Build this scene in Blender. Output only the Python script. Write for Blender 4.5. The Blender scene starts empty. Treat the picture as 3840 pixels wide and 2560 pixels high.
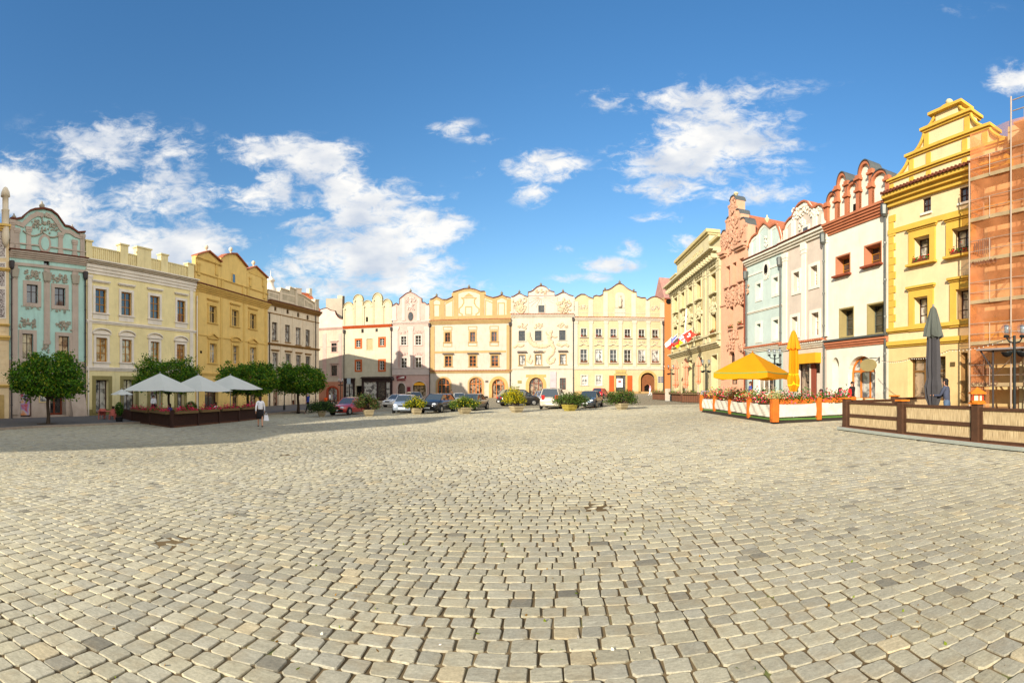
import bpy, math, random
import numpy as np
from math import sin, cos, tan, pi, radians, atan2, sqrt
from mathutils import Vector, geometry
random.seed(7); RNG = np.random.default_rng(5)
S = bpy.context.scene; COL = S.collection

# ---------------- camera, light, exposure ----------------
FC, HZ = 2000.0, 1460.0            # cylinder focal length and horizon row of the 3840x2560 panorama
SUN_AZ, SUN_EL = radians(35), radians(21)   # light travels towards this azimuth (from +Y to +X), sun is behind left
cd = bpy.data.cameras.new('camera'); cam = bpy.data.objects.new('camera', cd); COL.objects.link(cam)
cd.type = 'PANO'; cd.panorama_type = 'CENTRAL_CYLINDRICAL'
cd.central_cylindrical_radius = 1.0
cd.central_cylindrical_range_u_min = -1920/FC; cd.central_cylindrical_range_u_max = 1920/FC
cd.central_cylindrical_range_v_min = -(2560-HZ)/FC; cd.central_cylindrical_range_v_max = HZ/FC
cd.clip_end = 5000; cd.clip_start = 0.05
cam.location = (0, 0, 0); cam.rotation_euler = (radians(90), 0, 0)
S.camera = cam
S.view_settings.view_transform = 'Standard'; S.view_settings.look = 'None'
S.view_settings.exposure = 1.43; S.view_settings.gamma = 1
S.cycles.max_bounces = 6; S.cycles.diffuse_bounces = 3; S.cycles.glossy_bounces = 3
S.cycles.transparent_max_bounces = 12; S.cycles.sample_clamp_indirect = 6
S.cycles.use_denoising = True

sl = bpy.data.lights.new('sun', 'SUN'); sl.energy = 3.0; sl.angle = radians(0.5); sl.color = (1, .91, .77)
so = bpy.data.objects.new('sun', sl); COL.objects.link(so)
ld = Vector((sin(SUN_AZ)*cos(SUN_EL), cos(SUN_AZ)*cos(SUN_EL), -sin(SUN_EL)))
so.rotation_euler = ld.to_track_quat('-Z', 'Y').to_euler(); so.location = (-40, -60, 50)

W = bpy.data.worlds.new('World'); S.world = W; W.use_nodes = True
nt = W.node_tree; nt.nodes.clear()
def NN(t, **k):
    n = nt.nodes.new(t)
    for a, b in k.items(): setattr(n, a, b)
    return n
def lk(a, b): nt.links.new(a, b)
def mth(op, a, b=None, c=None, clamp=False):
    n = NN('ShaderNodeMath', operation=op, use_clamp=clamp)
    for i, v in enumerate((a, b, c)):
        if v is None: continue
        if isinstance(v, (int, float)): n.inputs[i].default_value = v
        else: lk(v, n.inputs[i])
    return n.outputs[0]
out = NN('ShaderNodeOutputWorld'); bg = NN('ShaderNodeBackground'); lk(bg.outputs[0], out.inputs[0])
sky = NN('ShaderNodeTexSky', sky_type='NISHITA', sun_disc=False)
sky.sun_elevation = SUN_EL; sky.sun_rotation = SUN_AZ + pi
sky.air_density = 1.2; sky.dust_density = 0.6; sky.ozone_density = 2.5; sky.altitude = 200
geo = NN('ShaderNodeNewGeometry'); tc = NN('ShaderNodeTexCoord'); sp = NN('ShaderNodeSeparateXYZ'); lk(tc.outputs['Generated'], sp.inputs[0])
X, Y, Z = sp.outputs
hyp = mth('SQRT', mth('ADD', mth('MULTIPLY', X, X), mth('MULTIPLY', Y, Y)))
U = mth('ARCTAN2', X, Y)                       # azimuth, radians
V = mth('DIVIDE', Z, mth('MAXIMUM', hyp, .05)) # tangent of the elevation
cxyz = NN('ShaderNodeCombineXYZ'); lk(U, cxyz.inputs[0]); lk(V, cxyz.inputs[1])
# cloud banks: azimuth / elevation centre (photo pixels converted), radii, strength
CL = [(60,690,330,120,1.0),(270,800,260,90,.75),(420,560,300,110,.62),(640,620,190,110,.7),(560,740,330,90,.7),(460,930,330,110,1.0),(720,900,220,90,.85),(1050,690,90,110,.75),
 (1040,580,250,62,.95),(1215,610,130,70,1.15),(1295,710,100,110,1.2),(1340,800,110,70,1.1),(1000,740,230,62,.7),(1430,770,150,100,1.05),(1560,850,170,110,1.1),(1330,960,300,110,1.05),(1170,860,110,70,.8),(1500,1000,200,90,.9),(1350,1070,420,55,.85),
 (1680,480,100,34,.62),(1800,520,70,26,.55),(1990,630,170,66,.95),(2010,720,80,60,.7),
 (2390,370,180,55,.72),(2600,380,220,70,.78),(2700,510,280,110,1.0),(2560,590,240,90,1.0),(2480,690,170,70,.75),(2790,620,190,80,.7),(2850,720,220,40,.6),
 (2270,995,110,26,.85),(2180,1042,110,24,.8),(2110,935,40,26,.6),(2365,930,40,30,.6),(2570,910,80,42,1.0),(2480,820,110,24,.5),(3820,300,110,60,.9),(3560,40,160,26,.2),(2700,330,400,40,.35),(150,640,300,60,.6),(900,1040,200,50,.8)]
msk = None
for (x, y, rx, ry, a) in CL:
    u0, v0 = (x-1920)/FC, (HZ-y)/FC
    m = NN('ShaderNodeVectorMath', operation='SUBTRACT'); lk(cxyz.outputs[0], m.inputs[0]); m.inputs[1].default_value = (u0, v0, 0)
    q = NN('ShaderNodeVectorMath', operation='MULTIPLY'); lk(m.outputs[0], q.inputs[0]); q.inputs[1].default_value = (FC/rx/1.45, FC/ry/1.45, 0)
    l = NN('ShaderNodeVectorMath', operation='LENGTH'); lk(q.outputs[0], l.inputs[0])
    mr = NN('ShaderNodeMapRange', interpolation_type='SMOOTHSTEP'); lk(l.outputs['Value'], mr.inputs[0])
    mr.inputs[1].default_value = 1.25; mr.inputs[2].default_value = 0.0; mr.inputs[3].default_value = 0; mr.inputs[4].default_value = a
    msk = mr.outputs[0] if msk is None else mth('MAXIMUM', msk, mr.outputs[0])
mp = NN('ShaderNodeMapping'); lk(cxyz.outputs[0], mp.inputs[0]); mp.inputs['Scale'].default_value = (1, 1.9, 1)
n1 = NN('ShaderNodeTexNoise'); lk(mp.outputs[0], n1.inputs[0]); n1.inputs['Scale'].default_value = 7; n1.inputs['Detail'].default_value = 9; n1.inputs['Roughness'].default_value = .60; n1.inputs['Distortion'].default_value = .35
n2 = NN('ShaderNodeTexNoise'); lk(mp.outputs[0], n2.inputs[0]); n2.inputs['Scale'].default_value = 26; n2.inputs['Detail'].default_value = 9; n2.inputs['Roughness'].default_value = .68; n2.inputs['Distortion'].default_value = .6
nz = mth('ADD', mth('MULTIPLY', n1.outputs[0], .6), mth('MULTIPLY', n2.outputs[0], .4))
dens = mth('ADD', mth('MULTIPLY', msk, .62), mth('MULTIPLY', mth('SUBTRACT', nz, .5), 2.5))
cm = NN('ShaderNodeMapRange', interpolation_type='SMOOTHSTEP'); lk(dens, cm.inputs[0])
cm.inputs[1].default_value = .13; cm.inputs[2].default_value = .60; cm.inputs[3].default_value = 0; cm.inputs[4].default_value = .97
cgate = mth('MULTIPLY', cm.outputs[0], mth('GREATER_THAN', V, .02))
cmask = mth('MULTIPLY', cgate, mth('MULTIPLY', msk, 3.0, clamp=True))
# soft grey undersides inside thick cloud
mp2 = NN('ShaderNodeMapping'); lk(cxyz.outputs[0], mp2.inputs[0]); mp2.inputs['Scale'].default_value = (1, 1.9, 1); mp2.inputs['Location'].default_value = (0, .05, 3)
n3 = NN('ShaderNodeTexNoise'); lk(mp2.outputs[0], n3.inputs[0]); n3.inputs['Scale'].default_value = 9; n3.inputs['Detail'].default_value = 5
gr = NN('ShaderNodeMapRange'); lk(n3.outputs[0], gr.inputs[0]); gr.inputs[1].default_value = .35; gr.inputs[2].default_value = .6
cc = NN('ShaderNodeMixRGB'); lk(gr.outputs[0], cc.inputs[0]); cc.inputs[1].default_value = (1.6, 1.75, 2.0, 1); cc.inputs[2].default_value = (2.6, 2.55, 2.45, 1)
hs = NN('ShaderNodeHueSaturation'); hs.inputs['Saturation'].default_value = 1.28; hs.inputs['Hue'].default_value = .503; hs.inputs['Value'].default_value = .45; lk(sky.outputs[0], hs.inputs['Color'])
oa = NN('ShaderNodeMapRange', interpolation_type='SMOOTHSTEP'); lk(mth('ABSOLUTE', U), oa.inputs[0]); oa.inputs[1].default_value = 1.1; oa.inputs[2].default_value = 1.5
ob = NN('ShaderNodeMapRange', interpolation_type='SMOOTHSTEP'); lk(V, ob.inputs[0]); ob.inputs[1].default_value = .85; ob.inputs[2].default_value = 1.5
oc = mth('MULTIPLY', mth('MAXIMUM', mth('MULTIPLY', oa.outputs[0], mth('SUBTRACT', 1.0, mth('MULTIPLY', ob.outputs[0], .8))), mth('MULTIPLY', ob.outputs[0], .3)), mth('GREATER_THAN', Z, 0.0))   # unseen bright cloud, added overhead and outside the frame as fill light
mx0 = NN('ShaderNodeMixRGB'); lk(cmask, mx0.inputs[0]); lk(hs.outputs[0], mx0.inputs[1]); lk(cc.outputs[0], mx0.inputs[2])
mx = NN('ShaderNodeMixRGB'); lk(mth('MULTIPLY', oc, .8), mx.inputs[0]); lk(mx0.outputs[0], mx.inputs[1]); fr = NN('ShaderNodeMapRange'); lk(mth('MULTIPLY', mth('GREATER_THAN', U, .6), mth('LESS_THAN', U, 2.6)), fr.inputs[0])
fc = NN('ShaderNodeMixRGB'); lk(fr.outputs[0], fc.inputs[0]); fc.inputs[1].default_value = (2.7, 2.8, 2.95, 1); fc.inputs[2].default_value = (6.0, 5.8, 5.4, 1)   # added unseen cloud on the right, brighter to fill the shaded left facades
lk(fc.outputs[0], mx.inputs[2])
lk(mx.outputs[0], bg.inputs[0]); bg.inputs[1].default_value = .15

# ---------------- helpers ----------------
def lin(c): return tuple(((v/255)/12.92 if v/255 <= .04045 else ((v/255+.055)/1.055)**2.4) for v in c)
MATS = {}
def mat(name, rgb, rough=.85, spec=.3, var=.10, scale=1.5, bump=.0, bscale=30, metal=0, stain=0, k=1.0, coord='Object', sub=None):
    if name in MATS: return MATS[name]
    m = bpy.data.materials.new(name); m.use_nodes = True; MATS[name] = m
    t = m.node_tree; N = t.nodes; L = t.links; b = N['Principled BSDF']
    c = [v*k for v in lin(rgb)]
    b.inputs['Roughness'].default_value = rough; b.inputs['Specular IOR Level'].default_value = spec; b.inputs['Metallic'].default_value = metal
    b.inputs['Base Color'].default_value = (*c, 1)
    if var > 0:
        tcn = N.new('ShaderNodeTexCoord'); no = N.new('ShaderNodeTexNoise'); L.new(tcn.outputs[coord], no.inputs[0])
        no.inputs['Scale'].default_value = scale; no.inputs['Detail'].default_value = 6; no.inputs['Roughness'].default_value = .65
        r = N.new('ShaderNodeMapRange'); L.new(no.outputs[0], r.inputs[0]); r.inputs[1].default_value = .3; r.inputs[2].default_value = .7
        r.inputs[3].default_value = 1-var; r.inputs[4].default_value = 1+var*.6
        v = N.new('ShaderNodeVectorMath'); v.operation = 'SCALE'; v.inputs[0].default_value = c; L.new(r.outputs[0], v.inputs['Scale'])
        col = v.outputs[0]
        if stain > 0:
            mpn = N.new('ShaderNodeMapping'); L.new(tcn.outputs[coord], mpn.inputs[0]); mpn.inputs['Scale'].default_value = (2.2, 2.2, .35)
            n2 = N.new('ShaderNodeTexNoise'); L.new(mpn.outputs[0], n2.inputs[0]); n2.inputs['Scale'].default_value = 1.1; n2.inputs['Detail'].default_value = 8; n2.inputs['Roughness'].default_value = .7
            r2 = N.new('ShaderNodeMapRange'); L.new(n2.outputs[0], r2.inputs[0]); r2.inputs[1].default_value = .52; r2.inputs[2].default_value = .72; r2.inputs[4].default_value = stain
            mxn = N.new('ShaderNodeMixRGB'); L.new(r2.outputs[0], mxn.inputs[0]); L.new(col, mxn.inputs[1]); mxn.inputs[2].default_value = (c[0]*.45, c[1]*.42, c[2]*.4, 1)
            col = mxn.outputs[0]
            sz = N.new('ShaderNodeSeparateXYZ'); L.new(tcn.outputs[coord], sz.inputs[0])      # rising damp and splashed dirt along the foot of a wall
            n5 = N.new('ShaderNodeTexNoise'); L.new(tcn.outputs[coord], n5.inputs[0]); n5.inputs['Scale'].default_value = 1.6; n5.inputs['Detail'].default_value = 6
            a5 = N.new('ShaderNodeMath'); a5.operation = 'MULTIPLY_ADD'; L.new(n5.outputs[0], a5.inputs[0]); a5.inputs[1].default_value = -2.2; L.new(sz.outputs[2], a5.inputs[2])
            r5 = N.new('ShaderNodeMapRange'); L.new(a5.outputs[0], r5.inputs[0]); r5.inputs[1].default_value = -.9; r5.inputs[2].default_value = .1; r5.inputs[3].default_value = .42; r5.inputs[4].default_value = 0
            m5 = N.new('ShaderNodeMixRGB'); L.new(r5.outputs[0], m5.inputs[0]); L.new(col, m5.inputs[1]); m5.inputs[2].default_value = (c[0]*.42, c[1]*.38, c[2]*.34, 1)
            n6 = N.new('ShaderNodeTexNoise'); L.new(tcn.outputs[coord], n6.inputs[0]); n6.inputs['Scale'].default_value = .35; n6.inputs['Detail'].default_value = 3      # repainted and faded patches
            r6 = N.new('ShaderNodeMapRange'); L.new(n6.outputs[0], r6.inputs[0]); r6.inputs[1].default_value = .47; r6.inputs[2].default_value = .53; r6.inputs[4].default_value = .10
            m6 = N.new('ShaderNodeMixRGB'); m6.blend_type = 'MULTIPLY'; L.new(r6.outputs[0], m6.inputs[0]); L.new(m5.outputs[0], m6.inputs[1]); m6.inputs[2].default_value = (.72, .70, .66, 1)
            col = m6.outputs[0]
        L.new(col, b.inputs['Base Color'])
        if bump > 0:
            n4 = N.new('ShaderNodeTexNoise'); L.new(tcn.outputs[coord], n4.inputs[0]); n4.inputs['Scale'].default_value = bscale; n4.inputs['Detail'].default_value = 4
            bp = N.new('ShaderNodeBump'); bp.inputs['Strength'].default_value = bump; bp.inputs['Distance'].default_value = .03; L.new(n4.outputs[0], bp.inputs['Height']); L.new(bp.outputs[0], b.inputs['Normal'])
    return m
def plaster(name, rgb, stain=.38, var=.11, k=.56): return mat(name, rgb, rough=.92, spec=.15, var=var, scale=.9, bump=.25, bscale=9, stain=stain, k=k)
def leafmat(name, rgb, k=.55, tr=.35):
    if name in MATS: return MATS[name]
    m = mat(name, rgb, rough=.6, spec=.25, var=.35, scale=2.5, k=k)
    t = m.node_tree; b = t.nodes['Principled BSDF']; o = t.nodes['Material Output']
    tr_ = t.nodes.new('ShaderNodeBsdfTranslucent'); tr_.inputs[0].default_value = (*[v*k*1.2 for v in lin(rgb)], 1)
    ms = t.nodes.new('ShaderNodeMixShader'); ms.inputs[0].default_value = tr
    t.links.new(b.outputs[0], ms.inputs[1]); t.links.new(tr_.outputs[0], ms.inputs[2]); t.links.new(ms.outputs[0], o.inputs[0])
    return m

class MB:
    def __init__(s): s.v = []; s.f = []; s.m = []; s.cm = 0
    def add(s, vs, fs):
        o = len(s.v); s.v += [tuple(v) for v in vs]; s.f += [tuple(i+o for i in f) for f in fs]; s.m += [s.cm]*len(fs)
        return s
    def box(s, x0, x1, y0, y1, z0, z1):
        v = [(x0,y0,z0),(x1,y0,z0),(x1,y1,z0),(x0,y1,z0),(x0,y0,z1),(x1,y0,z1),(x1,y1,z1),(x0,y1,z1)]
        return s.add(v, [(0,3,2,1),(4,5,6,7),(0,1,5,4),(1,2,6,5),(2,3,7,6),(3,0,4,7)])
    def obox(s, c, h, az=0, tilt=0):
        ca, sa = cos(az), sin(az); ct, st = cos(tilt), sin(tilt); v = []
        for dz in (-h[2], h[2]):
            for dx, dy in ((-h[0],-h[1]),(h[0],-h[1]),(h[0],h[1]),(-h[0],h[1])):
                yy, zz = dy*ct-dz*st, dy*st+dz*ct
                v.append((c[0]+dx*ca-yy*sa, c[1]+dx*sa+yy*ca, c[2]+zz))
        return s.add(v, [(0,3,2,1),(4,5,6,7),(0,1,5,4),(1,2,6,5),(2,3,7,6),(3,0,4,7)])
    def prism(s, pts, y0, y1):      # polygon in xz, extruded in y
        n = len(pts); tri = geometry.tessellate_polygon([[Vector((p[0], p[1], 0)) for p in pts]])
        v = [(p[0], y0, p[1]) for p in pts]+[(p[0], y1, p[1]) for p in pts]
        f = [tuple(t) for t in tri]+[tuple(i+n for i in reversed(t)) for t in tri]+[(i, (i+1) % n, (i+1) % n+n, i+n) for i in range(n)]
        return s.add(v, f)
    def prismz(s, pts, z0, z1):     # polygon in xy, extruded in z
        n = len(pts); tri = geometry.tessellate_polygon([[Vector((p[0], p[1], 0)) for p in pts]])
        v = [(p[0], p[1], z0) for p in pts]+[(p[0], p[1], z1) for p in pts]
        return s.add(v, [tuple(t) for t in tri]+[tuple(i+n for i in t) for t in tri]+[(i, (i+1) % n, (i+1) % n+n, i+n) for i in range(n)])
    def tube(s, p, q, r0, r1=None, n=8, cap=True):
        r1 = r0 if r1 is None else r1; p, q = Vector(p), Vector(q); d = (q-p)
        if d.length < 1e-6: return s
        d.normalize(); a = d.orthogonal().normalized(); b = d.cross(a); v = []
        for c, r in ((p, r0), (q, r1)):
            v += [c+(a*cos(2*pi*i/n)+b*sin(2*pi*i/n))*r for i in range(n)]
        f = [(i, (i+1) % n, (i+1) % n+n, i+n) for i in range(n)]
        if cap: f += [tuple(range(n-1, -1, -1)), tuple(range(n, 2*n))]
        return s.add(v, f)
    def path(s, pts, r, n=6):
        for a, b in zip(pts, pts[1:]): s.tube(a, b, r, r, n)
        return s
    def lathe(s, prof, c=(0, 0, 0), n=12, sq=False):
        v = []; 
        for r, z in prof:
            for i in range(n):
                a = 2*pi*(i+.5)/n; v.append((c[0]+r*cos(a), c[1]+r*sin(a), c[2]+z))
        f = [(k*n+i, k*n+(i+1) % n, (k+1)*n+(i+1) % n, (k+1)*n+i) for k in range(len(prof)-1) for i in range(n)]
        f += [tuple(range(n-1, -1, -1)), tuple((len(prof)-1)*n+i for i in range(n))]
        return s.add(v, f)
    def ball(s, c, r, n=10, m=7):
        r = r if isinstance(r, (tuple, list)) else (r, r, r); v = []
        for j in range(m+1):
            t = pi*j/m
            for i in range(n): v.append((c[0]+r[0]*max(sin(t), .01)*cos(2*pi*i/n), c[1]+r[1]*max(sin(t), .01)*sin(2*pi*i/n), c[2]-r[2]*cos(t)))
        return s.add(v, [(j*n+i, j*n+(i+1) % n, (j+1)*n+(i+1) % n, (j+1)*n+i) for j in range(m) for i in range(n)])
    def loft(s, rings, cap=True):
        n = len(rings[0]); v = [p for r in rings for p in r]
        f = [(k*n+i, k*n+(i+1) % n, (k+1)*n+(i+1) % n, (k+1)*n+i) for k in range(len(rings)-1) for i in range(n)]
        if cap: f += [tuple(range(n-1, -1, -1)), tuple((len(rings)-1)*n+i for i in range(n))]
        return s.add(v, f)
    def build(s, name, mats, parent=None, smooth=False, **tags):
        me = bpy.data.meshes.new(name); me.from_pydata(s.v, [], s.f); me.update()
        for m in (mats if isinstance(mats, (list, tuple)) else [mats]): me.materials.append(m)
        if any(s.m): me.polygons.foreach_set('material_index', s.m)
        if smooth: me.polygons.foreach_set('use_smooth', [True]*len(me.polygons))
        o = bpy.data.objects.new(name, me); COL.objects.link(o)
        if parent: o.parent = parent
        return o
def tag(o, label, cat, group=None, kind=None):
    if label: o['label'] = label
    if cat: o['category'] = cat
    if group: o['group'] = group
    if kind: o['kind'] = kind
    return o
def thing(name, label, cat, loc=(0, 0, 0), rz=0, group=None):
    o = bpy.data.objects.new(name, None); COL.objects.link(o); o.location = loc; o.rotation_euler = (0, 0, rz); o.empty_display_size = .3
    return tag(o, label, cat, group)
KIDS = {}
def dup(root, loc, rz, label, group=None):
    if not KIDS:
        for o in COL.objects:
            if o.parent: KIDS.setdefault(o.parent.name, []).append(o)
    def cp(o, par):
        c = o.copy(); COL.objects.link(c); c.parent = par
        for ch in KIDS.get(o.name, []): cp(ch, c)
        return c
    r = cp(root, None); r.location = loc; r.rotation_euler = (0, 0, rz); r['label'] = label
    if group: r['group'] = group
    return r
def fresh(): KIDS.clear()

def az(px): return (px-1920)/FC
def zg(x, y):
    x = np.clip(x, -60, 36); y = np.clip(y, -40, 105)
    return -1.95+.02*x+.006*y+1e-4*x*y
def gp(px, py, dz=0.0):            # point on the ground seen at a photo pixel (dz = step above the ground sheet)
    a = az(px); r = 30.0
    for _ in range(60): r = .5*r+.5*(-(zg(r*sin(a), r*cos(a))+dz)*FC/max(py-HZ, 4))
    return Vector((r*sin(a), r*cos(a), float(zg(r*sin(a), r*cos(a))+dz)))
def at(px, r, py=None):
    a = az(px); x, y = r*sin(a), r*cos(a)
    return Vector((x, y, (HZ-py)*r/FC if py is not None else float(zg(x, y))))

def leafmesh(name, pts, size, mats, parent=None, probs=None, nrm=None, asp=.62, up=.3, smooth=False):
    pts = np.asarray(pts, float); n = len(pts)
    a = RNG.normal(size=(n, 3)); a[:, 2] = a[:, 2]*(1-up); a /= np.linalg.norm(a, axis=1)[:, None]
    b = RNG.normal(size=(n, 3)); b -= (b*a).sum(1)[:, None]*a; b /= np.linalg.norm(b, axis=1)[:, None]
    s = size*RNG.uniform(.6, 1.3, n)[:, None]
    V = np.stack([pts-a*s*.5, pts+b*s*asp*.5+a*s*.05, pts+a*s*.5, pts-b*s*asp*.5+a*s*.05], 1).reshape(-1, 3)
    me = bpy.data.meshes.new(name); me.vertices.add(4*n); me.vertices.foreach_set('co', V.ravel().astype(np.float32))
    me.loops.add(4*n); me.loops.foreach_set('vertex_index', np.arange(4*n, dtype=np.int32))
    me.polygons.add(n); me.polygons.foreach_set('loop_start', np.arange(0, 4*n, 4, dtype=np.int32)); me.polygons.foreach_set('loop_total', np.full(n, 4, np.int32))
    for m in mats: me.materials.append(m)
    me.polygons.foreach_set('material_index', RNG.choice(len(mats), n, p=probs).astype(np.int32))
    me.update(); me.validate(); o = bpy.data.objects.new(name, me); COL.objects.link(o)
    if parent: o.parent = parent
    return o
# ---------------- ground: paving sheet, cobbles, pavement ----------------
def paving_mat():
    m = bpy.data.materials.new('joint_sand'); m.use_nodes = True; t = m.node_tree; N = t.nodes; L = t.links; b = N['Principled BSDF']
    g = N.new('ShaderNodeNewGeometry'); mp_ = N.new('ShaderNodeMapping'); L.new(g.outputs['Position'], mp_.inputs[0]); mp_.inputs['Rotation'].default_value = (0, 0, .08)
    ln = N.new('ShaderNodeVectorMath'); ln.operation = 'LENGTH'; L.new(g.outputs['Position'], ln.inputs[0])
    fa = N.new('ShaderNodeMapRange'); L.new(ln.outputs['Value'], fa.inputs[0]); fa.inputs[1].default_value = 44; fa.inputs[2].default_value = 48
    br = N.new('ShaderNodeTexBrick'); L.new(mp_.outputs[0], br.inputs[0]); br.inputs['Scale'].default_value = 1; br.inputs['Brick Width'].default_value = .21; br.inputs['Row Height'].default_value = .2; br.inputs['Mortar Size'].default_value = .012
    br.inputs['Color1'].default_value = (*[v*.55 for v in lin((205, 190, 158))], 1); br.inputs['Color2'].default_value = (*[v*.55 for v in lin((186, 176, 152))], 1); br.inputs['Mortar'].default_value = (.12, .1, .06, 1)
    no = N.new('ShaderNodeTexNoise'); L.new(g.outputs['Position'], no.inputs[0]); no.inputs['Scale'].default_value = 3; no.inputs['Detail'].default_value = 6
    r = N.new('ShaderNodeMapRange'); L.new(no.outputs[0], r.inputs[0]); r.inputs[1].default_value = .3; r.inputs[2].default_value = .7; r.inputs[3].default_value = .8; r.inputs[4].default_value = 1.1
    v = N.new('ShaderNodeVectorMath'); v.operation = 'SCALE'; L.new(br.outputs[0], v.inputs[0]); L.new(r.outputs[0], v.inputs['Scale'])
    n2 = N.new('ShaderNodeTexNoise'); L.new(g.outputs['Position'], n2.inputs[0]); n2.inputs['Scale'].default_value = 1.3; n2.inputs['Detail'].default_value = 7
    cr = N.new('ShaderNodeValToRGB'); L.new(n2.outputs[0], cr.inputs[0]); e = cr.color_ramp.elements
    e[0].position = .35; e[0].color = (.09, .06, .028, 1); e[1].position = .62; e[1].color = (.20, .145, .075, 1); q = e.new(.7); q.color = (.12, .15, .04, 1)
    mx = N.new('ShaderNodeMixRGB'); L.new(fa.outputs[0], mx.inputs[0]); L.new(cr.outputs[0], mx.inputs[1]); L.new(v.outputs[0], mx.inputs[2]); L.new(mx.outputs[0], b.inputs['Base Color'])
    b.inputs['Roughness'].default_value = .95; b.inputs['Specular IOR Level'].default_value = .1
    return m
def ax(lim, fine, stepf, stepc):
    a = list(np.arange(-fine, fine+.01, stepf)); b = fine
    while b < lim: b *= 1.35; a += [b, -b]
    return sorted(a)
gx, gy = ax(1600, 70, 2.5, 0), ax(1600, 110, 2.5, 0)
g = MB(); nx_ = len(gx)
for y in gy:
    for x in gx: g.v.append((x, y, float(zg(x, y))-.014))
for j in range(len(gy)-1):
    for i in range(nx_-1): g.f.append((j*nx_+i, j*nx_+i+1, (j+1)*nx_+i+1, (j+1)*nx_+i)); g.m.append(0)
tag(g.build('ground', paving_mat(), smooth=True), None, None, kind='structure')

# kerb line of the left pavement, in plan
KP = [(0,1612),(143,1603),(300,1597),(493,1589),(760,1575),(1003,1556),(1091,1546),(1190,1537)]
kp = [gp(*p) for p in KP]; d0 = (kp[0]-kp[2]).normalized()
kp = [kp[0]+d0*30, kp[0]+d0*12]+kp
kaz = [atan2(p.x, p.y) for p in kp]; kr = [sqrt(p.x**2+p.y**2) for p in kp]
def kerb_r(a): return np.interp(a, kaz, kr, right=1e9)

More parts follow.
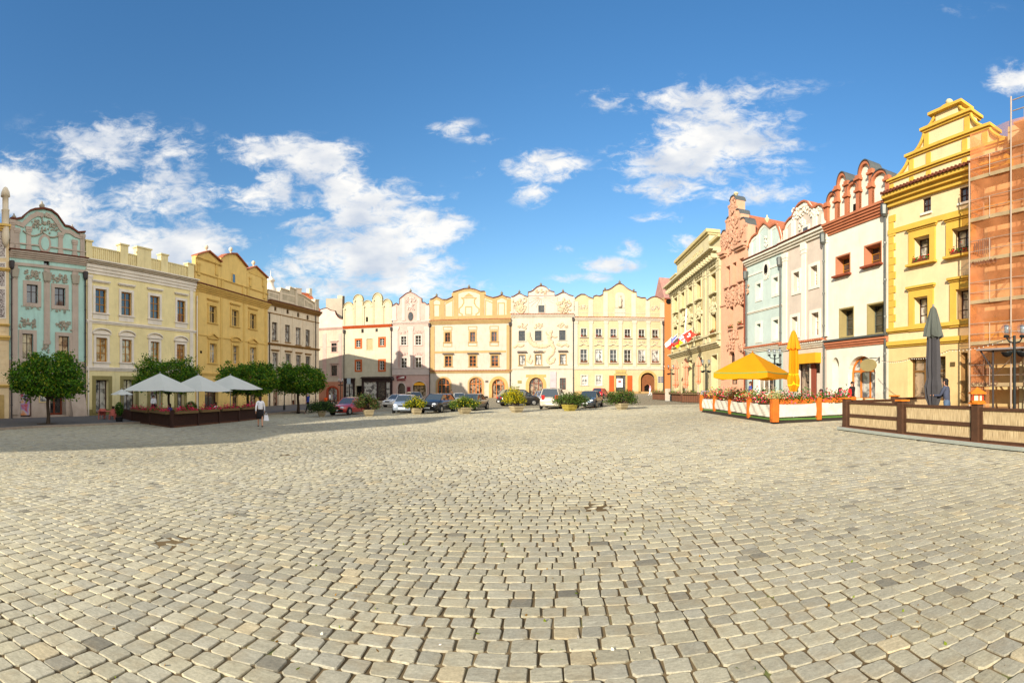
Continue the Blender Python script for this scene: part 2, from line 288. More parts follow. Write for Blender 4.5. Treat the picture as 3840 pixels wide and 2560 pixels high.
def cobbles(name, r0, r1, near):
    dq, th = .197, .08
    e1 = np.array([cos(th), -sin(th)]); e2 = np.array([sin(th), cos(th)])
    P, Q, WW, DD = [], [], [], []
    rows = int((r1+6)/dq)
    for j in range(-4, rows):
        q = j*dq
        half = min(r1, 1.65*abs(q)+5.5) if j > 0 else 5
        n = int(2*half/.2)+4
        w = RNG.uniform(.165, .262, n); x = np.cumsum(w)-w/2-half-RNG.uniform(0, .2)
        P.append(x); Q.append(np.full(n, q)); WW.append(w); DD.append(np.full(n, dq))
    P, Q, WW, DD = map(np.concatenate, (P, Q, WW, DD))
    Q = Q+.05*np.sin(P*.55+Q*.21)+.03*np.sin(P*1.7+Q*.4)
    x = P*e1[0]+Q*e2[0]; y = P*e1[1]+Q*e2[1]; rr = np.hypot(x, y); a = np.arctan2(x, y)
    keep = (rr >= r0) & (rr < r1) & (np.abs(a) < 1.14) & (rr < kerb_r(a)-.15)
    x, y, w, d, P, Q = x[keep], y[keep], WW[keep], DD[keep], P[keep], Q[keep]; n = len(x)
    gap = .0075 if near else .008
    hw, hd = w/2-gap*1.15*RNG.uniform(.5, 1.8, n), d/2-gap*.75*RNG.uniform(.45, 1.5, n)
    zt = RNG.normal(0, .0022, n); tx, ty = RNG.normal(0, .012, n), RNG.normal(0, .014, n)
    for q in (gp(1085, 1706), gp(655, 2032), gp(2250, 1905)):      # a few sunken, tipped stones
        dd = np.hypot(x-q.x, y-q.y); k_ = dd < .34; zt[k_] -= .016*(1-dd[k_]/.34)+.004; tx[k_] += RNG.normal(0, .12, k_.sum()); ty[k_] += RNG.normal(0, .12, k_.sum())
    rot = RNG.normal(0, .025, n)-.04*np.cos(P*.55+Q*.21)*0
    if near:
        t = np.array([(-1,-.55),(-.55,-1),(.55,-1),(1,-.55),(1,.55),(.55,1),(-.55,1),(-1,.55)]); k = 8
        c = RNG.uniform(.66, .88, (n, 4)); 
        ox = np.sign(t[:, 0])[None]*np.where(np.abs(t[:, 0]) == 1, 1, np.repeat(c, 2, 1))
        oy = np.sign(t[:, 1])[None]*np.where(np.abs(t[:, 1]) == 1, 1, np.roll(np.repeat(c, 2, 1), 1, 1))
        ox = ox+RNG.normal(0, .035, (n, k)); oy = oy+RNG.normal(0, .04, (n, k))
        rings = [(1.0, -.026), (.985, -.004), (.94, -.0004), (.55, .0004)]
    else:
        t = np.array([(-1,-1),(1,-1),(1,1),(-1,1)]); k = 4
        ox = t[:, 0][None]+RNG.normal(0, .06, (n, k)); oy = t[:, 1][None]+RNG.normal(0, .07, (n, k))
        rings = [(1.02, -.028), (.95, 0.0)]
    V = []
    for s, z in rings:
        lx = ox*s*hw[:, None]; ly = oy*s*hd[:, None]
        lx, ly = lx*np.cos(rot)[:, None]-ly*np.sin(rot)[:, None], lx*np.sin(rot)[:, None]+ly*np.cos(rot)[:, None]
        wx = x[:, None]+lx*e1[0]+ly*e2[0]; wy = y[:, None]+lx*e1[1]+ly*e2[1]
        V.append(np.stack([wx, wy, zg(wx, wy)+zt[:, None]+z+lx*tx[:, None]+ly*ty[:, None]], 2))
    m = len(rings); V = np.stack(V, 1)             # n, m, k, 3
    if near:
        cen = np.stack([x, y, zg(x, y)+zt+.0006], 1)[:, None]; V = np.concatenate([V.reshape(n, m*k, 3), cen], 1)
    else: V = V.reshape(n, m*k, 3)
    nv = V.shape[1]; F = []
    for r in range(m-1):
        for i in range(k): F.append((r*k+i, r*k+(i+1) % k, (r+1)*k+(i+1) % k, (r+1)*k+i))
    T = [(((m-1)*k+i), (m-1)*k+(i+1) % k, m*k) for i in range(k)] if near else []
    if not near: F.append(tuple((m-1)*k+i for i in range(k)))
    base = (np.arange(n)*nv)[:, None]
    FQ = (np.array(F, np.int32).reshape(1, -1)+base).ravel(); nq = n*len(F)
    FT = (np.array(T, np.int32).reshape(1, -1)+base).ravel() if T else np.zeros(0, np.int32); ntri = n*len(T)
    me = bpy.data.meshes.new(name); me.vertices.add(n*nv); me.vertices.foreach_set('co', V.reshape(-1).astype(np.float32))
    me.loops.add(len(FQ)+len(FT)); me.loops.foreach_set('vertex_index', np.concatenate([FQ, FT]).astype(np.int32))
    me.polygons.add(nq+ntri)
    me.polygons.foreach_set('loop_start', np.concatenate([np.arange(nq)*4, nq*4+np.arange(ntri)*3]).astype(np.int32))
    me.polygons.foreach_set('loop_total', np.concatenate([np.full(nq, 4), np.full(ntri, 3)]).astype(np.int32))
    me.polygons.foreach_set('use_smooth', np.full(nq+ntri, False))
    # stone colour: warm sandy granite with greyer and darker individuals
    cA, cB, cC, cD = (np.array(lin(c)) for c in ((208, 198, 164), (192, 186, 164), (214, 198, 160), (120, 116, 108)))
    u = RNG.uniform(0, 1, n); pch = .5+.5*np.sin(x*.5+np.sin(y*.31)*2)*np.sin(y*.43+1)
    mix = np.clip(u*.8+pch*.3, 0, 1)[:, None]; c = cA*(1-mix)+cB*mix
    s = RNG.uniform(0, 1, n); c[s > .975] = cC; c[s < .022] = (cD*.5+c.mean(0)*.5)*RNG.uniform(.75, 1.1, (int((s < .022).sum()), 1)); c *= (1-.13*np.clip(np.sin(x*.23+1.3*np.sin(y*.17))*np.sin(y*.29+.6*np.sin(x*.4))*1.6, -.6, 1))[:, None]; c *= RNG.uniform(.84, 1.1, n)[:, None]
    c = np.concatenate([c*.75, np.ones((n, 1))], 1)
    at_ = me.color_attributes.new('stone', 'FLOAT_COLOR', 'POINT'); at_.data.foreach_set('color', np.repeat(c, nv, 0).ravel().astype(np.float32))
    me.update(); me.materials.append(stone_mat()); o = bpy.data.objects.new(name, me); COL.objects.link(o); return o
def stone_mat():
    if 'cobble' in MATS: return MATS['cobble']
    m = bpy.data.materials.new('cobble'); MATS['cobble'] = m; m.use_nodes = True; t = m.node_tree; N = t.nodes; L = t.links; b = N['Principled BSDF']
    a = N.new('ShaderNodeAttribute'); a.attribute_name = 'stone'; g = N.new('ShaderNodeNewGeometry')
    n1 = N.new('ShaderNodeTexNoise'); L.new(g.outputs['Position'], n1.inputs[0]); n1.inputs['Scale'].default_value = 42; n1.inputs['Detail'].default_value = 8; n1.inputs['Roughness'].default_value = .8
    r = N.new('ShaderNodeMapRange'); L.new(n1.outputs[0], r.inputs[0]); r.inputs[1].default_value = .3; r.inputs[2].default_value = .7; r.inputs[3].default_value = .70; r.inputs[4].default_value = 1.24
    v = N.new('ShaderNodeVectorMath'); v.operation = 'SCALE'; L.new(a.outputs['Color'], v.inputs[0]); L.new(r.outputs[0], v.inputs['Scale'])
    n2 = N.new('ShaderNodeTexNoise'); L.new(g.outputs['Position'], n2.inputs[0]); n2.inputs['Scale'].default_value = 4.5; n2.inputs['Detail'].default_value = 6
    r2 = N.new('ShaderNodeMapRange'); L.new(n2.outputs[0], r2.inputs[0]); r2.inputs[1].default_value = .5; r2.inputs[2].default_value = .7; r2.inputs[4].default_value = .45
    mx = N.new('ShaderNodeMixRGB'); L.new(r2.outputs[0], mx.inputs[0]); L.new(v.outputs[0], mx.inputs[1]); mx.inputs[2].default_value = (.30, .235, .135, 1)
    mp7 = N.new('ShaderNodeMapping'); L.new(g.outputs['Position'], mp7.inputs[0]); mp7.inputs['Scale'].default_value = (5, 16, 8); mp7.inputs['Rotation'].default_value = (0, 0, .5)
    n7 = N.new('ShaderNodeTexNoise'); L.new(mp7.outputs[0], n7.inputs[0]); n7.inputs['Scale'].default_value = 1.3; n7.inputs['Detail'].default_value = 7; n7.inputs['Roughness'].default_value = .75; n7.inputs['Distortion'].default_value = 1.2
    r7 = N.new('ShaderNodeMapRange'); L.new(n7.outputs[0], r7.inputs[0]); r7.inputs[1].default_value = .32; r7.inputs[2].default_value = .68; r7.inputs[3].default_value = .76; r7.inputs[4].default_value = 1.18
    v7 = N.new('ShaderNodeVectorMath'); v7.operation = 'SCALE'; L.new(mx.outputs[0], v7.inputs[0]); L.new(r7.outputs[0], v7.inputs['Scale']); L.new(v7.outputs[0], b.inputs['Base Color'])
    b.inputs['Roughness'].default_value = .82; b.inputs['Specular IOR Level'].default_value = .25
    bp = N.new('ShaderNodeBump'); bp.inputs['Strength'].default_value = .35; bp.inputs['Distance'].default_value = .01; L.new(n1.outputs[0], bp.inputs['Height']); L.new(bp.outputs[0], b.inputs['Normal'])
    return m
tag(cobbles('cobblestone_ground', 1.6, 17, True), None, None, kind='structure')
tag(cobbles('cobblestone_ground', 17, 47, False), None, None, kind='structure')

# ---------------- facade frame ----------------
class Frame:
    def __init__(s, pA, rA, pB, rB):
        s.A = at(pA, rA); s.B = at(pB, rB); s.A.z = s.B.z = 0; s.pA, s.pB = pA, pB
        s.u = (s.B-s.A); s.L = s.u.length; s.u.normalize(); s.rz = atan2(s.u.y, s.u.x)
    def r(s, px):
        d = (sin(az(px)), cos(az(px))); det = d[0]*(-s.u.y)+d[1]*s.u.x
        return (s.A.x*(-s.u.y)+s.A.y*s.u.x)/det
    def s_(s, px):
        r = s.r(px); return (r*sin(az(px))-s.A.x)*s.u.x+(r*cos(az(px))-s.A.y)*s.u.y
    def zw(s, px, py): return (HZ-py)*s.r(px)/FC
    def shifted(s, d, pA, pB):       # the same plane moved d metres towards the square, between two photo columns
        n = Vector((s.u.y, -s.u.x, 0)); f = Frame.__new__(Frame); f.A = s.A+n*d; f.u = s.u; f.rz = s.rz
        a = at(pA, f.r(pA)); b = at(pB, f.r(pB)); f.A, f.B = Vector((a.x, a.y, 0)), Vector((b.x, b.y, 0)); f.L = (f.B-f.A).length; f.pA, f.pB = pA, pB
        return f

def arc(x0, x1, zs, rise, n=10):     # points of an arch from left springing to right springing
    return [(x0+(x1-x0)*(1-cos(pi*i/n))/2, zs+rise*sin(pi*i/n)) for i in range(n+1)]

GLASS = {}
def glass(kind='dark'):
    if kind in GLASS: return GLASS[kind]
    m = bpy.data.materials.new('glass_'+kind); m.use_nodes = True; GLASS[kind] = m; t = m.node_tree; N = t.nodes; L = t.links; b = N['Principled BSDF']
    tcn = N.new('ShaderNodeTexCoord'); n = N.new('ShaderNodeTexNoise'); L.new(tcn.outputs['Object'], n.inputs[0]); n.inputs['Scale'].default_value = 1.7; n.inputs['Detail'].default_value = 3
    cr = N.new('ShaderNodeValToRGB'); L.new(n.outputs[0], cr.inputs[0]); e = cr.color_ramp.elements
    c = {'dark': ((.012, .013, .015), (.05, .045, .04)), 'curtain': ((.10, .10, .10), (.5, .48, .42)), 'shop': ((.02, .018, .015), (.30, .22, .15)), 'warm': ((.16, .10, .05), (.5, .40, .24))}[kind]
    e[0].position = .42; e[0].color = (*c[0], 1); e[1].position = .58; e[1].color = (*c[1], 1); L.new(cr.outputs[0], b.inputs['Base Color'])
    b.inputs['Roughness'].default_value = .04; b.inputs['Specular IOR Level'].default_value = 1.0; b.inputs['Coat Weight'].default_value = .6; b.inputs['Coat Roughness'].default_value = .03
    n.inputs['Distortion'].default_value = .5
    return m
TILE = mat('roof_tile', (192, 116, 80), rough=.85, var=.25, scale=3, bump=.4, bscale=14, k=.7)
TILED = mat('old_tile', (128, 70, 48), rough=.9, var=.3, scale=3, bump=.4, bscale=14, k=.7)
DARK = mat('dark_interior', (22, 18, 15), rough=.9, var=0, spec=.1)
ZINC = mat('zinc', (105, 108, 104), rough=.45, var=.15, metal=.6, k=.9)
PIPE = mat('drainpipe_paint', (70, 62, 60), rough=.5, var=.2, k=.8)
STONE = mat('finial_stone', (150, 140, 118), rough=.9, var=.25, scale=5, k=.6)
SAND = mat('sandstone', (205, 170, 105), rough=.9, var=.18, scale=3, bump=.4, stain=.3, k=.75)
GREEN = leafmat('geranium_leaf', (70, 120, 30), k=.8); REDF = mat('red_petals', (225, 40, 40), var=.2, k=.9); PINKF = mat('pink_petals', (232, 90, 130), var=.2, k=.9)
YELF = mat('yellow_petals', (250, 190, 30), var=.2, k=.9); MAGF = mat('magenta_petals', (214, 16, 84), var=.2, k=.85)
BOXM = mat('planter_box', (120, 66, 40), var=.2, k=.7)

class Bld:
    def __init__(s, name, label, fr, eave, m, depth=11, rh=2.6, cat='building', group=None, roof=TILED, zones=(), side=None, ridge='par', z0=None):
        s.fr = fr; s.L = fr.L; s.m = m; s.ops = []; s.depth = depth; s.zones = list(zones); s.side = side or m
        s.z0 = min(float(zg(fr.A.x, fr.A.y)), float(zg(fr.B.x, fr.B.y))) if z0 is None else z0
        s.o = thing(name, label, cat, (fr.A.x, fr.A.y, s.z0), fr.rz, group)
        ev = eave if isinstance(eave, (tuple, list)) else (eave, None)
        s.H = s.Z(fr.pA, ev[0]) if ev[1] is None else (s.Z(fr.pA, ev[0])+s.Z(fr.pB, ev[1]))/2
        s.rh = rh; s.roofm = roof; s.ridge = ridge
    def X(s, px): return s.fr.s_(px)
    def Z(s, px, py): return s.fr.zw(px, py)-s.z0
    def ZZ(s, y, side=None):         # height from a (left, right) pair of photo rows
        if isinstance(y, (tuple, list)): return (s.Z(s.fr.pA, y[0])+s.Z(s.fr.pB, y[1]))/2
        return s.Z(s.fr.pA, y)
    def part(s, name, mb, m, smooth=False, label=None):
        o = mb.build(name, m, s.o, smooth)
        if label: o['label'] = label
        return o
    def win(s, x0, x1, y0, y1, **k):
        st = dict(d=.22, fm=None, nx=2, tr=(.62,), sur=0, surm=None, sp=.05, head=None, sill=0, sillm=None, flower=0, pane='dark', rise=0, name='window', apron=0, fw=.06, bar=.035, leafm=None, key=0, hw=.18, blind=0, inset=0)
        st.update(k); xc = (x0+x1)/2
        a, b = s.X(x0), s.X(x1); z0, z1 = s.Z(xc, y1), s.Z(xc, y0)
        if 'w' in st: c = (a+b)/2; a, b = c-st['w']/2, c+st['w']/2
        if 'h' in st: z0 = z1-st['h']
        st.update(a=a, b=b, z0=z0, z1=z1); s.ops.append(st); return st
    def strip(s, y, h, p, m, name='cornice', steps=1, x=None, over=0.0, tile=None, top=None):
        z1 = s.ZZ(y); a, b = (-over, s.L+over) if x is None else (s.X(x[0]), s.X(x[1])); mb = MB()
        for i in range(steps):
            pp = p*(1-i/steps); za = z1-h*(i+1)/steps; zb = z1-h*i/steps
            mb.box(a, b, -pp, .02, za, zb)
        o = s.part(name, mb, m)
        if tile:
            t = MB(); n = max(3, int((b-a)/.28))
            t.box(a-.02, b+.02, -p-.06, .05, z1+.002, z1+.05)
            for i in range(n):
                xx = a+(i+.5)*(b-a)/n; t.tube((xx, -p-.12, z1+.05), (xx, .1, z1+.16), .085, .085, 6)
            s.part('tile_ledge', t, tile)
        return o
    def pil(s, xc, w, y0, y1, p, m, cap=None, name='pilaster', basem=None, rel=None):
        x = s.X(xc); z0, z1 = s.Z(xc, y1), s.Z(xc, y0); mb = MB().box(x-w/2, x+w/2, -p, .01, z0, z1)
        if cap: mb.box(x-w*.68, x+w*.68, -p-.06, .01, z1-cap, z1-.004); mb.box(x-w*.6, x+w*.6, -p-.03, .01, z1-cap*1.5, z1-cap)
        mb.box(x-w*.6, x+w*.6, -p-.03, .01, z0, z0+.3)
        return s.part(name, mb, m)
    def gable(s, pts, m, name='gable', t=.5, cop=None, ct=.14, cp=.14, y0=0.0, zb=None):
        P = [(s.X(p[0]), s.Z(p[0], p[1])) for p in pts]; zb = s.H if zb is None else zb
        P[0] = (max(P[0][0], 0.0), P[0][1]); P[-1] = (min(P[-1][0], s.L), P[-1][1])
        poly = [(P[0][0], zb)]+P+[(P[-1][0], zb)]
        g_ = s.part(name, MB().prism(poly, y0, y0+t), m)
        if cop:
            c = MB()
            for p, q in zip(P, P[1:]):
                if abs(q[0]-p[0]) < .03: continue
                c.add([(p[0], y0-cp, p[1]), (q[0], y0-cp, q[1]), (q[0], y0+t+.12, q[1]), (p[0], y0+t+.12, p[1]), (p[0], y0-cp, p[1]+ct), (q[0], y0-cp, q[1]+ct), (q[0], y0+t+.12, q[1]+ct), (p[0], y0+t+.12, p[1]+ct)], [(0,3,2,1),(4,5,6,7),(0,1,5,4),(1,2,6,5),(2,3,7,6),(3,0,4,7)])
            c.build('coping_trim', cop, g_)
        s.gp = P; return g_
    def inner(s, pts, m, y=.03, name='relief_frame', w=.16, closed=True):   # raised band following a line on the facade
        P = [(s.X(p[0]), s.Z(p[0], p[1])) for p in pts]; mb = MB()
        if closed: P = P+[P[0]]
        for p, q in zip(P, P[1:]):
            dx, dz = q[0]-p[0], q[1]-p[1]; l = sqrt(dx*dx+dz*dz) or 1; nx, nz_ = -dz/l*w/2, dx/l*w/2; ex, ez = dx/l*w*.4, dz/l*w*.4
            v = [(p[0]-ex+nx, p[1]-ez+nz_), (p[0]-ex-nx, p[1]-ez-nz_), (q[0]+ex-nx, q[1]+ez-nz_), (q[0]+ex+nx, q[1]+ez+nz_)]
            mb.prism(v, -y-random.uniform(0, .004), .01)
        return s.part(name, mb, m)
    def finial(s, px, y0, y1, m=STONE, name='finial', r=None, ball=False):
        x = s.X(px); zb, zt = s.Z(px, y1)-.1, s.Z(px, y0); h = zt-zb; r = r or h*.26
        pr = [(r*.7, 0), (r*.75, h*.12), (r*.35, h*.2), (r*.3, h*.28), (r, h*.45), (r*1.05, h*.6), (r*.6, h*.72), (r*.3, h*.78), (r*.38, h*.86), (.02, h)] if not ball else [(r*.9, 0), (r*.9, h*.15), (r*.4, h*.25), (r*.35, h*.45), (r*.75, h*.55), (r*.95, h*.72), (r*.75, h*.9), (.02, h)]
        return s.part(name, MB().lathe(pr, (x, .22, zb), 10), m, smooth=True)
    def scroll(s, px, py, w, h, m, y=.07, name='stucco_moulding', seed=1, dense=1):
        rg = random.Random(seed); x, z = s.X(px), s.Z(px, py); mb = MB(); r = max(.03, min(w, h)*.055)
        for sg in (-1, 1):
            for k in range(int(3*dense)):
                cx, cz = x+sg*w*rg.uniform(.12, .38), z+h*rg.uniform(-.35, .35); R = min(w, h)*rg.uniform(.12, .24); a0 = rg.uniform(0, 6)
                mb.path([(cx+R*(1-t*.1)*cos(a0+t*.7)*sg, -y, cz+R*(1-t*.1)*sin(a0+t*.7)) for t in range(8)], r, 5)
            for k in range(int(5*dense)): mb.ball((x+sg*w*rg.uniform(0, .48), -y*.8, z+h*rg.uniform(-.4, .3)), (r*1.6, r*1.2, r*1.9), 6, 4)
        mb.ball((x, -y, z+h*.3), (r*2.2, r*1.4, r*3), 7, 5); mb.ball((x, -y, z), (r*3.2, r*1.6, r*3), 7, 5)
        return s.part(name, mb, m)
    def pipe(s, px, y0, y1=None, m=PIPE, hop=True, off=.16):
        x = s.X(px); z1 = s.Z(px, y0); z0 = .05 if y1 is None else s.Z(px, y1); mb = MB().tube((x, -off, z0), (x, -off, z1), .075, .075, 8)
        if hop: mb.lathe([(.13, -.75), (.22, -.6), (.26, -.1), (.22, 0)], (x, -off-.05, z1+.5), 8)
        z = z0+1.2
        while z < z1: mb.lathe([(.1, 0), (.1, .08)], (x, -off, z), 8); z += 2.2
        return s.part('drainpipe', mb, m, smooth=False)
    def finish(s):
        lv = sorted([s.Z((s.fr.pA+s.fr.pB)/2, y) for y, _, _ in s.zones], reverse=True)
        zs_ = [(s.H, -1.6)]
        cuts = [s.H]+lv+[-1.6]; ms = [(s.m, 'wall')]+[(m_, n_) for _, m_, n_ in s.zones]
        for i, (m_, nm) in enumerate(ms):
            zt, zb = cuts[i], cuts[i+1]; mb = MB(); ops = [o for o in s.ops if o['z0'] < zt-.01 and o['z1'] > zb+.01]
            xs = sorted({0.0, s.L}|{v for o in ops for v in (o['a'], o['b'])}); xs = [x for x in xs if 0 <= x <= s.L]
            zz = sorted({zb, zt}|{v for o in ops for v in (o['z0'], o['z1']) if zb < v < zt})
            for x0, x1 in zip(xs, xs[1:]):
                for z0, z1 in zip(zz, zz[1:]):
                    xm, zm = (x0+x1)/2, (z0+z1)/2
                    if any(o['a'] < xm < o['b'] and o['z0'] < zm < o['z1'] for o in ops): continue
                    mb.add([(x0, 0, z0), (x1, 0, z0), (x1, 0, z1), (x0, 0, z1)], [(0, 1, 2, 3)])
            for o in ops:
                a, b, z0, z1, d = o['a'], o['b'], max(o['z0'], zb), min(o['z1'], zt), o['d']+.02; zsp = z1-o['rise'] if o['z1'] <= zt+.001 else z1
                mb.add([(a, 0, z0), (a, d, z0), (a, d, zsp), (a, 0, zsp)], [(0, 1, 2, 3)]); mb.add([(b, 0, z0), (b, d, z0), (b, d, zsp), (b, 0, zsp)], [(0, 3, 2, 1)])
                if o['z0'] >= zb: mb.add([(a, 0, z0), (b, 0, z0), (b, d, z0), (a, d, z0)], [(0, 1, 2, 3)])
                if o['z1'] <= zt+.001:
                    if o['rise'] > 0:
                        P = arc(a, b, zsp, o['rise'], 12)
                        for p, q in zip(P, P[1:]): mb.add([(p[0], 0, p[1]), (q[0], 0, q[1]), (q[0], d, q[1]), (p[0], d, p[1])], [(0, 1, 2, 3)])
                        for j, (p, q) in enumerate(zip(P, P[1:])):
                            cx = a if j < 6 else b; mb.add([(cx, 0, z1), (p[0], 0, p[1]), (q[0], 0, q[1])], [(0, 1, 2)])
                        mb.add([(a, 0, z1), (P[6][0], 0, P[6][1]), (b, 0, z1)], [(0, 1, 2)])
                    else: mb.add([(a, 0, z1), (b, 0, z1), (b, d, z1), (a, d, z1)], [(0, 3, 2, 1)])
            # flanks and back
            e = .004
            mb.add([(e, 0, zb), (e, s.depth, zb), (e, s.depth, zt), (e, 0, zt)], [(0, 3, 2, 1)]); mb.add([(s.L-e, 0, zb), (s.L-e, s.depth, zb), (s.L-e, s.depth, zt), (s.L-e, 0, zt)], [(0, 1, 2, 3)])
            mb.add([(e, s.depth, zb), (s.L-e, s.depth, zb), (s.L-e, s.depth, zt), (e, s.depth, zt)], [(0, 3, 2, 1)])
            s.part(nm, mb, m_)
        # roof
        H, L, D, rh = s.H, s.L, s.depth, s.rh; r_ = MB()
        if s.ridge == 'par': r_.add([(.05, .45, H+.003), (L-.05, .45, H+.003), (L-.05, D/2, H+rh), (.05, D/2, H+rh), (.05, D, H+.003), (L-.05, D, H+.003)], [(0, 1, 2, 3), (3, 2, 5, 4), (0, 3, 4), (1, 5, 2), (0, 4, 5, 1)])
        elif s.ridge == 'perp': r_.add([(.05, .45, H+.003), (L-.05, .45, H+.003), (L/2, .45, H+rh), (.05, D, H+.003), (L-.05, D, H+.003), (L/2, D, H+rh)], [(0, 1, 2), (0, 2, 5, 3), (1, 4, 5, 2), (3, 5, 4), (0, 3, 4, 1)])
        s.part('roof', r_, s.roofm)
        for o in s.ops: s.mkwin(o)
    def mkwin(s, o):
        a, b, z0, z1, d = o['a'], o['b'], o['z0'], o['z1'], o['d']; w, h = b-a, z1-z0; rise = o['rise']; zs = z1-rise
        fm = o['fm']; fw, bw = o['fw'], o['bar']
        ztop = lambda x: zs+rise*sin(math.acos(max(-1, min(1, 1-2*(x-a)/w)))) if rise else z1
        outline = [(a, z0), (b, z0)]+([(p[0], p[1]) for p in reversed(arc(a, b, zs, rise, 12))] if rise else [(b, z1), (a, z1)])
        f = MB()
        if o['name'] == 'doorway':
            root = s.part('doorway', MB().prism(outline, d, d+.03), DARK)
        else:
            if not o['blind']:
                f.box(a, a+fw, d-.06, d, z0, zs); f.box(b-fw, b, d-.06, d, z0, zs); f.box(a+fw, b-fw, d-.06, d, z0, z0+fw)
                if rise:
                    P = arc(a, b, zs, rise, 12)
                    for p, q in zip(P, P[1:]):
                        k = 1-fw*2/w; c = ((a+b)/2, zs)
                        f.prism([p, q, (c[0]+(q[0]-c[0])*k, c[1]+(q[1]-c[1])*k), (c[0]+(p[0]-c[0])*k, c[1]+(p[1]-c[1])*k)], d-.06, d)
                else: f.box(a+fw, b-fw, d-.06, d, z1-fw, z1)
                for i in range(1, o['nx']):
                    x = a+w*i/o['nx']; bb = bw*1.5 if o['nx'] % 2 == 0 and i*2 == o['nx'] else bw; f.box(x-bb/2, x+bb/2, d-.05, d, z0+fw, ztop(x)-fw*.8)
                for t in o['tr']:
                    z = z0+h*t; f.box(a+fw, b-fw, d-.055, d-.001, z-bw/2, z+bw/2)
            else: f.box(a, b, d-.01, d, z0, z1)
            root = s.part(o['name'], f, fm or s.m)
            if not o['blind']: MB().prism(outline, d+.001, d+.02).build('pane', glass(o['pane']), root)
        sm = o['surm']
        if o['sur'] and sm:
            w_ = o['sur']; p = o['sp']; q = MB()
            q.box(a-w_, a, -p, .01, z0, zs); q.box(b, b+w_, -p, .01, z0, zs)
            if rise:
                c = (a+b)/2; P = arc(a, b, zs, rise, 12); Q = arc(a-w_, b+w_, zs, rise+w_, 12)
                for i in range(12): q.prism([P[i], P[i+1], Q[i+1], Q[i]], -p, .01)
            else: q.box(a-w_, b+w_, -p, .01, z1, z1+w_)
            if o['sill'] == 0 and z0 > 1.2: q.box(a-w_, b+w_, -p, .01, z0-w_, z0)
            q.build('surround', sm, root)
        if o['head']:
            q = MB(); hz = z1+o['sur']+o['hw']; e = o['sur']+.14; c = (a+b)/2; hm = o.get('headm') or sm
            if o['head'] == 'flat': q.box(a-e, b+e, -.24, .01, hz, hz+.12); q.box(a-e+.06, b+e-.06, -.14, .01, hz-.09, hz)
            if o['head'] == 'tri':
                q.box(a-e, b+e, -.2, .01, hz-.1, hz); P = [(a-e, hz), (c, hz+.48), (b+e, hz)]
                q.prism([(a-e, hz), (b+e, hz), (c, hz+.34)], -.05, .01)
                for p1, p2 in zip(P, P[1:]): q.prism([p1, p2, (p2[0], p2[1]+.13), (p1[0], p1[1]+.13)], -.22, .01)
            if o['head'] == 'seg':
                q.box(a-e, b+e, -.2, .01, hz-.1, hz); P = arc(a-e, b+e, hz, .42, 12); q.prism([(p[0], hz+(p[1]-hz)*.8) for p in P], -.05, .01)
                for p1, p2 in zip(P, P[1:]): q.prism([p1, p2, (p2[0], p2[1]+.12), (p1[0], p1[1]+.12)], -.22, .01)
            if o['head'] == 'hood': q.add([(a-e, .0, hz+.3), (b+e, 0, hz+.3), (b+e+.1, -.4, hz), (a-e-.1, -.4, hz), (a-e, 0, hz-.05), (b+e, 0, hz-.05)], [(0, 1, 2, 3), (3, 2, 5, 4), (0, 3, 4), (1, 5, 2)])
            if o['head'] == 'wave':
                P = [(a-e+(b-a+2*e)*t/12, hz+.26*sin(pi*max(0, min(1, (t/12-.22)/.56)))**1.0) for t in range(13)]
                for p1, p2 in zip(P, P[1:]): q.prism([p1, p2, (p2[0], p2[1]+.11), (p1[0], p1[1]+.11)], -.2, .01)
            q.build('window_head', hm, root)
        if o['sill']:
            q = MB(); e = o['sur']+.1; q.box(a-e, b+e, -o['sill'], .01, z0-.12, z0-.002)
            if o['apron']: q.box(a-e+.1, b+e-.1, -.06, .01, z0-.12-o['apron'], z0-.12)
            q.build('sill', o['sillm'] or sm or s.m, root)
        if o['flower']:
            q = MB().box(a+.05, b-.05, -.24, -.04 if not o['inset'] else .1, z0+.0, z0+.17); q.build('flower_box', BOXM, root)
            n = int(150*w); pts = np.stack([RNG.uniform(a, b, n), RNG.normal(-.16, .07, n), z0+.16+np.abs(RNG.normal(0, .13, n))*o['flower']-.05], 1)
            leafmesh('flowers', pts, .11, [GREEN, REDF], root, [.68, .32])
        if o['leafm']:                # hinged shutters laid back on the wall
            for sg, x in ((-1, a-o['sur']), (1, b+o['sur'])):
                q = MB(); x0, x1 = (x-w*.5, x-.03) if sg < 0 else (x+.03, x+w*.5); q.box(x0, x1, -.09, -.03, z0+.02, z1-.02)
                for k in range(3): q.box(x0+.08, x1-.08, -.12, -.09, z0+.15+k*h/3, z0+h/3*(k+1)-.12)
                q.build('shutter', o['leafm'], root)
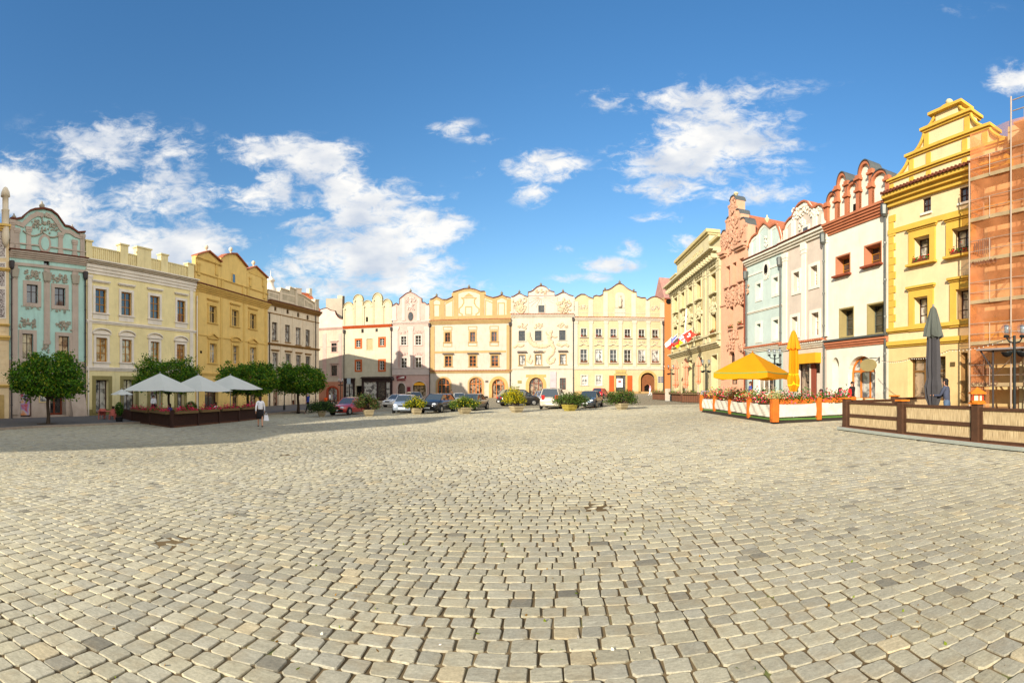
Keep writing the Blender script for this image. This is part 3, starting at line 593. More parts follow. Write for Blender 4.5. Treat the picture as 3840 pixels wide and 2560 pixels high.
# ---------------- buildings: left row ----------------
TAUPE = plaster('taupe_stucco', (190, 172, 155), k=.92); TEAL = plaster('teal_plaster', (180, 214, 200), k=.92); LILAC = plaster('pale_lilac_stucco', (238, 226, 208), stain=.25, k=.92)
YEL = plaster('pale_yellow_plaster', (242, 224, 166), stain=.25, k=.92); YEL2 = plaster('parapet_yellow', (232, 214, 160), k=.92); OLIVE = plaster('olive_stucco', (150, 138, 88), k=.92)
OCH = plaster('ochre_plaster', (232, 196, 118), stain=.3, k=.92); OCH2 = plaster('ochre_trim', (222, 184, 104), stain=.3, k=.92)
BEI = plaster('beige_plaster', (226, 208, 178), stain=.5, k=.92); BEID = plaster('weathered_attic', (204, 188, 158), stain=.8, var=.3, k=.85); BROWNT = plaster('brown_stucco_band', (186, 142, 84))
WOODF = mat('amber_window_wood', (190, 128, 44), rough=.5, var=.15, k=.8); BRF = mat('dark_brown_wood', (70, 42, 34), rough=.5, var=.2, k=.8); WHF = mat('white_window_paint', (240, 236, 224), rough=.5, var=.05, k=.85)
REDW = mat('red_brown_wood', (128, 58, 30), rough=.55, var=.2, k=.8); ORW = mat('orange_oak_wood', (214, 122, 44), rough=.5, var=.2, k=.8)
SGR = mat('sgraffito', (200, 180, 165), var=.2, k=.75)
t_ = SGR.node_tree; vo = t_.nodes.new('ShaderNodeTexVoronoi'); vo.inputs['Scale'].default_value = 3.2; tcn = t_.nodes.new('ShaderNodeTexCoord'); t_.links.new(tcn.outputs['Object'], vo.inputs[0]); vo.feature = 'SMOOTH_F1'
nn_ = t_.nodes.new('ShaderNodeTexNoise'); nn_.inputs['Scale'].default_value = 4; nn_.inputs['Distortion'].default_value = 3; t_.links.new(tcn.outputs['Object'], nn_.inputs[0])
cr_ = t_.nodes.new('ShaderNodeValToRGB'); cr_.color_ramp.elements[0].position = .46; cr_.color_ramp.elements[0].color = (.09, .055, .05, 1); cr_.color_ramp.elements[1].position = .5; cr_.color_ramp.elements[1].color = (.55, .48, .42, 1)
t_.links.new(nn_.outputs[0], cr_.inputs[0]); t_.links.new(cr_.outputs[0], t_.nodes['Principled BSDF'].inputs['Base Color'])

def lineframe(fr, pA, pB): return Frame(pA, fr.r(pA), pB, fr.r(pB))
F1 = Frame(36, 46.7, 321, 50.0)
F0 = lineframe(F1, -560, 34)
# house at the left edge
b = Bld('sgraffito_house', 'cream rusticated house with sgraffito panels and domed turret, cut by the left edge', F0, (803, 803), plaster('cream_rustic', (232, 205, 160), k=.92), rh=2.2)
b.H = 16.2
b.strip(803, .55, .5, OCH2, 'cornice', 3); b.strip(975, .25, .25, OCH2, 'string_course', 2); b.strip(1198, .2, .25, OCH2, 'string_course', 2); b.strip(1246, .35, .3, OCH2, 'string_course', 2); b.strip(1440, .25, .25, OCH2, 'string_course', 2)
for (y0, y1) in ((865, 965), (985, 1075), (1082, 1192)):
    b.part('sgraffito_panel', MB().box(b.X(-60), b.X(19), -.03, .01, b.Z(19, y1), b.Z(19, y0)), SGR)
    b.inner([(-60, y0), (20, y0), (20, y1), (-60, y1)], LILAC, w=.12, name='panel_border')
mb = MB()
for i in range(9):
    z = b.Z(0, 1436)+i*.56; mb.box(b.L-3.2, b.L-.25, -.035, .01, z, z+.5)
b.part('rustication', mb, b.m)
b.part('plinth', MB().box(b.L-14, b.L-.5, -.12, .01, -1, b.Z(20, 1480)), SAND)
x = b.X(19); b.part('turret', MB().lathe([(.02, -1.2), (.26, -.8), (.36, -.4), (.36, 0), (.34, .05), (.34, 2.0), (.38, 2.05), (.28, 2.15), (.27, 3.2), (.42, 3.25), (.36, 3.65), (.18, 4.0), (.02, 4.1)], (x, -.1, b.H+.1), 12), BEI, smooth=True)
b.win(-300, -270, 900, 960, surm=LILAC, sur=.15); b.win(-200, -160, 900, 970, surm=LILAC, sur=.15); b.win(-200, -160, 1100, 1180, surm=LILAC, sur=.15)
b.finish()

# teal house
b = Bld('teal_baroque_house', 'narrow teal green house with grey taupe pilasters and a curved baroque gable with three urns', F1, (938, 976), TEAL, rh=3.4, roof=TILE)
b.strip((936, 975), .62, .42, TAUPE, 'cornice', 4, tile=None); b.part('tile_ledge', MB().box(-.1, b.L+.1, -.52, .1, b.H+.06, b.H+.14), TILED)
gp_ = [(38,822),(59,825),(84,820),(94,807),(110,794),(128,788),(163,785),(191,792),(214,810),(230,833),(242,850),(258,853),(275,863),(291,875),(318,873)]
b.gable(gp_, TEAL, cop=TILED, ct=.16, cp=.2)
off = lambda P, d: [(x, y+d) for x, y in P]
b.inner(off([(62,830),(84,838),(100,822),(116,808),(138,797),(156,800)], 6), TAUPE, y=.1, w=.38, closed=False, name='gable_moulding')
b.inner(off([(176,800),(194,806),(212,826),(226,850),(240,864)], 6), TAUPE, y=.1, w=.38, closed=False, name='gable_moulding')
b.inner([(244, 868), (262, 870), (280, 882), (300, 890)], TAUPE, y=.1, w=.34, closed=False, name='gable_moulding')
for x in (46, 63, 107, 226, 279, 308): b.pil(x, .45, {46:824, 63:855, 107:850, 226:872, 279:900, 308:878}[x], {46:930, 63:932, 107:938, 226:954, 279:962, 308:968}[x], .09, TAUPE, cap=.3)
b.strip((906, 943), .12, .12, TAUPE, 'string_course')
x, z = b.X(167), b.Z(167, 914); b.part('oval_medallion', MB().prism([(x+.62*cos(a*pi/8), z+.85*sin(a*pi/8)) for a in range(16)], -.1, .01), TAUPE); b.part('medallion_field', MB().prism([(x+.4*cos(a*pi/8), z+.6*sin(a*pi/8)) for a in range(16)], -.14, -.1), TEAL)
DK = plaster('weathered_ornament', (178, 166, 146), stain=.4, k=.85)
b.scroll(168, 838, 1.1, 2.4, DK, seed=3); b.scroll(132, 840, .8, 1, DK, seed=4); b.scroll(202, 852, .8, 1, DK, seed=5)
for x in (84, 137, 200, 252):
    xx, zz = b.X(x), b.Z(x, 930+x*.1); b.part('garland', MB().path([(xx-.6+1.2*t/8, -.05, zz-.3*sin(pi*t/8)) for t in range(9)], .07, 5), DK)
for x in (120, 192):
    xx, zz = b.X(x), b.Z(x, 860+x*.08); b.part('garland', MB().path([(xx-.9+1.8*t/8, -.05, zz-.35*sin(pi*t/8)) for t in range(9)], .08, 5), DK)
b.finial(56, 796, 824, DK); b.finial(161, 750, 786, DK); b.finial(275, 838, 864, DK)
b.strip((980, 1014), .26, .14, TAUPE, 'string_course')
for x, y in ((53, 992), (175, 1008), (281, 1018)):
    b.pil(x, .64 if x != 175 else .58, y, 1555 if x != 175 else 1290, .1, TAUPE); b.scroll(x, y+32, .62, 1.2, DK, name='capital_moulding', y=.16, seed=x, dense=1.6)
    xx = b.X(x); b.part('capital', MB().prism([(xx-.45, b.Z(x, y+14)), (xx+.45, b.Z(x, y+14)), (xx+.32, b.Z(x, y+46)), (xx-.32, b.Z(x, y+46))], -.2, -.0), DK)
kw = dict(fm=BRF, surm=TAUPE, d=.2, sur=.34, sp=.07, tr=(.62,))
b.win(99, 141, 1067, 1136, pane='dark', **kw); b.win(204, 244, 1079, 1146, pane='dark', **kw)
b.win(83, 124, 1251, 1342, pane='warm', **kw); b.win(219, 258, 1260, 1348, pane='warm', **kw)
b.win(164, 186, 974, 995, d=.3, fm=BRF, pane='dark', nx=1, tr=())
for x, y in ((120, 1030), (224, 1044), (104, 1212), (239, 1221)): b.scroll(x, y, 1.7, 1.0, DK, name='crest_moulding', seed=x, dense=1.8)
for x, y in ((120, 1152), (224, 1164)): b.scroll(x, y, 2.2, .5, DK, name='garland_moulding', seed=x)
b.scroll(172, 1300, .9, 1.6, DK, name='relief_moulding', seed=77)
b.zones = [(1352, TAUPE, 'ground_floor_wall')]
POST = mat('faded_poster', (190, 120, 110), var=.6, scale=2.2, k=.8)
PO = POST.node_tree; n_ = PO.nodes.new('ShaderNodeTexNoise'); n_.inputs['Scale'].default_value = 1.6; tcn = PO.nodes.new('ShaderNodeTexCoord'); PO.links.new(tcn.outputs['Object'], n_.inputs[0]); hs_ = PO.nodes.new('ShaderNodeValToRGB'); e = hs_.color_ramp.elements
e[0].position = .35; e[0].color = (.45, .05, .03, 1); e[1].position = .7; e[1].color = (.55, .2, .07, 1); q = e.new(.5); q.color = (.3, .25, .42, 1); q = e.new(.58); q.color = (.5, .38, .3, 1); PO.links.new(n_.outputs[0], hs_.inputs[0]); PO.links.new(hs_.outputs[0], PO.nodes['Principled BSDF'].inputs['Base Color'])
o = b.win(77, 119, 1462, 1563, fm=BRF, d=.3, nx=1, tr=(), name='shop_window', pane='dark')
b.win(188, 248, 1468, 1556, fm=REDW, d=.9, nx=2, tr=(), name='door', fw=.16, bar=.12, pane='dark')
b.part('poster', MB().box(o['a']+.1, o['b']-.1, .2, .23, o['z0']+.15, o['z1']-.05), POST)
b.part('picture_board', MB().box(b.X(146), b.X(177), -.06, .01, b.Z(160, 1509), b.Z(160, 1476)), mat('board_frame', (226, 200, 140), k=.8)); b.part('picture', MB().box(b.X(149), b.X(174), -.075, -.06, b.Z(160, 1505), b.Z(160, 1480)), glass('curtain'))
mb = MB(); x0, x1 = b.X(262), b.X(316); zt = b.Z(290, 1455); mb.add([(x0, 0, zt), (x1, 0, zt), (x1, -.9, -.8), (x0, -.9, -.8), (x0, 0, -.8), (x1, 0, -.8)], [(0, 1, 2, 3), (0, 3, 4), (1, 5, 2)]); b.part('buttress', mb, TAUPE)
b.pipe(41, 1000); b.pipe(317, 1040)
b.finish()

# pale yellow house
F2 = Frame(321, 50.0, 732, 59.6)
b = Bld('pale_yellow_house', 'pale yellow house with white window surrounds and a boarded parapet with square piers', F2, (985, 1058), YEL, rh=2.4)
b.strip((974, 1050), .3, .75, LILAC, 'cornice', 3); b.strip((990, 1063), .85, .3, LILAC, 'frieze', 3)
for (x0, x1, y0, y1) in ((322, 345, 900, 921), (450, 480, 915, 943), (513, 566, 928, 968), (603, 629, 952, 984), (704, 727, 987, 1006)):
    xa, xb = b.X(x0), b.X(x1); zt = b.Z((x0+x1)/2, y0); b.part('parapet_pier', MB().box(xa, xb, -.05, .5, b.H, zt-.14).box(xa-.1, xb+.1, -.15, .6, zt-.14, zt), YEL2)
zt = b.Z(345, 921); x0, x1 = b.X(345), b.X(704); mb = MB().box(x0, x1, .16, .3, b.H, zt-.1); n = int((x1-x0)/.24)
for i in range(n): mb.box(x0+i*.24+.03, x0+i*.24+.17, .1, .16, b.H+.05, zt-.12)
b.part('parapet_boards', mb, YEL2); b.part('parapet_rail', MB().box(x0, x1, .06, .4, zt-.1, zt), YEL2)
b.strip((1201, 1236), .3, .18, LILAC, 'string_course', 2); b.strip((1380, 1383), .36, .2, LILAC, 'string_course', 3)
b.pil(336, .5, 1030, 1380, .08, LILAC, cap=.2); b.pil(717, .5, 1080, 1388, .08, LILAC, cap=.2); b.pil(336, .35, 1205, 1380, .12, LILAC)
kw = dict(fm=WOODF, surm=LILAC, d=.2, sur=.26, sp=.1, sill=.18, apron=.5, nx=2, tr=(.36, .68), bar=.06, fw=.09)
for r_ in ((356,398,1084,1173),(453,493,1096,1183),(561,598,1110,1195),(663,694,1127,1208)): b.win(*r_, head='flat', pane='dark' if r_[0] < 600 else 'dark', hw=.42, **kw)
for r_ in ((359,401,1266,1356),(456,493,1273,1358),(563,596,1281,1363),(661,692,1291,1366)): b.win(*r_, head='seg', pane='warm', hw=.14, **kw)
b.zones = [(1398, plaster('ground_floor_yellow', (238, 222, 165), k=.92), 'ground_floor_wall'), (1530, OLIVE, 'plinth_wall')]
for r_ in ((358,407,1424,1549),(462,508,1424,1546),(563,598,1426,1542),(663,690,1428,1538)): b.win(*r_, fm=BRF, surm=OLIVE, sur=.38, sp=.08, d=.45, nx=2, tr=(.72,), pane='curtain', name='shop_window', fw=.1)
b.part('vent_grille', MB().box(b.X(325), b.X(332), -.02, .01, b.Z(328, 1451), b.Z(328, 1444)), DARK); b.pipe(328, 1060, hop=False, m=LILAC)
b.finish()

# ochre house
F3 = Frame(732, 59.6, 1004, 74)
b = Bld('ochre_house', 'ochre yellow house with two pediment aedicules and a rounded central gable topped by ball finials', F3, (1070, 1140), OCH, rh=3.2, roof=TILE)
b.strip((1068, 1137), .7, .6, OCH2, 'cornice', 4, tile=TILED)
b.gable([(733,958),(780,943),(828,984)], OCH, cop=TILE, cp=.3); b.gable([(829,966),(846,955),(863,952),(883,953),(903,976),(925,1003)], OCH, cop=TILE, cp=.3); b.gable([(926,1011),(956,1000),(1002,1044)], OCH, cop=TILE, cp=.3)
b.part('pediment_field', MB().prism([(b.X(740), b.Z(740, 972)), (b.X(822), b.Z(822, 992)), (b.X(780), b.Z(780, 956))], -.06, .01), OCH2); b.part('pediment_field', MB().prism([(b.X(932), b.Z(932, 1022)), (b.X(996), b.Z(996, 1048)), (b.X(957), b.Z(957, 1010))], -.06, .01), OCH2)
b.strip((976, 1044), .16, .2, OCH2, 'gable_string', 2, x=(733, 829)); b.strip((1028, 1092), .14, .14, OCH2, 'gable_string', 2)
for x in (738, 820, 834, 912, 930, 990): b.pil(x, .6, 1045 if x < 900 else 1075, 1092 if x < 900 else 1120, .08, OCH2)
for x in (744, 812, 938, 986): b.pil(x, .5, 985 if x < 900 else 1040, 1032 if x < 900 else 1075, .08, OCH2, cap=.2)
b.finial(780, 917, 945, BEI, ball=True); b.finial(871, 925, 954, BEI, ball=True); b.finial(956, 976, 1003, BEI, ball=True)
o = dict(b.win.__kwdefaults__ or {})
x, z0, z1 = b.X(875), b.Z(875, 1059), b.Z(875, 1029); q = MB().box(x-.4, x+.4, -.08, -.02, z0-.1, z1+.1); w_ = q.build('attic_window', OCH2, b.o); MB().box(x-.28, x+.28, -.1, -.08, z0, z1).build('pane', glass('dark'), w_)
kw = dict(fm=OCH2, surm=OCH2, d=.25, sur=.3, sp=.1, sill=.16, nx=2, tr=(.62,), pane='dark', bar=.06, fw=.08)
for r_ in ((784,810,1147,1210),(868,893,1162,1223),(936,959,1177,1233)): b.win(*r_, head='flat', hw=.35, **kw)
for r_, h_ in (((785,810,1288,1361),'tri'),((871,893,1296,1365),'seg'),((936,959,1302,1368),'tri')): b.win(*r_, head=h_, hw=.3, **dict(kw, pane='curtain'))
b.strip((1255, 1287), .12, .08, OCH2, 'string_course'); b.strip((1400, 1404), .3, .16, OCH2, 'string_course', 2)
for x in (740, 830, 915, 996): b.pil(x, .5, 1092 if x < 900 else 1125, 1400, .05, OCH2)
b.win(768, 819, 1465, 1536, name='door', fm=BRF, d=.5, pane='dark', fw=.18, bar=.1, tr=(.75,)); b.win(872, 893, 1474, 1532, name='shop_window', fm=BRF, d=.35, pane='shop'); b.win(938, 963, 1474, 1530, name='shop_window', fm=BRF, d=.35, pane='shop')
mb = MB()
for i in range(7): mb.box(.05, b.L-.05, -.012, .004, .9+i*.62, .94+i*.62)
b.part('vent_grille', MB().box(b.X(750), b.X(757), -.02, .01, b.Z(753, 1324), b.Z(753, 1315)), DARK); b.pipe(735, 1110, hop=False, m=LILAC)
b.zones = [(1404, OCH, 'ground_floor_wall')]
b.finish()

# beige corner house
F4 = Frame(1004, 74, 1196, 86)
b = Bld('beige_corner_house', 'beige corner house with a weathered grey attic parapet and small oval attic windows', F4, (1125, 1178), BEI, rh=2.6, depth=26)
b.strip((1124, 1177), .55, .6, BROWNT, 'cornice', 3, tile=TILED)
P = [(1005,1087),(1050,1099),(1051,1081),(1084,1091),(1086,1077),(1110,1087),(1111,1100),(1137,1109),(1179,1137),(1180,1124),(1196,1126)]
b.gable(P, BEID, name='attic_parapet', cop=BEI, cp=.12)
for R4 in ([(1008,1094),(1045,1104),(1045,1124),(1008,1113)], [(1057,1099),(1108,1111),(1108,1139),(1057,1126)], [(1142,1122),(1176,1145),(1176,1160),(1142,1150)]): b.inner(R4, BEI, w=.22, name='attic_panel_frame')
for x, y in ((1051, 1088), (1110, 1090), (1181, 1130)): b.pil(x, .5, y, {1051: 1130, 1110: 1146, 1181: 1170}[x], .1, BEI)
kw = dict(fm=BRF, surm=BEI, d=.3, nx=2, tr=(.6,), sill=.14, sillm=BROWNT, pane='curtain')
for x, y in ((1033,1157),(1079,1168),(1118.5,1180),(1154,1190)): b.win(x-4.5, x+4.5, y-9, y+9, d=.2, fm=BROWNT, nx=1, tr=(), rise=.3, pane='dark')
b.strip((1167, 1211), .12, .1, BROWNT, 'string_course'); b.strip((1283, 1309), .3, .3, BROWNT, 'string_course', 3)
for r_ in ((1020,1040,1208,1276),(1069,1088,1218,1283),(1109,1128,1228,1293),(1146,1162,1236,1298)): b.win(*r_, **kw)
for r_ in ((1020,1042,1322,1394),(1070,1090,1326,1396),(1110,1128,1331,1399),(1146,1163,1336,1402)): b.win(*r_, head='flat', headm=BROWNT, sur=.06, hw=.25, **kw)
for x in (1008, 1054, 1098, 1138, 1178): b.pil(x, .4, 1175 if x < 1100 else 1205, 1500, .06, BEI)
for r_ in ((1025,1045,1462,1526),(1093,1110,1462,1522),(1146,1158,1462,1518)): b.win(*r_, name='door' if r_[0] == 1025 else 'shop_window', fm=REDW, d=.4, pane='shop', fw=.12)
b.pipe(1008, 1170, hop=False); b.pipe(1181, 1180, hop=False)
b.finish()
# turret and roofs showing over the beige house
p = at(1015, 84); z = lambda py: (HZ-py)*84/FC
tt = MB().lathe([(1.0, z(1180)), (1.0, z(1092)), (.9, z(1084)), (.55, z(1072)), (.5, z(1056)), (.72, z(1054)), (.6, z(1047)), (.3, z(1040)), (.06, z(1034)), (.03, z(1013))], (p.x, p.y, 0), 12).build('roof_turret', LILAC, smooth=True)
tag(tt, 'white bell-shaped turret with a thin spire behind the weathered attic parapet', 'turret')
f5 = Frame(1112, 113, 1214, 117)
b = Bld('red_roofed_house', 'house with bright orange-red tiled roof and two chimneys behind the beige corner house', f5, (1168, 1168), plaster('grey_render', (140, 115, 105)), depth=10, rh=5.0, roof=mat('bright_tile', (224, 118, 70), var=.15, k=.85, bump=.3, bscale=20))
b.part('chimney', MB().box(b.X(1149), b.X(1172), 4.3, 5.6, b.H+2, b.H+5.5).box(b.X(1149)-.1, b.X(1172)+.1, 4.2, 5.7, b.H+5.5, b.H+5.7), BEI); b.part('chimney', MB().box(b.X(1203), b.X(1213), 4.4, 5.6, b.H+2, b.H+6.0), BEI)
b.finish()
f6 = Frame(1222, 108, 1286, 108)
b = Bld('white_firewall_house', 'plain white blank gable wall with a dark chimney rising behind the small pink gabled house', f6, (1120, 1118), plaster('white_render', (242, 226, 200), stain=.15), depth=9, rh=.6)
b.part('chimney', MB().box(b.L-1.1, b.L-.1, .3, 1.4, b.H-.5, b.H+.7), BEI)
b.part('firewall_edge', MB().prism([(b.L-.4, -1), (b.L+.35, -1), (b.L+.35, b.H+.5), (b.L-.1, b.H+.5)], -.1, .5), mat('dark_flank', (70, 62, 52), k=.8))  # strip along the right flank, darker than the front wall
b.finish()
# houses of the same row outside the view: their shade falls on the square
LW = F1; nrm = Vector((LW.u.y, -LW.u.x, 0))
def rowhouse(name, label, s0, s1, h, m, **k):
    f = Frame.__new__(Frame); f.A = LW.A+LW.u*s0; f.B = LW.A+LW.u*s1; f.u = LW.u; f.L = s1-s0; f.rz = LW.rz; f.pA, f.pB = -900, -800; f.A.z = f.B.z = 0
    b = Bld.__new__(Bld); b.fr = f; b.L = f.L; b.m = m; b.ops = []; b.depth = 11; b.zones = []; b.z0 = float(zg(f.A.x, f.A.y)); b.o = thing(name, label, 'building', (f.A.x, f.A.y, b.z0), f.rz); b.H = h; b.rh = k.get('rh', 2.5); b.roofm = TILE; b.ridge = k.get('ridge', 'par')
    base = dict(d=.22, fm=BRF, nx=2, tr=(.62,), sur=.2, surm=LILAC, sp=.05, head='flat', sill=.15, sillm=None, flower=0, pane='dark', rise=0, name='window', apron=0, fw=.06, bar=.035, leafm=None, hw=.18, blind=0, inset=0)
    n = int(b.L/3.2)
    for j in range(int((h-4)/3.6)):
        for i in range(n):
            c = (i+.5)*b.L/n; b.ops.append(dict(base, a=c-.5, b=c+.5, z0=4.6+j*3.7, z1=6.5+j*3.7))
    b.part('cornice', MB().box(0, b.L, -.5, .02, h-.5, h), LILAC); b.finish(); return b
s_end = F0.s_(-560); Lf = F0.L
rowhouse('ochre_row_house', 'ochre row house left of the sgraffito house, outside the view', -34, -Lf-.3, 24.5, OCH)
rowhouse('taupe_row_house', 'taupe row house next to the ochre one, outside the view', -48.5, -34.1, 26.5, TAUPE)
rowhouse('lilac_row_house', 'tall lilac row house beyond the taupe one, outside the view', -66, -48.6, 26.5, LILAC)
# unseen town hall added behind left; its stepped outline is shaped to shade the paving
def block(name, label, x0, x1, y0, y1, h, m, top=None):
    z = float(zg(x1, y0)); t = thing(name, label, 'building', (x1, y0, z)); w = MB(); w.box(x0-x1, 0, 0, y1-y0, -1, h); w.build('wall', m, t)
    r_ = MB(); X0, X1, Y1, H_ = x0-x1-.3, .3, y1-y0+.3, h; r_.add([(X0, -.3, H_), (X1, -.3, H_), (X1, Y1, H_), (X0, Y1, H_), ((X0+X1)/2, top[0], top[1]), ((X0+X1)/2, top[2], top[1])], [(0, 1, 4), (1, 2, 5, 4), (2, 3, 5), (3, 0, 4, 5), (0, 3, 2, 1)]); r_.build('roof', TILE, t)
    n = int((y1-y0)/3)
    for i in range(n):
        for k in range(int((h-3)/4)): y = (i+.5)*(y1-y0)/n; f = MB().box(-.02, .04, y-.6, y+.6, 2.5+k*4, 4.5+k*4).build('window', BRF, t); MB().box(.04, .06, y-.5, y+.5, 2.6+k*4, 4.4+k*4).build('pane', glass('dark'), f)
    return t
block('unseen_town_hall', 'long cream town hall out of view, added to shade the near-left paving', -48, -34.5, -58, -16.5, 13.2, BEI, (6, 15.5, 38))
block('unseen_hall_gable', 'higher gabled wing added at the end of the unseen town hall', -44, -34.5, -16.4, -12.6, 16.8, YEL, (1, 18, 3))
block('unseen_hall_tower', 'square tower added at the end of the unseen town hall', -39, -34.5, -12.5, -9.2, 20.5, BEI, (1.6, 23, 1.8))

# ---------------- buildings: far row ----------------
def rC(px): return 95/cos(az(px)-.115)
def CF(a, b_): return Frame(a, rC(a), b_, rC(b_))
PINK = plaster('pale_pink_plaster', (246, 206, 190), stain=.15); PKW = plaster('pinkish_white_stucco', (248, 228, 214), stain=.12); CRM = plaster('cream_plaster', (250, 232, 200), stain=.15); CREAMY = plaster('butter_yellow_plaster', (246, 226, 178), stain=.25, k=.52)
WHT = plaster('warm_white_plaster', (248, 236, 212), stain=.3, k=.52); OCT = plaster('golden_ochre_trim', (222, 186, 128), stain=.25); ORG = plaster('orange_stucco', (226, 104, 52), stain=.2); SALM = plaster('salmon_plaster', (232, 160, 125), stain=.25)
GREYW = plaster('greenish_cream', (226, 218, 180), stain=.3); SANDP = plaster('peach_relief', (248, 222, 184), stain=.2)
DKF = mat('grey_green_wood', (92, 96, 84), var=.1, k=.8); GRH = mat('hood_grey', (110, 98, 88), var=.2, k=.8)

b = Bld('small_pink_gabled_house', 'narrow pale pink house with a small scrolled gable, right of the beige corner house', CF(1193, 1287), (1229, 1226), plaster('pale_green_pink', (238, 218, 192), stain=.2), rh=2)
b.gable([(1194,1170),(1203,1161),(1214,1157),(1225,1155),(1238,1163),(1256,1166),(1260,1179),(1267,1189),(1275,1195),(1286,1197)], PKW, cop=TILED, ct=.1, cp=.12)
b.strip((1229, 1226), .45, .35, PINK, 'cornice', 3, tile=None); b.strip(1300, .1, .06, PINK, 'string_course'); b.pil(1255-38, .8, 1250, 1432, .05, PINK); b.pil(1276, .7, 1250, 1432, .05, PINK)
b.win(1243, 1263, 1286, 1319, fm=BRF, surm=PINK, sur=.15, sill=.12, head='flat', pane='dark'); b.win(1242, 1264, 1370, 1408, fm=BRF, surm=PINK, sur=.15, sill=.12, head='flat', pane='dark')
b.zones = [(1431, SALM, 'ground_floor_wall')]; b.win(1230, 1264, 1453, 1503, fm=REDW, surm=plaster('brick_red_stucco', (196, 88, 56)), sur=.35, sp=.06, rise=.7, d=.3, pane='curtain', name='shop_window', nx=2, tr=(.35, .65), fw=.1)
b.finish()

b = Bld('white_arched_attic_house', 'white house with five round-headed attic bays, orange-red cornice and two orange-framed upper windows', CF(1287, 1470), (1226, 1215), plaster('white_lime', (244, 232, 200), stain=.3), rh=1.0)
b.strip((1225, 1214), .5, .35, ORG, 'cornice', 3); b.part('cornice_flashing', MB().box(-.05, b.L, -.42, .1, b.H+.06, b.H+.12), ZINC)
ATT = plaster('attic_cream', (250, 236, 196), stain=.2); ATD = plaster('attic_tan_trim', (222, 200, 150))  # trim is a tan, darker than the attic cream
bx = [1287, 1325, 1360, 1396, 1433, 1469]; tops = [(1157,1135),(1126,1106),(1148,1128),(1124,1100),(1146,1123)]
for i, (sp_, tp) in enumerate(tops):
    xa, xb = b.X(bx[i]), b.X(bx[i+1]); zs_, zt = b.Z(bx[i], sp_), b.Z(bx[i], tp)
    A = arc(xa, xb, zs_, zt-zs_, 12); g_ = b.part('attic_bay', MB().prism([(xa, b.H+.12)]+A+[(xb, b.H+.12)], .1+i*.003, .6), ATT)
    mb = MB()
    for p, q in zip(A, A[1:]): mb.add([(p[0], -.06, p[1]), (q[0], -.06, q[1]), (q[0], .7, q[1]), (p[0], .7, p[1]), (p[0], -.06, p[1]+.12), (q[0], -.06, q[1]+.12), (q[0], .7, q[1]+.12), (p[0], .7, p[1]+.12)], [(0,3,2,1),(4,5,6,7),(0,1,5,4),(2,3,7,6)])
    mb.build('coping_trim', ATD, g_)
    MB().box(xa+.02, xa+.3, -.03, .1, b.H+.12, zs_-.25).box(xb-.3, xb-.02, -.03, .1, b.H+.12, zs_-.25).box(xa-.02, xa+.42, -.12, .12, zs_-.25, zs_).box(xb-.42, xb+.02, -.12, .12, zs_-.25, zs_).build('attic_pilaster', ATT, g_)
    mb = MB(); c = ((xa+xb)/2); B_ = arc(xa+.3, xb-.3, zs_, (zt-zs_)*.72, 12)
    for p, q in zip(B_, B_[1:]): mb.add([(p[0], .03, p[1]), (q[0], .03, q[1]), (q[0], .1, q[1]+.1), (p[0], .1, p[1]+.1)], [(0, 1, 2, 3)])
    mb.build('attic_moulding', ATD, g_)
x = b.X(1375.5); b.part('attic_niche', MB().prism([(x-.2, b.Z(1375, 1206)), (x+.2, b.Z(1375, 1206)), (x+.2, b.Z(1375, 1190)), (x, b.Z(1375, 1186)), (x-.2, b.Z(1375, 1190))], .06, .1), DARK)
for r_ in ((1355,1364,1233,1248),(1408,1417,1232,1244)): b.win(*r_, d=.25, nx=1, tr=(), fm=BRF)
OF = plaster('window_band_orange', (232, 122, 66))
for r_ in ((1336,1352,1275,1301),(1424,1441,1269,1295),(1336,1352,1354,1388),(1424,1441,1352,1387)): b.win(*r_, fm=WHF, surm=OF, sur=.32, sp=.05, nx=2, tr=(.35, .68), d=.18, sill=.0)
b.win(1375, 1397, 1270, 1312, blind=1, d=.08, fm=ATD, surm=ATT, sur=.08)
b.win(1334, 1356, 1446, 1504, name='doorway', d=.6)
SF = mat('dark_shopfront', (52, 32, 30), rough=.45, var=.2, k=.7)
def shopfront(b, x0, x1, y0, y1, wins, m=SF):
    xa, xb, z0, z1 = b.X(x0), b.X(x1), -.2, b.Z((x0+x1)/2, y0); s_ = MB().box(xa, xb, -.3, .01, z1-1.0, z1-.3).box(xa, xb, -.22, .01, z0, .5)
    s_.add([(xa-.1, 0, z1), (xb+.1, 0, z1), (xb+.25, -.6, z1-.3), (xa-.25, -.6, z1-.3), (xa-.1, 0, z1-.35), (xb+.1, 0, z1-.35)], [(0,1,2,3),(3,2,5,4),(0,3,4),(1,5,2)])
    ed = sorted([x0, x1]+[w for p in wins for w in p[:2]])
    for i in range(0, len(ed), 2): s_.box(b.X(ed[i]), b.X(ed[i+1]), -.25, .01, .5, z1-1.0)
    r_ = s_.build('shopfront', m, b.o)
    for (a, c, kd) in wins: MB().box(b.X(a), b.X(c), -.12, -.08, .5, z1-1.0).build('pane', glass(kd), r_)
shopfront(b, 1293, 1331, 1417, 1500, [(1299, 1311, 'curtain'), (1313, 1325, 'curtain')]); shopfront(b, 1358, 1472, 1412, 1500, [(1366, 1414, 'curtain'), (1419, 1446, 'dark'), (1450, 1464, 'curtain')])
b.part('doorstep', MB().box(b.X(1415), b.X(1450), -1.1, -.3, -.6, .25), SAND); b.pipe(1291, 1246); b.pipe(1468, 1236)
b.finish()

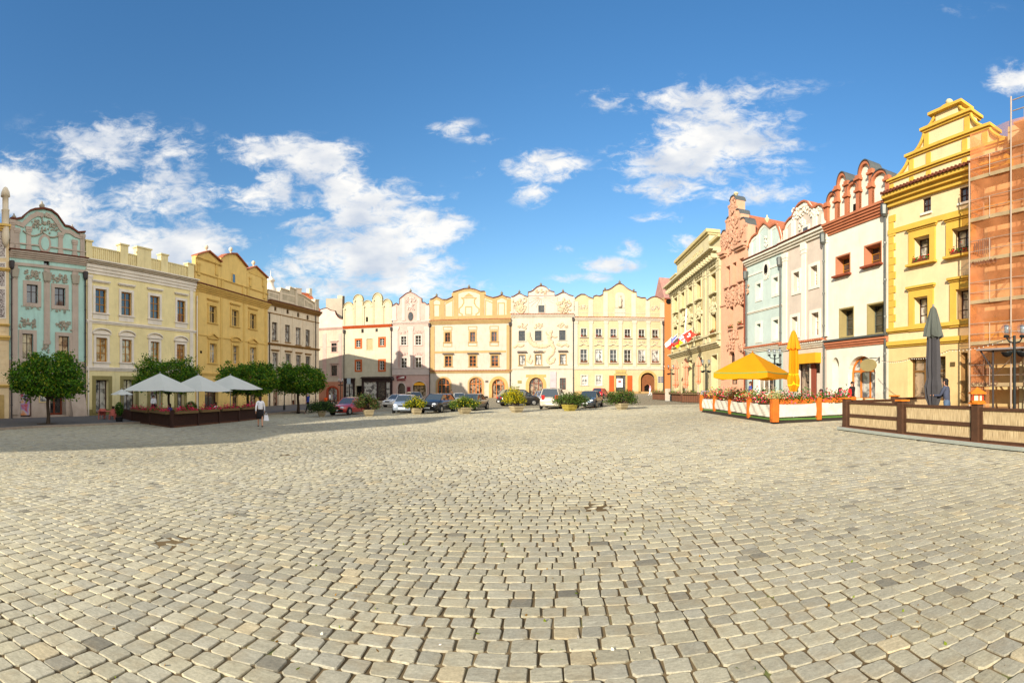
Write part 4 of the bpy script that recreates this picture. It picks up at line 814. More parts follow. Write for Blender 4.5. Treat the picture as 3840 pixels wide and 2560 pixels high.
b = Bld('pink_rococo_house', 'pale pink narrow house with a scrolled rococo gable and a dark oval attic window', CF(1471, 1611), (1208, 1206), PINK, rh=2.4)
g1 = [(1474,1146),(1480,1141),(1487,1137),(1492,1144),(1497,1140),(1498,1121),(1509,1112),(1523,1101),(1538,1095),(1556,1103),(1571,1114),(1581,1119),(1581.6,1135),(1592,1134),(1601,1143),(1608,1139)]
b.gable(g1, PINK, cop=TILED, ct=.1, cp=.15); b.finial(1538.5, 1081, 1097, STONE, r=.22)
b.strip((1207, 1205), .4, .3, PKW, 'cornice', 3)
for x in (1478, 1513, 1569, 1604): b.pil(x, .9 if x in (1478, 1604) else .55, {1478:1150,1513:1118,1569:1120,1604:1147}[x], 1202, .07, PKW)
b.scroll(1540, 1128, 3, 1.6, PKW, seed=8); b.scroll(1540, 1150, 1.6, 1.6, PKW, seed=9)
x, z = b.X(1540), b.Z(1540, 1186); ow = b.part('oval_window', MB().prism([(x+.5*cos(a*pi/8), z+.85*sin(a*pi/8)) for a in range(16)], -.08, .01), DKF); MB().prism([(x+.38*cos(a*pi/8), z+.7*sin(a*pi/8)) for a in range(16)], -.1, -.08).build('pane', glass('dark'), ow)
for x in (1480, 1540, 1603): b.pil(x, 1.3 if x == 1480 else .9, 1224, 1382, .08, PKW, cap=.5)
for r_ in ((1504,1524,1261,1294),(1558,1579,1258,1293)): b.win(*r_, fm=WHF, surm=PKW, sur=.2, nx=2, tr=(.33,.66), sill=.14, pane='dark', d=.15); b.scroll((r_[0]+r_[1])/2, r_[2]-14, 2, .8, PKW, name='crest_moulding', seed=r_[0])
for r_ in ((1504,1526,1342,1379),(1558,1580,1340,1378)): b.win(*r_, fm=WHF, surm=PKW, sur=.2, nx=2, tr=(.33,.66), sill=.14, pane='dark', d=.15); b.scroll((r_[0]+r_[1])/2, r_[2]-14, 1.8, .7, PKW, name='crest_moulding', seed=r_[0])
b.part('wall_band', MB().box(0, b.L, -.06, .01, b.Z(1540, 1403), b.Z(1540, 1382)), PKW); b.strip(1403, .15, .12, PKW, 'string_course')
b.win(1491, 1519, 1436, 1504, surm=PKW, sur=.18, rise=.8, d=.5, fm=BRF, name='door', nx=1, tr=(.7,)); b.win(1548, 1597, 1430, 1486, surm=PKW, sur=.2, rise=1.1, d=.25, fm=BRF, name='shop_window', nx=2, tr=(), pane='shop')
aw = MB().add([(b.X(1553), .2, b.Z(1570, 1432)), (b.X(1592), .2, b.Z(1570, 1432)), (b.X(1592), -.3, b.Z(1570, 1444)), (b.X(1553), -.3, b.Z(1570, 1444)), (b.X(1553), .2, b.Z(1570, 1444)), (b.X(1592), .2, b.Z(1570, 1444))], [(0, 1, 2, 3), (3, 2, 5, 4), (0, 3, 4), (1, 5, 2)]); b.part('awning', aw, mat('orange_yellow_canvas', (250, 176, 34), var=.08, k=.7))
MAR = mat('maroon_sign', (130, 40, 48), var=.1, k=.8); sg = b.part('shop_sign', MB().box(b.X(1487), b.X(1523), -.14, -.02, b.Z(1505, 1420), b.Z(1505, 1409)).box(b.X(1489), b.X(1521), -.14, -.02, b.Z(1505, 1426.5), b.Z(1505, 1423)), MAR); MB().prism([(b.X(1492), b.Z(1505, 1417)), (b.X(1517), b.Z(1505, 1417)), (b.X(1517), b.Z(1505, 1411)), (b.X(1506), b.Z(1505, 1413))], -.16, -.141).build('sign_panel', WHF, sg)
b.part('menu_case', MB().box(b.X(1527), b.X(1539), -.12, .01, b.Z(1533, 1472), b.Z(1533, 1450)), MAR)
b.part('wall_lantern', MB().lathe([(.05, 0), (.2, .1), (.25, .5), (.05, .7)], (b.X(1477), -.5, b.Z(1477, 1427)), 6).tube((b.X(1477), 0, b.Z(1477, 1410)), (b.X(1477), -.5, b.Z(1477, 1415)), .03), PIPE)
b.pipe(1612, 1222); b.finish()

b = Bld('golden_ornament_house', 'wide cream house with golden ochre bands and framed panels on its undulating gable', CF(1612, 1916), (1204, 1199), plaster('pale_peach_cream', (250, 234, 212), stain=.35, k=.5), rh=3)
g1 = [(1613,1124),(1624,1120),(1636,1112),(1646,1117),(1660,1124),(1676,1124),(1693,1116),(1698,1112),(1698.5,1096),(1718,1090),(1740,1083),(1762,1081.6),(1783,1086),(1802,1093.6),(1817.5,1093),(1818,1107),(1831,1112),(1849,1117),(1867,1113),(1882,1105.6),(1896,1113),(1914,1117)]
GC = plaster('gable_cream', (252, 232, 200), stain=.2); b.gable(g1, GC, cop=TILED, ct=.12, cp=.22)
b.strip((1203, 1198), .7, .5, OCT, 'cornice', 4, tile=TILE)
b.inner([(p[0], p[1]+6) for p in g1[1:-1]], OCT, w=.45, closed=False, name='gable_moulding')
for x in (1618, 1658, 1710, 1808, 1855, 1908): b.pil(x, .8, {1618:1126,1658:1126,1710:1100,1808:1100,1855:1122,1908:1120}[x], 1196, .07, OCT)
b.part('gable_base_band', MB().box(0, b.L, -.06, .01, b.H+.2, b.H+.85), OCT)
for P_ in ([(1627,1143),(1648,1143),(1648,1187),(1627,1187)], [(1669,1140),(1698,1125),(1698,1187),(1669,1187)], [(1821,1124),(1848,1136),(1848,1187),(1821,1187)], [(1868,1136),(1892,1136),(1892,1187),(1868,1187)], [(1746,1150),(1769,1150),(1769,1179),(1746,1179)]): b.inner(P_, OCT, w=.17)
b.inner([(1731,1117),(1739,1124),(1739,1135),(1732,1148),(1722,1157),(1722,1172),(1733,1178),(1733,1188),(1785,1188),(1785,1178),(1796,1170),(1796,1157),(1785,1148),(1779,1137),(1779,1124),(1786,1117)], OCT, w=.2, name='scrolled_panel_frame'); b.part('pediment_ornament', MB().prism([(b.X(1740), b.Z(1740, 1112)), (b.X(1777), b.Z(1777, 1112)), (b.X(1758), b.Z(1758, 1098))], -.07, .01), OCT)
b.finial(1636.5, 1098, 1113, STONE); b.finial(1758, 1065, 1083, STONE); b.finial(1881, 1089, 1107, STONE)
b.pil(1621, .9, 1222, 1392, .07, OCT); b.pil(1909, .9, 1218, 1390, .07, OCT); b.part('mid_band', MB().box(.9, b.L-.9, -.05, .01, b.Z(1760, 1323), b.Z(1760, 1315)), OCT)
kw = dict(fm=ORW, surm=OCT, sp=.06, nx=2, d=.22, sill=.14, sillm=OCT)
for r_ in ((1669,1688,1247,1282),(1763,1782,1245,1281),(1843,1863,1244,1280)):
    b.win(*r_, sur=.28, tr=(.62,), pane='dark', **kw); xc = (r_[0]+r_[1])/2
    for dy in (-14, 9+38): b.inner([(xc-16, r_[2]+dy-7), (xc+16, r_[2]+dy-7), (xc+16, r_[2]+dy+5), (xc-16, r_[2]+dy+5)], OCT, w=.14)
for r_ in ((1669,1693,1335,1374),(1761,1785,1334,1374),(1843,1868,1333,1373)): b.win(*r_, sur=.22, tr=(.35, .68), pane='dark', head='hood', headm=GRH, hw=.12, bar=.06, **kw)
b.strip((1392, 1389), .4, .25, OCT, 'string_course', 3, tile=TILE)
kw = dict(fm=ORW, surm=OCT, sp=.06, d=.3, name='shop_window', fw=.16, bar=.1)
b.win(1640, 1687, 1417, 1484, sur=.3, rise=1.0, nx=3, tr=(.62,), pane='dark', **kw); b.win(1760, 1809, 1416, 1487, sur=.3, rise=1.0, nx=4, tr=(.68,), pane='shop', **kw)
b.win(1845, 1894, 1421, 1493, sur=.55, rise=1.3, nx=3, tr=(.72,), pane='shop', **dict(kw, surm=SAND, name='door'))
b.part('plaque', MB().box(b.X(1820), b.X(1831), -.06, .01, b.Z(1825, 1434), b.Z(1825, 1426)), GRH); b.part('vent_grille', MB().box(b.X(1818), b.X(1830), -.03, .01, .2, .6), DARK)
b.pipe(1913, 1218); b.finish()

b = Bld('relief_facade_house', 'cream house with a sculpted seahorse-like relief across the facade and a triple-crested gable', CF(1916, 2153), (1181, 1179), plaster('ivory_plaster', (252, 240, 216), stain=.3, k=.5), rh=3)
g1 = [(1917,1113),(1925,1112),(1935,1106),(1945,1100),(1955,1103),(1965,1109),(1979,1113.6),(1980,1096),(1989,1094),(1998,1090),(2005,1083),(2012,1077),(2021,1073),(2031,1072),(2041,1074),(2049,1078),(2056,1086),(2063,1092),(2079,1095),(2080,1109),(2088,1107),(2096,1103),(2105,1098),(2114,1096),(2123,1100),(2132,1106),(2151,1111)]
b.gable(g1, PKW, cop=TILED, ct=.11, cp=.2); b.finial(1947, 1085, 1101); b.finial(2028, 1057, 1073); b.finial(2111, 1081, 1097)
b.strip((1180, 1178), .5, .35, WHT, 'cornice', 3, tile=TILE)
for x in (1920, 1976, 2084, 2149): b.pil(x, .6, {1920:1118,1976:1116,2084:1113,2149:1116}[x], 1174, .06, WHT)
b.strip(1107.5, .12, .12, PKW, 'gable_moulding', x=(1981, 2078))
b.scroll(2030, 1094, 3.2, 1.4, SANDP, seed=11, name='relief_moulding'); b.scroll(1949, 1152, 2.6, 4.2, SANDP, seed=12, name='figure_moulding', dense=1.8); b.scroll(2113, 1150, 2.6, 4.2, SANDP, seed=13, name='figure_moulding', dense=1.8)
mb = MB(); x, z = b.X(2030), b.Z(2030, 1112)
for i in range(11):
    a = pi+pi*(i+.5)/11; mb.prism([(x+.5*cos(a-.05), z+.3*sin(a-.05)), (x+3.4*cos(a), z+1.9*sin(a)-.1), (x+.5*cos(a+.05), z+.3*sin(a+.05))], -.06, .01)
b.part('sunray_relief', mb, SANDP)
x0, x1, z0, z1 = b.X(2019), b.X(2041), b.Z(2030, 1171), b.Z(2030, 1145); w_ = b.part('attic_window', MB().box(x0-.12, x1+.12, -.09, -.0, z0-.12, z1+.12), WHT); MB().box(x0, x1, -.11, -.09, z0, z1).build('pane', glass('dark'), w_); MB().box((x0+x1)/2-.04, (x0+x1)/2+.04, -.13, -.11, z0, z1).box(x0, x1, -.13, -.111, (z0+z1)/2, (z0+z1)/2+.06).build('glazing_bar', DKF, w_)
for r_ in ((1945,1969,1240,1278),(2006,2031,1240,1277),(2097,2121,1238,1276)): b.win(*r_, fm=DKF, surm=WHT, sur=.16, nx=2, tr=(.35,.67), pane='dark', d=.15, sill=.12); b.scroll((r_[0]+r_[1])/2, r_[2]-19, 2.2, 1.2, SANDP, seed=r_[0], name='crest_moulding')
for r_ in ((1947,1969,1331,1369),(2008,2030,1330,1368),(2100,2122,1328,1366)): b.win(*r_, fm=GRH, surm=OCT, sur=.14, nx=2, tr=(.35,.67), pane='curtain', d=.25, sill=.14, head='hood', headm=GRH, hw=.3)
# the long sculpted relief between the windows
rp = MB(); rg = random.Random(4)
def blobs(pts, r):
    for p, q in zip(pts, pts[1:]):
        for t in range(3):
            x, y = p[0]+(q[0]-p[0])*t/3, p[1]+(q[1]-p[1])*t/3; rp.ball((b.X(x), -.02, b.Z(x, y)), (r*rg.uniform(.8, 1.3), .13, r*rg.uniform(.8, 1.2)), 7, 5)
blobs([(1982,1250),(1984,1270),(1992,1285),(2010,1296),(2040,1298),(2062,1290),(2070,1280)], .42)
blobs([(2068,1290),(2078,1305),(2074,1325),(2062,1335),(2052,1348),(2060,1362),(2075,1356),(2078,1342)], .3); blobs([(1985,1335),(1979,1350),(1990,1360),(1996,1348)], .28)
blobs([(2063,1285),(2060,1265),(2066,1250)], .34); blobs([(2066,1246),(2068,1242)], .3); blobs([(2064,1262),(2050,1252),(2046,1244)], .15); blobs([(2066,1260),(2080,1264),(2090,1262)], .15)
blobs([(1930,1300),(1940,1292),(1952,1298),(1965,1292)], .25); blobs([(2090,1290),(2105,1296),(2120,1290),(2134,1300)], .25); blobs([(2010,1315),(2030,1322),(2045,1315)], .22)
b.part('seahorse_moulding', rp, SANDP, smooth=True)
b.part('relief_field', MB().box(b.X(1930), b.X(2136), -.012, .006, b.Z(2030, 1374), b.Z(2030, 1300)), SANDP) if False else None
b.strip((1381, 1381), .2, .15, WHT, 'string_course', 2); b.strip(1372, .35, .5, WHT, 'balcony_hood', 3, x=(1962, 2058))
b.win(1984, 2036, 1415, 1489, name='door', fm=REDW, surm=SAND, sur=.6, rise=1.35, d=.5, nx=3, tr=(.7,), pane='shop', fw=.14, bar=.12)
b.part('portal_block', MB().box(b.X(1972), b.X(2048), -.045, .01, b.Z(2010, 1414), b.Z(2010, 1404)), SAND)
b.win(2099, 2122, 1417, 1461, fm=REDW, surm=WHT, sur=.16, nx=2, tr=(.5,), pane='dark', d=.2, sill=.12)
b.part('plaque', MB().box(b.X(1941), b.X(1956), -.06, .01, b.Z(1948, 1437), b.Z(1948, 1426)), OLIVE)
BAN = mat('faded_banner', (214, 196, 198), var=.25, scale=.6, k=.62); b.part('banner', MB().box(b.X(2062), b.X(2086), -.12, -.09, b.Z(2074, 1454), b.Z(2074, 1393)), BAN); b.pipe(2150, 1200); b.finish()

b = Bld('butter_yellow_house', 'butter yellow house with white pilasters, geraniums on its sills and a gable statue niche', CF(2154, 2490), (1190, 1196), CREAMY, rh=3)
g1 = [(2155,1120),(2164,1112),(2178,1104),(2193,1104.5),(2207,1114),(2224,1120),(2225,1112),(2236,1108),(2247,1111),(2260,1105),(2261,1090),(2280,1087.5),(2291,1082),(2302,1074),(2311,1067),(2320,1063.5),(2330,1065),(2338,1070),(2347,1078),(2356,1084.5),(2374,1094),(2387,1096),(2388,1112),(2404,1117),(2420,1117),(2425,1127),(2432,1121),(2440,1116),(2454,1112),(2464,1114),(2476,1120),(2488,1128)]
b.gable(g1, CREAMY, cop=TILED, ct=.11, cp=.2); b.finial(2324, 1048, 1065); b.finial(2269, 1077, 1091, ball=True); b.finial(2377, 1082, 1096, ball=True)
b.strip((1189, 1195), .55, .4, WHT, 'cornice', 3, tile=TILE); b.strip((1170, 1177), .08, .05, WHT, 'gable_string')
for x, y in ((2160,1130),(2215,1124),(2271,1096),(2376,1101),(2429,1128),(2483,1134)): b.pil(x, .8, y, 1186 if x < 2300 else 1190, .06, WHT)
x0, x1 = b.X(2307), b.X(2343); b.part('statue_niche', MB().prism([(x0, b.Z(2325, 1155))]+[(x1, b.Z(2325, 1155))]+list(reversed(arc(x0, x1, b.Z(2325, 1108), .6, 8))), -.07, .01), WHT)
st_ = MB().lathe([(.3, 0), (.36, .3), (.3, .9), (.38, 1.3), (.3, 1.6), (.12, 1.75), (.17, 1.95), (.14, 2.1), (.02, 2.2)], (b.X(2325), -.18, b.Z(2325, 1152)), 8); b.part('statue', st_, CRM, smooth=True); b.part('niche_apron', MB().box(x0-.1, x1+.1, -.05, .01, b.Z(2325, 1186), b.Z(2325, 1157)), WHT)
b.scroll(2187, 1150, 1.6, 1, WHT, seed=21, name='cartouche_moulding'); b.scroll(2456, 1155, 1.6, 1, WHT, seed=22, name='cartouche_moulding')
for x in (2160, 2216, 2273, 2326, 2379, 2431, 2484): b.pil(x, .62, 1203, 1377, .07, WHT, cap=.35)
for i, x in enumerate((2189, 2245, 2300, 2353, 2406, 2457)):
    dy = i*.9; kw = dict(fm=WHF, surm=WHT, sur=.14, nx=2, flower=1, d=.18, sill=.3, inset=0)
    b.win(x-11, x+11, 1232+dy, 1264+dy*.9, tr=(.45,), pane='dark', **kw); b.win(x-12.5, x+12.5, 1310+dy*.6, 1359+dy*.3, tr=(.33, .66), pane='dark' if i in (0, 2, 3) else 'curtain', head='wave', hw=.55, **kw)
    b.scroll(x+1, 1279+dy, 1.4, .5, WHT, seed=30+i, name='cartouche_moulding')
b.part('wall_band', MB().box(0, b.L, -.03, .01, b.Z(2320, 1382), b.Z(2320, 1372)), WHT); b.strip((1381, 1382), .25, .18, WHT, 'string_course', 2)
kw = dict(fm=WHF, surm=WHT, sur=.22, nx=2, tr=(.33, .66), d=.15, sill=.12, pane='curtain'); b.win(2181, 2202, 1408, 1444, **kw); b.win(2235, 2256, 1408, 1445, **kw)
b.win(2309, 2346, 1407, 1468, name='door', fm=mat('grey_door', (110, 110, 96), k=.8), surm=SAND, sur=.3, nx=3, tr=(), d=.35, pane='dark', fw=.05, leafm=mat('rust_orange_shutter', (190, 84, 32), var=.2, k=.85)); b.part('door_crest', MB().box(b.X(2308), b.X(2347), -.15, .01, b.Z(2327, 1398), b.Z(2327, 1386)), SAND)
b.part('notice_board', MB().box(b.X(2312), b.X(2335), -.05, .12, b.Z(2323, 1452), b.Z(2323, 1419)), WHF); b.part('notice', MB().box(b.X(2318), b.X(2329), -.065, -.051, b.Z(2323, 1434), b.Z(2323, 1427)), MAR)
b.win(2403, 2455, 1397, 1474, name='doorway', surm=SAND, sur=.42, rise=1.15, d=.7); x0, x1 = b.X(2403), b.X(2455); zt = b.Z(2429, 1402); mb = MB(); xm = (x0+x1)/2
A = arc(x0, x1, zt-1.15, 1.1, 12); mb.prism([(x0, -.2), (xm-.55, -.2), (xm-.55, 1.6), (xm, 2.0), (xm+.55, 1.6), (xm+.55, -.2), (x1, -.2)]+list(reversed(A)), .45, .55); b.part('gate', mb, mat('brown_gate_wood', (130, 80, 46), var=.25, k=.8))
for i in range(6): b.part('plaque', MB().box(b.X(2468+11*(i % 2)), b.X(2477+11*(i % 2)), -.04, .01, b.Z(2470, 1418+8*(i//2)), b.Z(2470, 1412+8*(i//2))), mat('blue_grey_plate', (90, 100, 130), k=.8))
b.part('corner_plinth', MB().box(0, b.L, -.05, .01, -1, .7), OCT); b.pipe(2487, 1215); b.finish()
f7 = Frame(2443, 110, 2484, 104)
b = Bld('steep_gable_house', 'sandy house with a steep pinkish roof in the gap left of the yellow palace', f7, (1125, 1125), plaster('sandy_gable', (205, 175, 128)), depth=22, rh=4.6, ridge='perp', roof=mat('pinkish_roof', (190, 140, 125), var=.25, k=.75))
b.finish()
f8 = Frame(2492, 92, 2530, 92)
b = Bld('orange_brick_house', 'narrow orange brick house with a round attic opening, squeezed between butter yellow house and palace', f8, (1117, 1117), mat('orange_brick', (200, 120, 62), var=.2, scale=6, k=.75), depth=14, rh=3.2, roof=mat('pinkish_roof', (190, 140, 125)))
b.strip(1117, .2, .2, REDW, 'eaves'); x, z = b.X(2508), b.Z(2508, 1130); b.part('round_opening', MB().prism([(x+.5*cos(a*pi/6), z+.5*sin(a*pi/6)) for a in range(12)], -.05, .01), DARK); b.finish()
# ---------------- buildings: right row ----------------
PAL = plaster('palace_yellow', (246, 226, 166), stain=.2); PALW = plaster('palace_cream', (252, 238, 190), stain=.15); SAL = plaster('salmon_pink', (248, 190, 154), stain=.2, k=.66); SALT = plaster('salmon_trim', (244, 190, 156), stain=.25)
LBL = plaster('light_blue_plaster', (208, 224, 214), stain=.2, k=.7); GRY = plaster('grey_taupe_plaster', (226, 210, 192), stain=.2, k=.7); WST = plaster('white_stucco', (250, 242, 222), stain=.15, k=.72); WOR = plaster('off_white_plaster', (246, 238, 216), stain=.25, k=.74)
ORT = plaster('terracotta_trim', (226, 142, 102), stain=.25); YWL = plaster('light_yellow_wall', (252, 226, 176), stain=.15, k=.72); YTR = plaster('strong_yellow_trim', (246, 200, 88), stain=.15, k=.66)
b = Bld('yellow_palace', 'ornate pale yellow palace with heavy bracketed cornice, carved window crests and an inscribed parapet', Frame(2516, 71.5, 2703, 51), (1092, 955), PAL, depth=12, rh=1.2)
b.strip((1078, 928), .55, 1.15, PALW, 'cornice', 3); b.strip((1104, 968), .5, .25, PALW, 'frieze', 2)
mb = MB(); n = 24
for i in range(n): x = (i+.5)*b.L/n; zc = b.ZZ((1078, 928)); mb.box(x-.14, x+.14, -.85, .01, zc-.95, zc-.56)
b.part('cornice_brackets', mb, PALW)
mb = MB(); zc = b.ZZ((1078, 928)); mb.box(0, b.L, .0, .6, b.H, zc+1.0); b.part('parapet', mb, PALW); xa, xb = b.X(2543), b.X(2664); ztp = (b.Z(2548, 972)+b.Z(2648, 875))/2
mb = MB().box(xa, xb, -.15, .8, zc+.01, ztp-.35); b.part('raised_parapet', mb, PALW); b.part('parapet_cornice', MB().box(xa-.2, xb+.2, -.5, 1, ztp-.35, ztp).box(xa-.1, xb+.1, -.3, .9, ztp-.55, ztp-.35), PAL)
b.part('parapet_cornice', MB().box(xb+.3, b.L, -.3, .8, zc+1.0, zc+1.3), PAL); b.part('parapet_cornice', MB().box(.2, xa-.3, -.3, .8, zc+1.0, zc+1.2), PAL)
mb = MB(); zt = (zc+ztp-.35)/2; rg = random.Random(5); x = xa+1.5
while x < xb-2: h = rg.uniform(.35, .5); mb.box(x, x+.12, -.2, -.14, zt-h/2, zt+h/2); mb.box(x+.12, x+.34, -.19, -.14, zt+h/2-.1, zt+h/2) if rg.random() < .6 else mb.box(x+.12, x+.34, -.19, -.14, zt-h/2, zt-h/2+.1); x += .62
b.part('worn_inscription', mb, PAL)
for x in (2523, 2551, 2579, 2606, 2645, 2660, 2697): b.pil(x, .6 if x < 2640 else .8, 1108-(x-2516)*.72, 1322-(x-2516)*.26, .14, PALW, cap=.6)
mb = dict(fm=WOODF, surm=PALW, sur=.2, sp=.12, nx=2, tr=(.66,), d=.4, sill=.35, pane='dark')
for r_ in ((2530,2542,1117,1172),(2557,2569,1097,1157),(2584,2598,1076,1139),(2614,2631,1054,1123),(2669,2688,1026,1099)): b.win(*r_, head='flat', hw=.35, **mb); b.scroll((r_[0]+r_[1])/2, r_[3]+17, 1.4, .6, PALW, name='apron_moulding', seed=r_[0])
for r_ in ((2531,2542,1226,1275),(2557,2568,1218,1272),(2585,2598,1208,1267),(2616,2632,1196,1261),(2670,2689,1176,1250)): b.win(*r_, head='seg', hw=.3, flower=1 if r_[0] > 2600 else 0, **mb); b.scroll((r_[0]+r_[1])/2, r_[2]-20, 1.9, 1.5, PALW, name='crest_moulding', seed=r_[0], y=.2, dense=1.7)
b.strip((1328, 1281), .5, .5, PALW, 'string_course', 3); b.strip((1300, 1246), .2, .25, PALW, 'string_course', 1)
for r_ in ((2531,2543,1368,1472),(2557,2570,1358,1474),(2582,2597,1350,1476),(2617,2634,1341,1480),(2669,2690,1331,1490)): b.win(*r_, name='shop_window', fm=ORW, d=.6, nx=2, tr=(.75,), pane='curtain', surm=PALW, sur=.12)
mb = MB()
for i in range(7): mb.box(.02, b.L-.02, -.02, .004, .8+i*.6, .86+i*.6)
b.zones = [(1312, plaster('palace_ground_cream', (250, 232, 176), stain=.2), 'ground_floor_wall')]; b.finish()

b = Bld('salmon_gabled_house', 'narrow salmon pink house with a tall stepped renaissance gable, zinc-capped lobes and stucco reliefs', Frame(2703, 51, 2801, 46.6), (975, 905), SAL, depth=15, rh=2.7, ridge='perp', roof=TILE)
b.H = b.Z(2750, 905)
g1 = [(2705,884),(2707,879),(2709,874),(2713,866),(2719,864),(2725,868),(2725,842),(2726,826),(2730,817),(2737,813),(2737,774),(2737.5,756),(2743,740),(2752,733),(2758,737),(2761.5,748),(2761.6,789),(2768,784),(2774,786),(2777,799),(2777.5,826),(2784,818),(2791,816),(2797,822),(2800,838)]
b.gable(g1, SAL, t=.9, cop=ZINC, ct=.08, cp=.1); b.finial(2752, 718, 735, PALW, ball=True, r=.25)
for x0, x1, y in ((2705,2727,946),(2764,2800,918)): b.strip(0, .01, .01, SALT) if False else b.part('gable_ledge', MB().box(b.X(x0), b.X(x1), -.45, .02, b.Z((x0+x1)/2, y+10), b.Z((x0+x1)/2, y)).box(b.X(x0)+.1, b.X(x1)-.1, -.25, .02, b.Z((x0+x1)/2, y+18), b.Z((x0+x1)/2, y+10)), SALT)
for x, y0, y1 in ((2712,880,940),(2728,825,905),(2739,770,900),(2759,770,895),(2775,812,905),(2797,838,905)): b.pil(x, .35, y0, y1, .1, SALT, cap=.18)
for i, (x, y, w_, h_) in enumerate(((2745,875,2.4,1.6),(2742,900,3,1.6),(2752,838,1.6,1.4),(2750,795,1,1.6),(2750,762,1,1.2),(2785,870,1.4,.9),(2716,905,1.2,.9),(2748,930,1.6,1.2))): b.scroll(x, y, w_, h_, SALT, seed=40+i, y=.12, dense=1.2)
for r_ in ((2722,2737,998,1076),(2747,2761,984,1066),(2772,2789,968,1052)): b.win(*r_, d=.45, fm=BRF, nx=2, tr=(.66,), sill=.25, pane='dark', surm=SALT)
for r_ in ((2737,2750,1152,1233),(2773,2789,1140,1221)): b.win(*r_, d=.45, fm=BRF, nx=2, tr=(.66,), sill=.3, pane='dark', surm=SALT, flower=1)
for i, (x, y) in enumerate(((2735,1105),(2753,1100),(2776,1092),(2790,1084),(2745,1126),(2775,1116),(2755,1262))): b.scroll(x, y, 2.0, 1.3, SALT, seed=60+i, y=.13, dense=1.3)
b.strip((1146, 1118), .12, .12, SALT, 'string_course')
b.win(2733, 2755, 1318, 1372, d=.4, rise=.4, fm=BRF, nx=3, tr=(.3,.5,.7), pane='dark'); b.win(2776, 2797, 1312, 1370, d=.4, rise=.4, fm=BRF, nx=3, tr=(.3,.5,.7), pane='dark')
for x in (2744, 2787): b.scroll(x, 1302, 1.6, 1.0, SALT, seed=x, y=.2, dense=1.3)
b.win(2738, 2765, 1415, 1440, d=.3, fm=BRF, pane='shop'); b.win(2784, 2796, 1415, 1440, d=.3, fm=BRF, pane='curtain'); b.part('plinth', MB().box(0, b.L, -.12, .01, -.8, 1.0), SAND); b.pipe(2798, 1005, m=REDW, hop=False); b.finish()
b_ = MB().add([(0, 0, 0)], [])

b = Bld('light_blue_house', 'slender light blue house with white bands and twin ogee tile-capped gable crests', Frame(2801, 46.6, 2936, 41.5), (986, 922), LBL, depth=12, rh=2.2, roof=TILE)
b.strip((984, 922), .45, .45, WST, 'cornice', 3); b.part('tile_ledge', MB().box(-.05, b.L, -.55, .1, b.H+.05, b.H+.12), TILED)
g1 = [(2806,930),(2811,929),(2814,912),(2822,895),(2833,884),(2843,879),(2847,865),(2853,854),(2860,846),(2868,838),(2876,842),(2884,850),(2891,856),(2898,850),(2905,845),(2914,841),(2920,852),(2925,866),(2930,888),(2934,905)]
b.gable(g1, LBL, cop=TILE, ct=.14, cp=.16, t=.7); b.finial(2868, 803, 838, PALW, r=.2)
for x, y in ((2818,912),(2845,880),(2889,862),(2928,895)): b.pil(x, .45, y, 965-(x-2818)*.45, .09, WST)
b.inner([(p[0], p[1]+5) for p in g1[2:-1]], WST, w=.28, closed=False, name='gable_moulding'); b.scroll(2876, 907, .8, 1.2, WST, seed=71)
kw = dict(fm=WHF, surm=WST, sur=.2, sp=.06, nx=2, tr=(.33,.66), d=.38, sill=0, pane='warm')
for r_ in ((2838,2854,1064,1121),(2900,2919,1040,1102),(2838,2854,1214,1276),(2900,2920,1199,1270)): b.win(*r_, **kw)
x, z = b.X(2875), b.Z(2875, 1011); b.part('oval_frame', MB().prism([(x+.55*cos(a*pi/8), z+.75*sin(a*pi/8)) for a in range(16)], -.08, .01), WST); b.part('oval_opening', MB().prism([(x+.28*cos(a*pi/8), z+.45*sin(a*pi/8)) for a in range(16)], -.1, -.08), DARK); b.scroll(2875, 1036, .8, .6, WST, seed=72)
b.strip((1034, 984), .14, .06, WST, 'string_course'); b.strip((1174, 1139), .16, .12, WST, 'string_course', 2); b.strip((1311, 1288), .35, .3, WST, 'string_course', 3, tile=TILE)
b.win(2830, 2903, 1352, 1478, name='shop_window', d=.5, fm=WHF, nx=4, tr=(.6,), pane='shop', rise=.6, fw=.08)
b.pipe(2804, 1040, m=ZINC); b.pipe(2932, 990, m=ZINC); b.finish()

b = Bld('grey_taupe_house', 'grey taupe house with white pilasters, lobed white-edged gable and orange awning box', Frame(2936, 41.5, 3100, 36.6), (924, 850), GRY, depth=12, rh=2.6, roof=TILE)
b.strip((923, 849), .5, .45, WST, 'cornice', 3); b.part('tile_ledge', MB().box(-.05, b.L, -.55, .1, b.H+.05, b.H+.12), TILED)
g1 = [(2938,864),(2943,862),(2948,845),(2956,832),(2965,822),(2973,817),(2978,806),(2983,794),(2991,780),(3000,768),(3012,760),(3022,757),(3032,761),(3041,774),(3048,781),(3058,781),(3070,772),(3080,770),(3088,774),(3095,790),(3098,820)]
b.gable(g1, GRY, cop=TILE, ct=.14, cp=.16, t=.8); b.inner([(p[0], p[1]+6) for p in g1[1:-1]], WST, w=.4, closed=False, name='gable_moulding')
for x, y in ((2947,862),(2977,828),(3058,792),(3092,800)): b.pil(x, .5, y, 912-(x-2947)*.44, .1, WST)
for i, (x, y) in enumerate(((2990,800),(3018,785),(3055,800),(3012,838))): b.scroll(x, y, 1.2, 1.0, WST, seed=80+i)
x0, x1, z0, z1 = b.X(3016), b.X(3033), b.Z(3025, 882), b.Z(3025, 853); w_ = b.part('attic_window', MB().box(x0-.16, x1+.16, -.1, 0, z0-.16, z1+.16), WST); MB().box(x0, x1, -.12, -.1, z0, z1).build('pane', glass('dark'), w_)
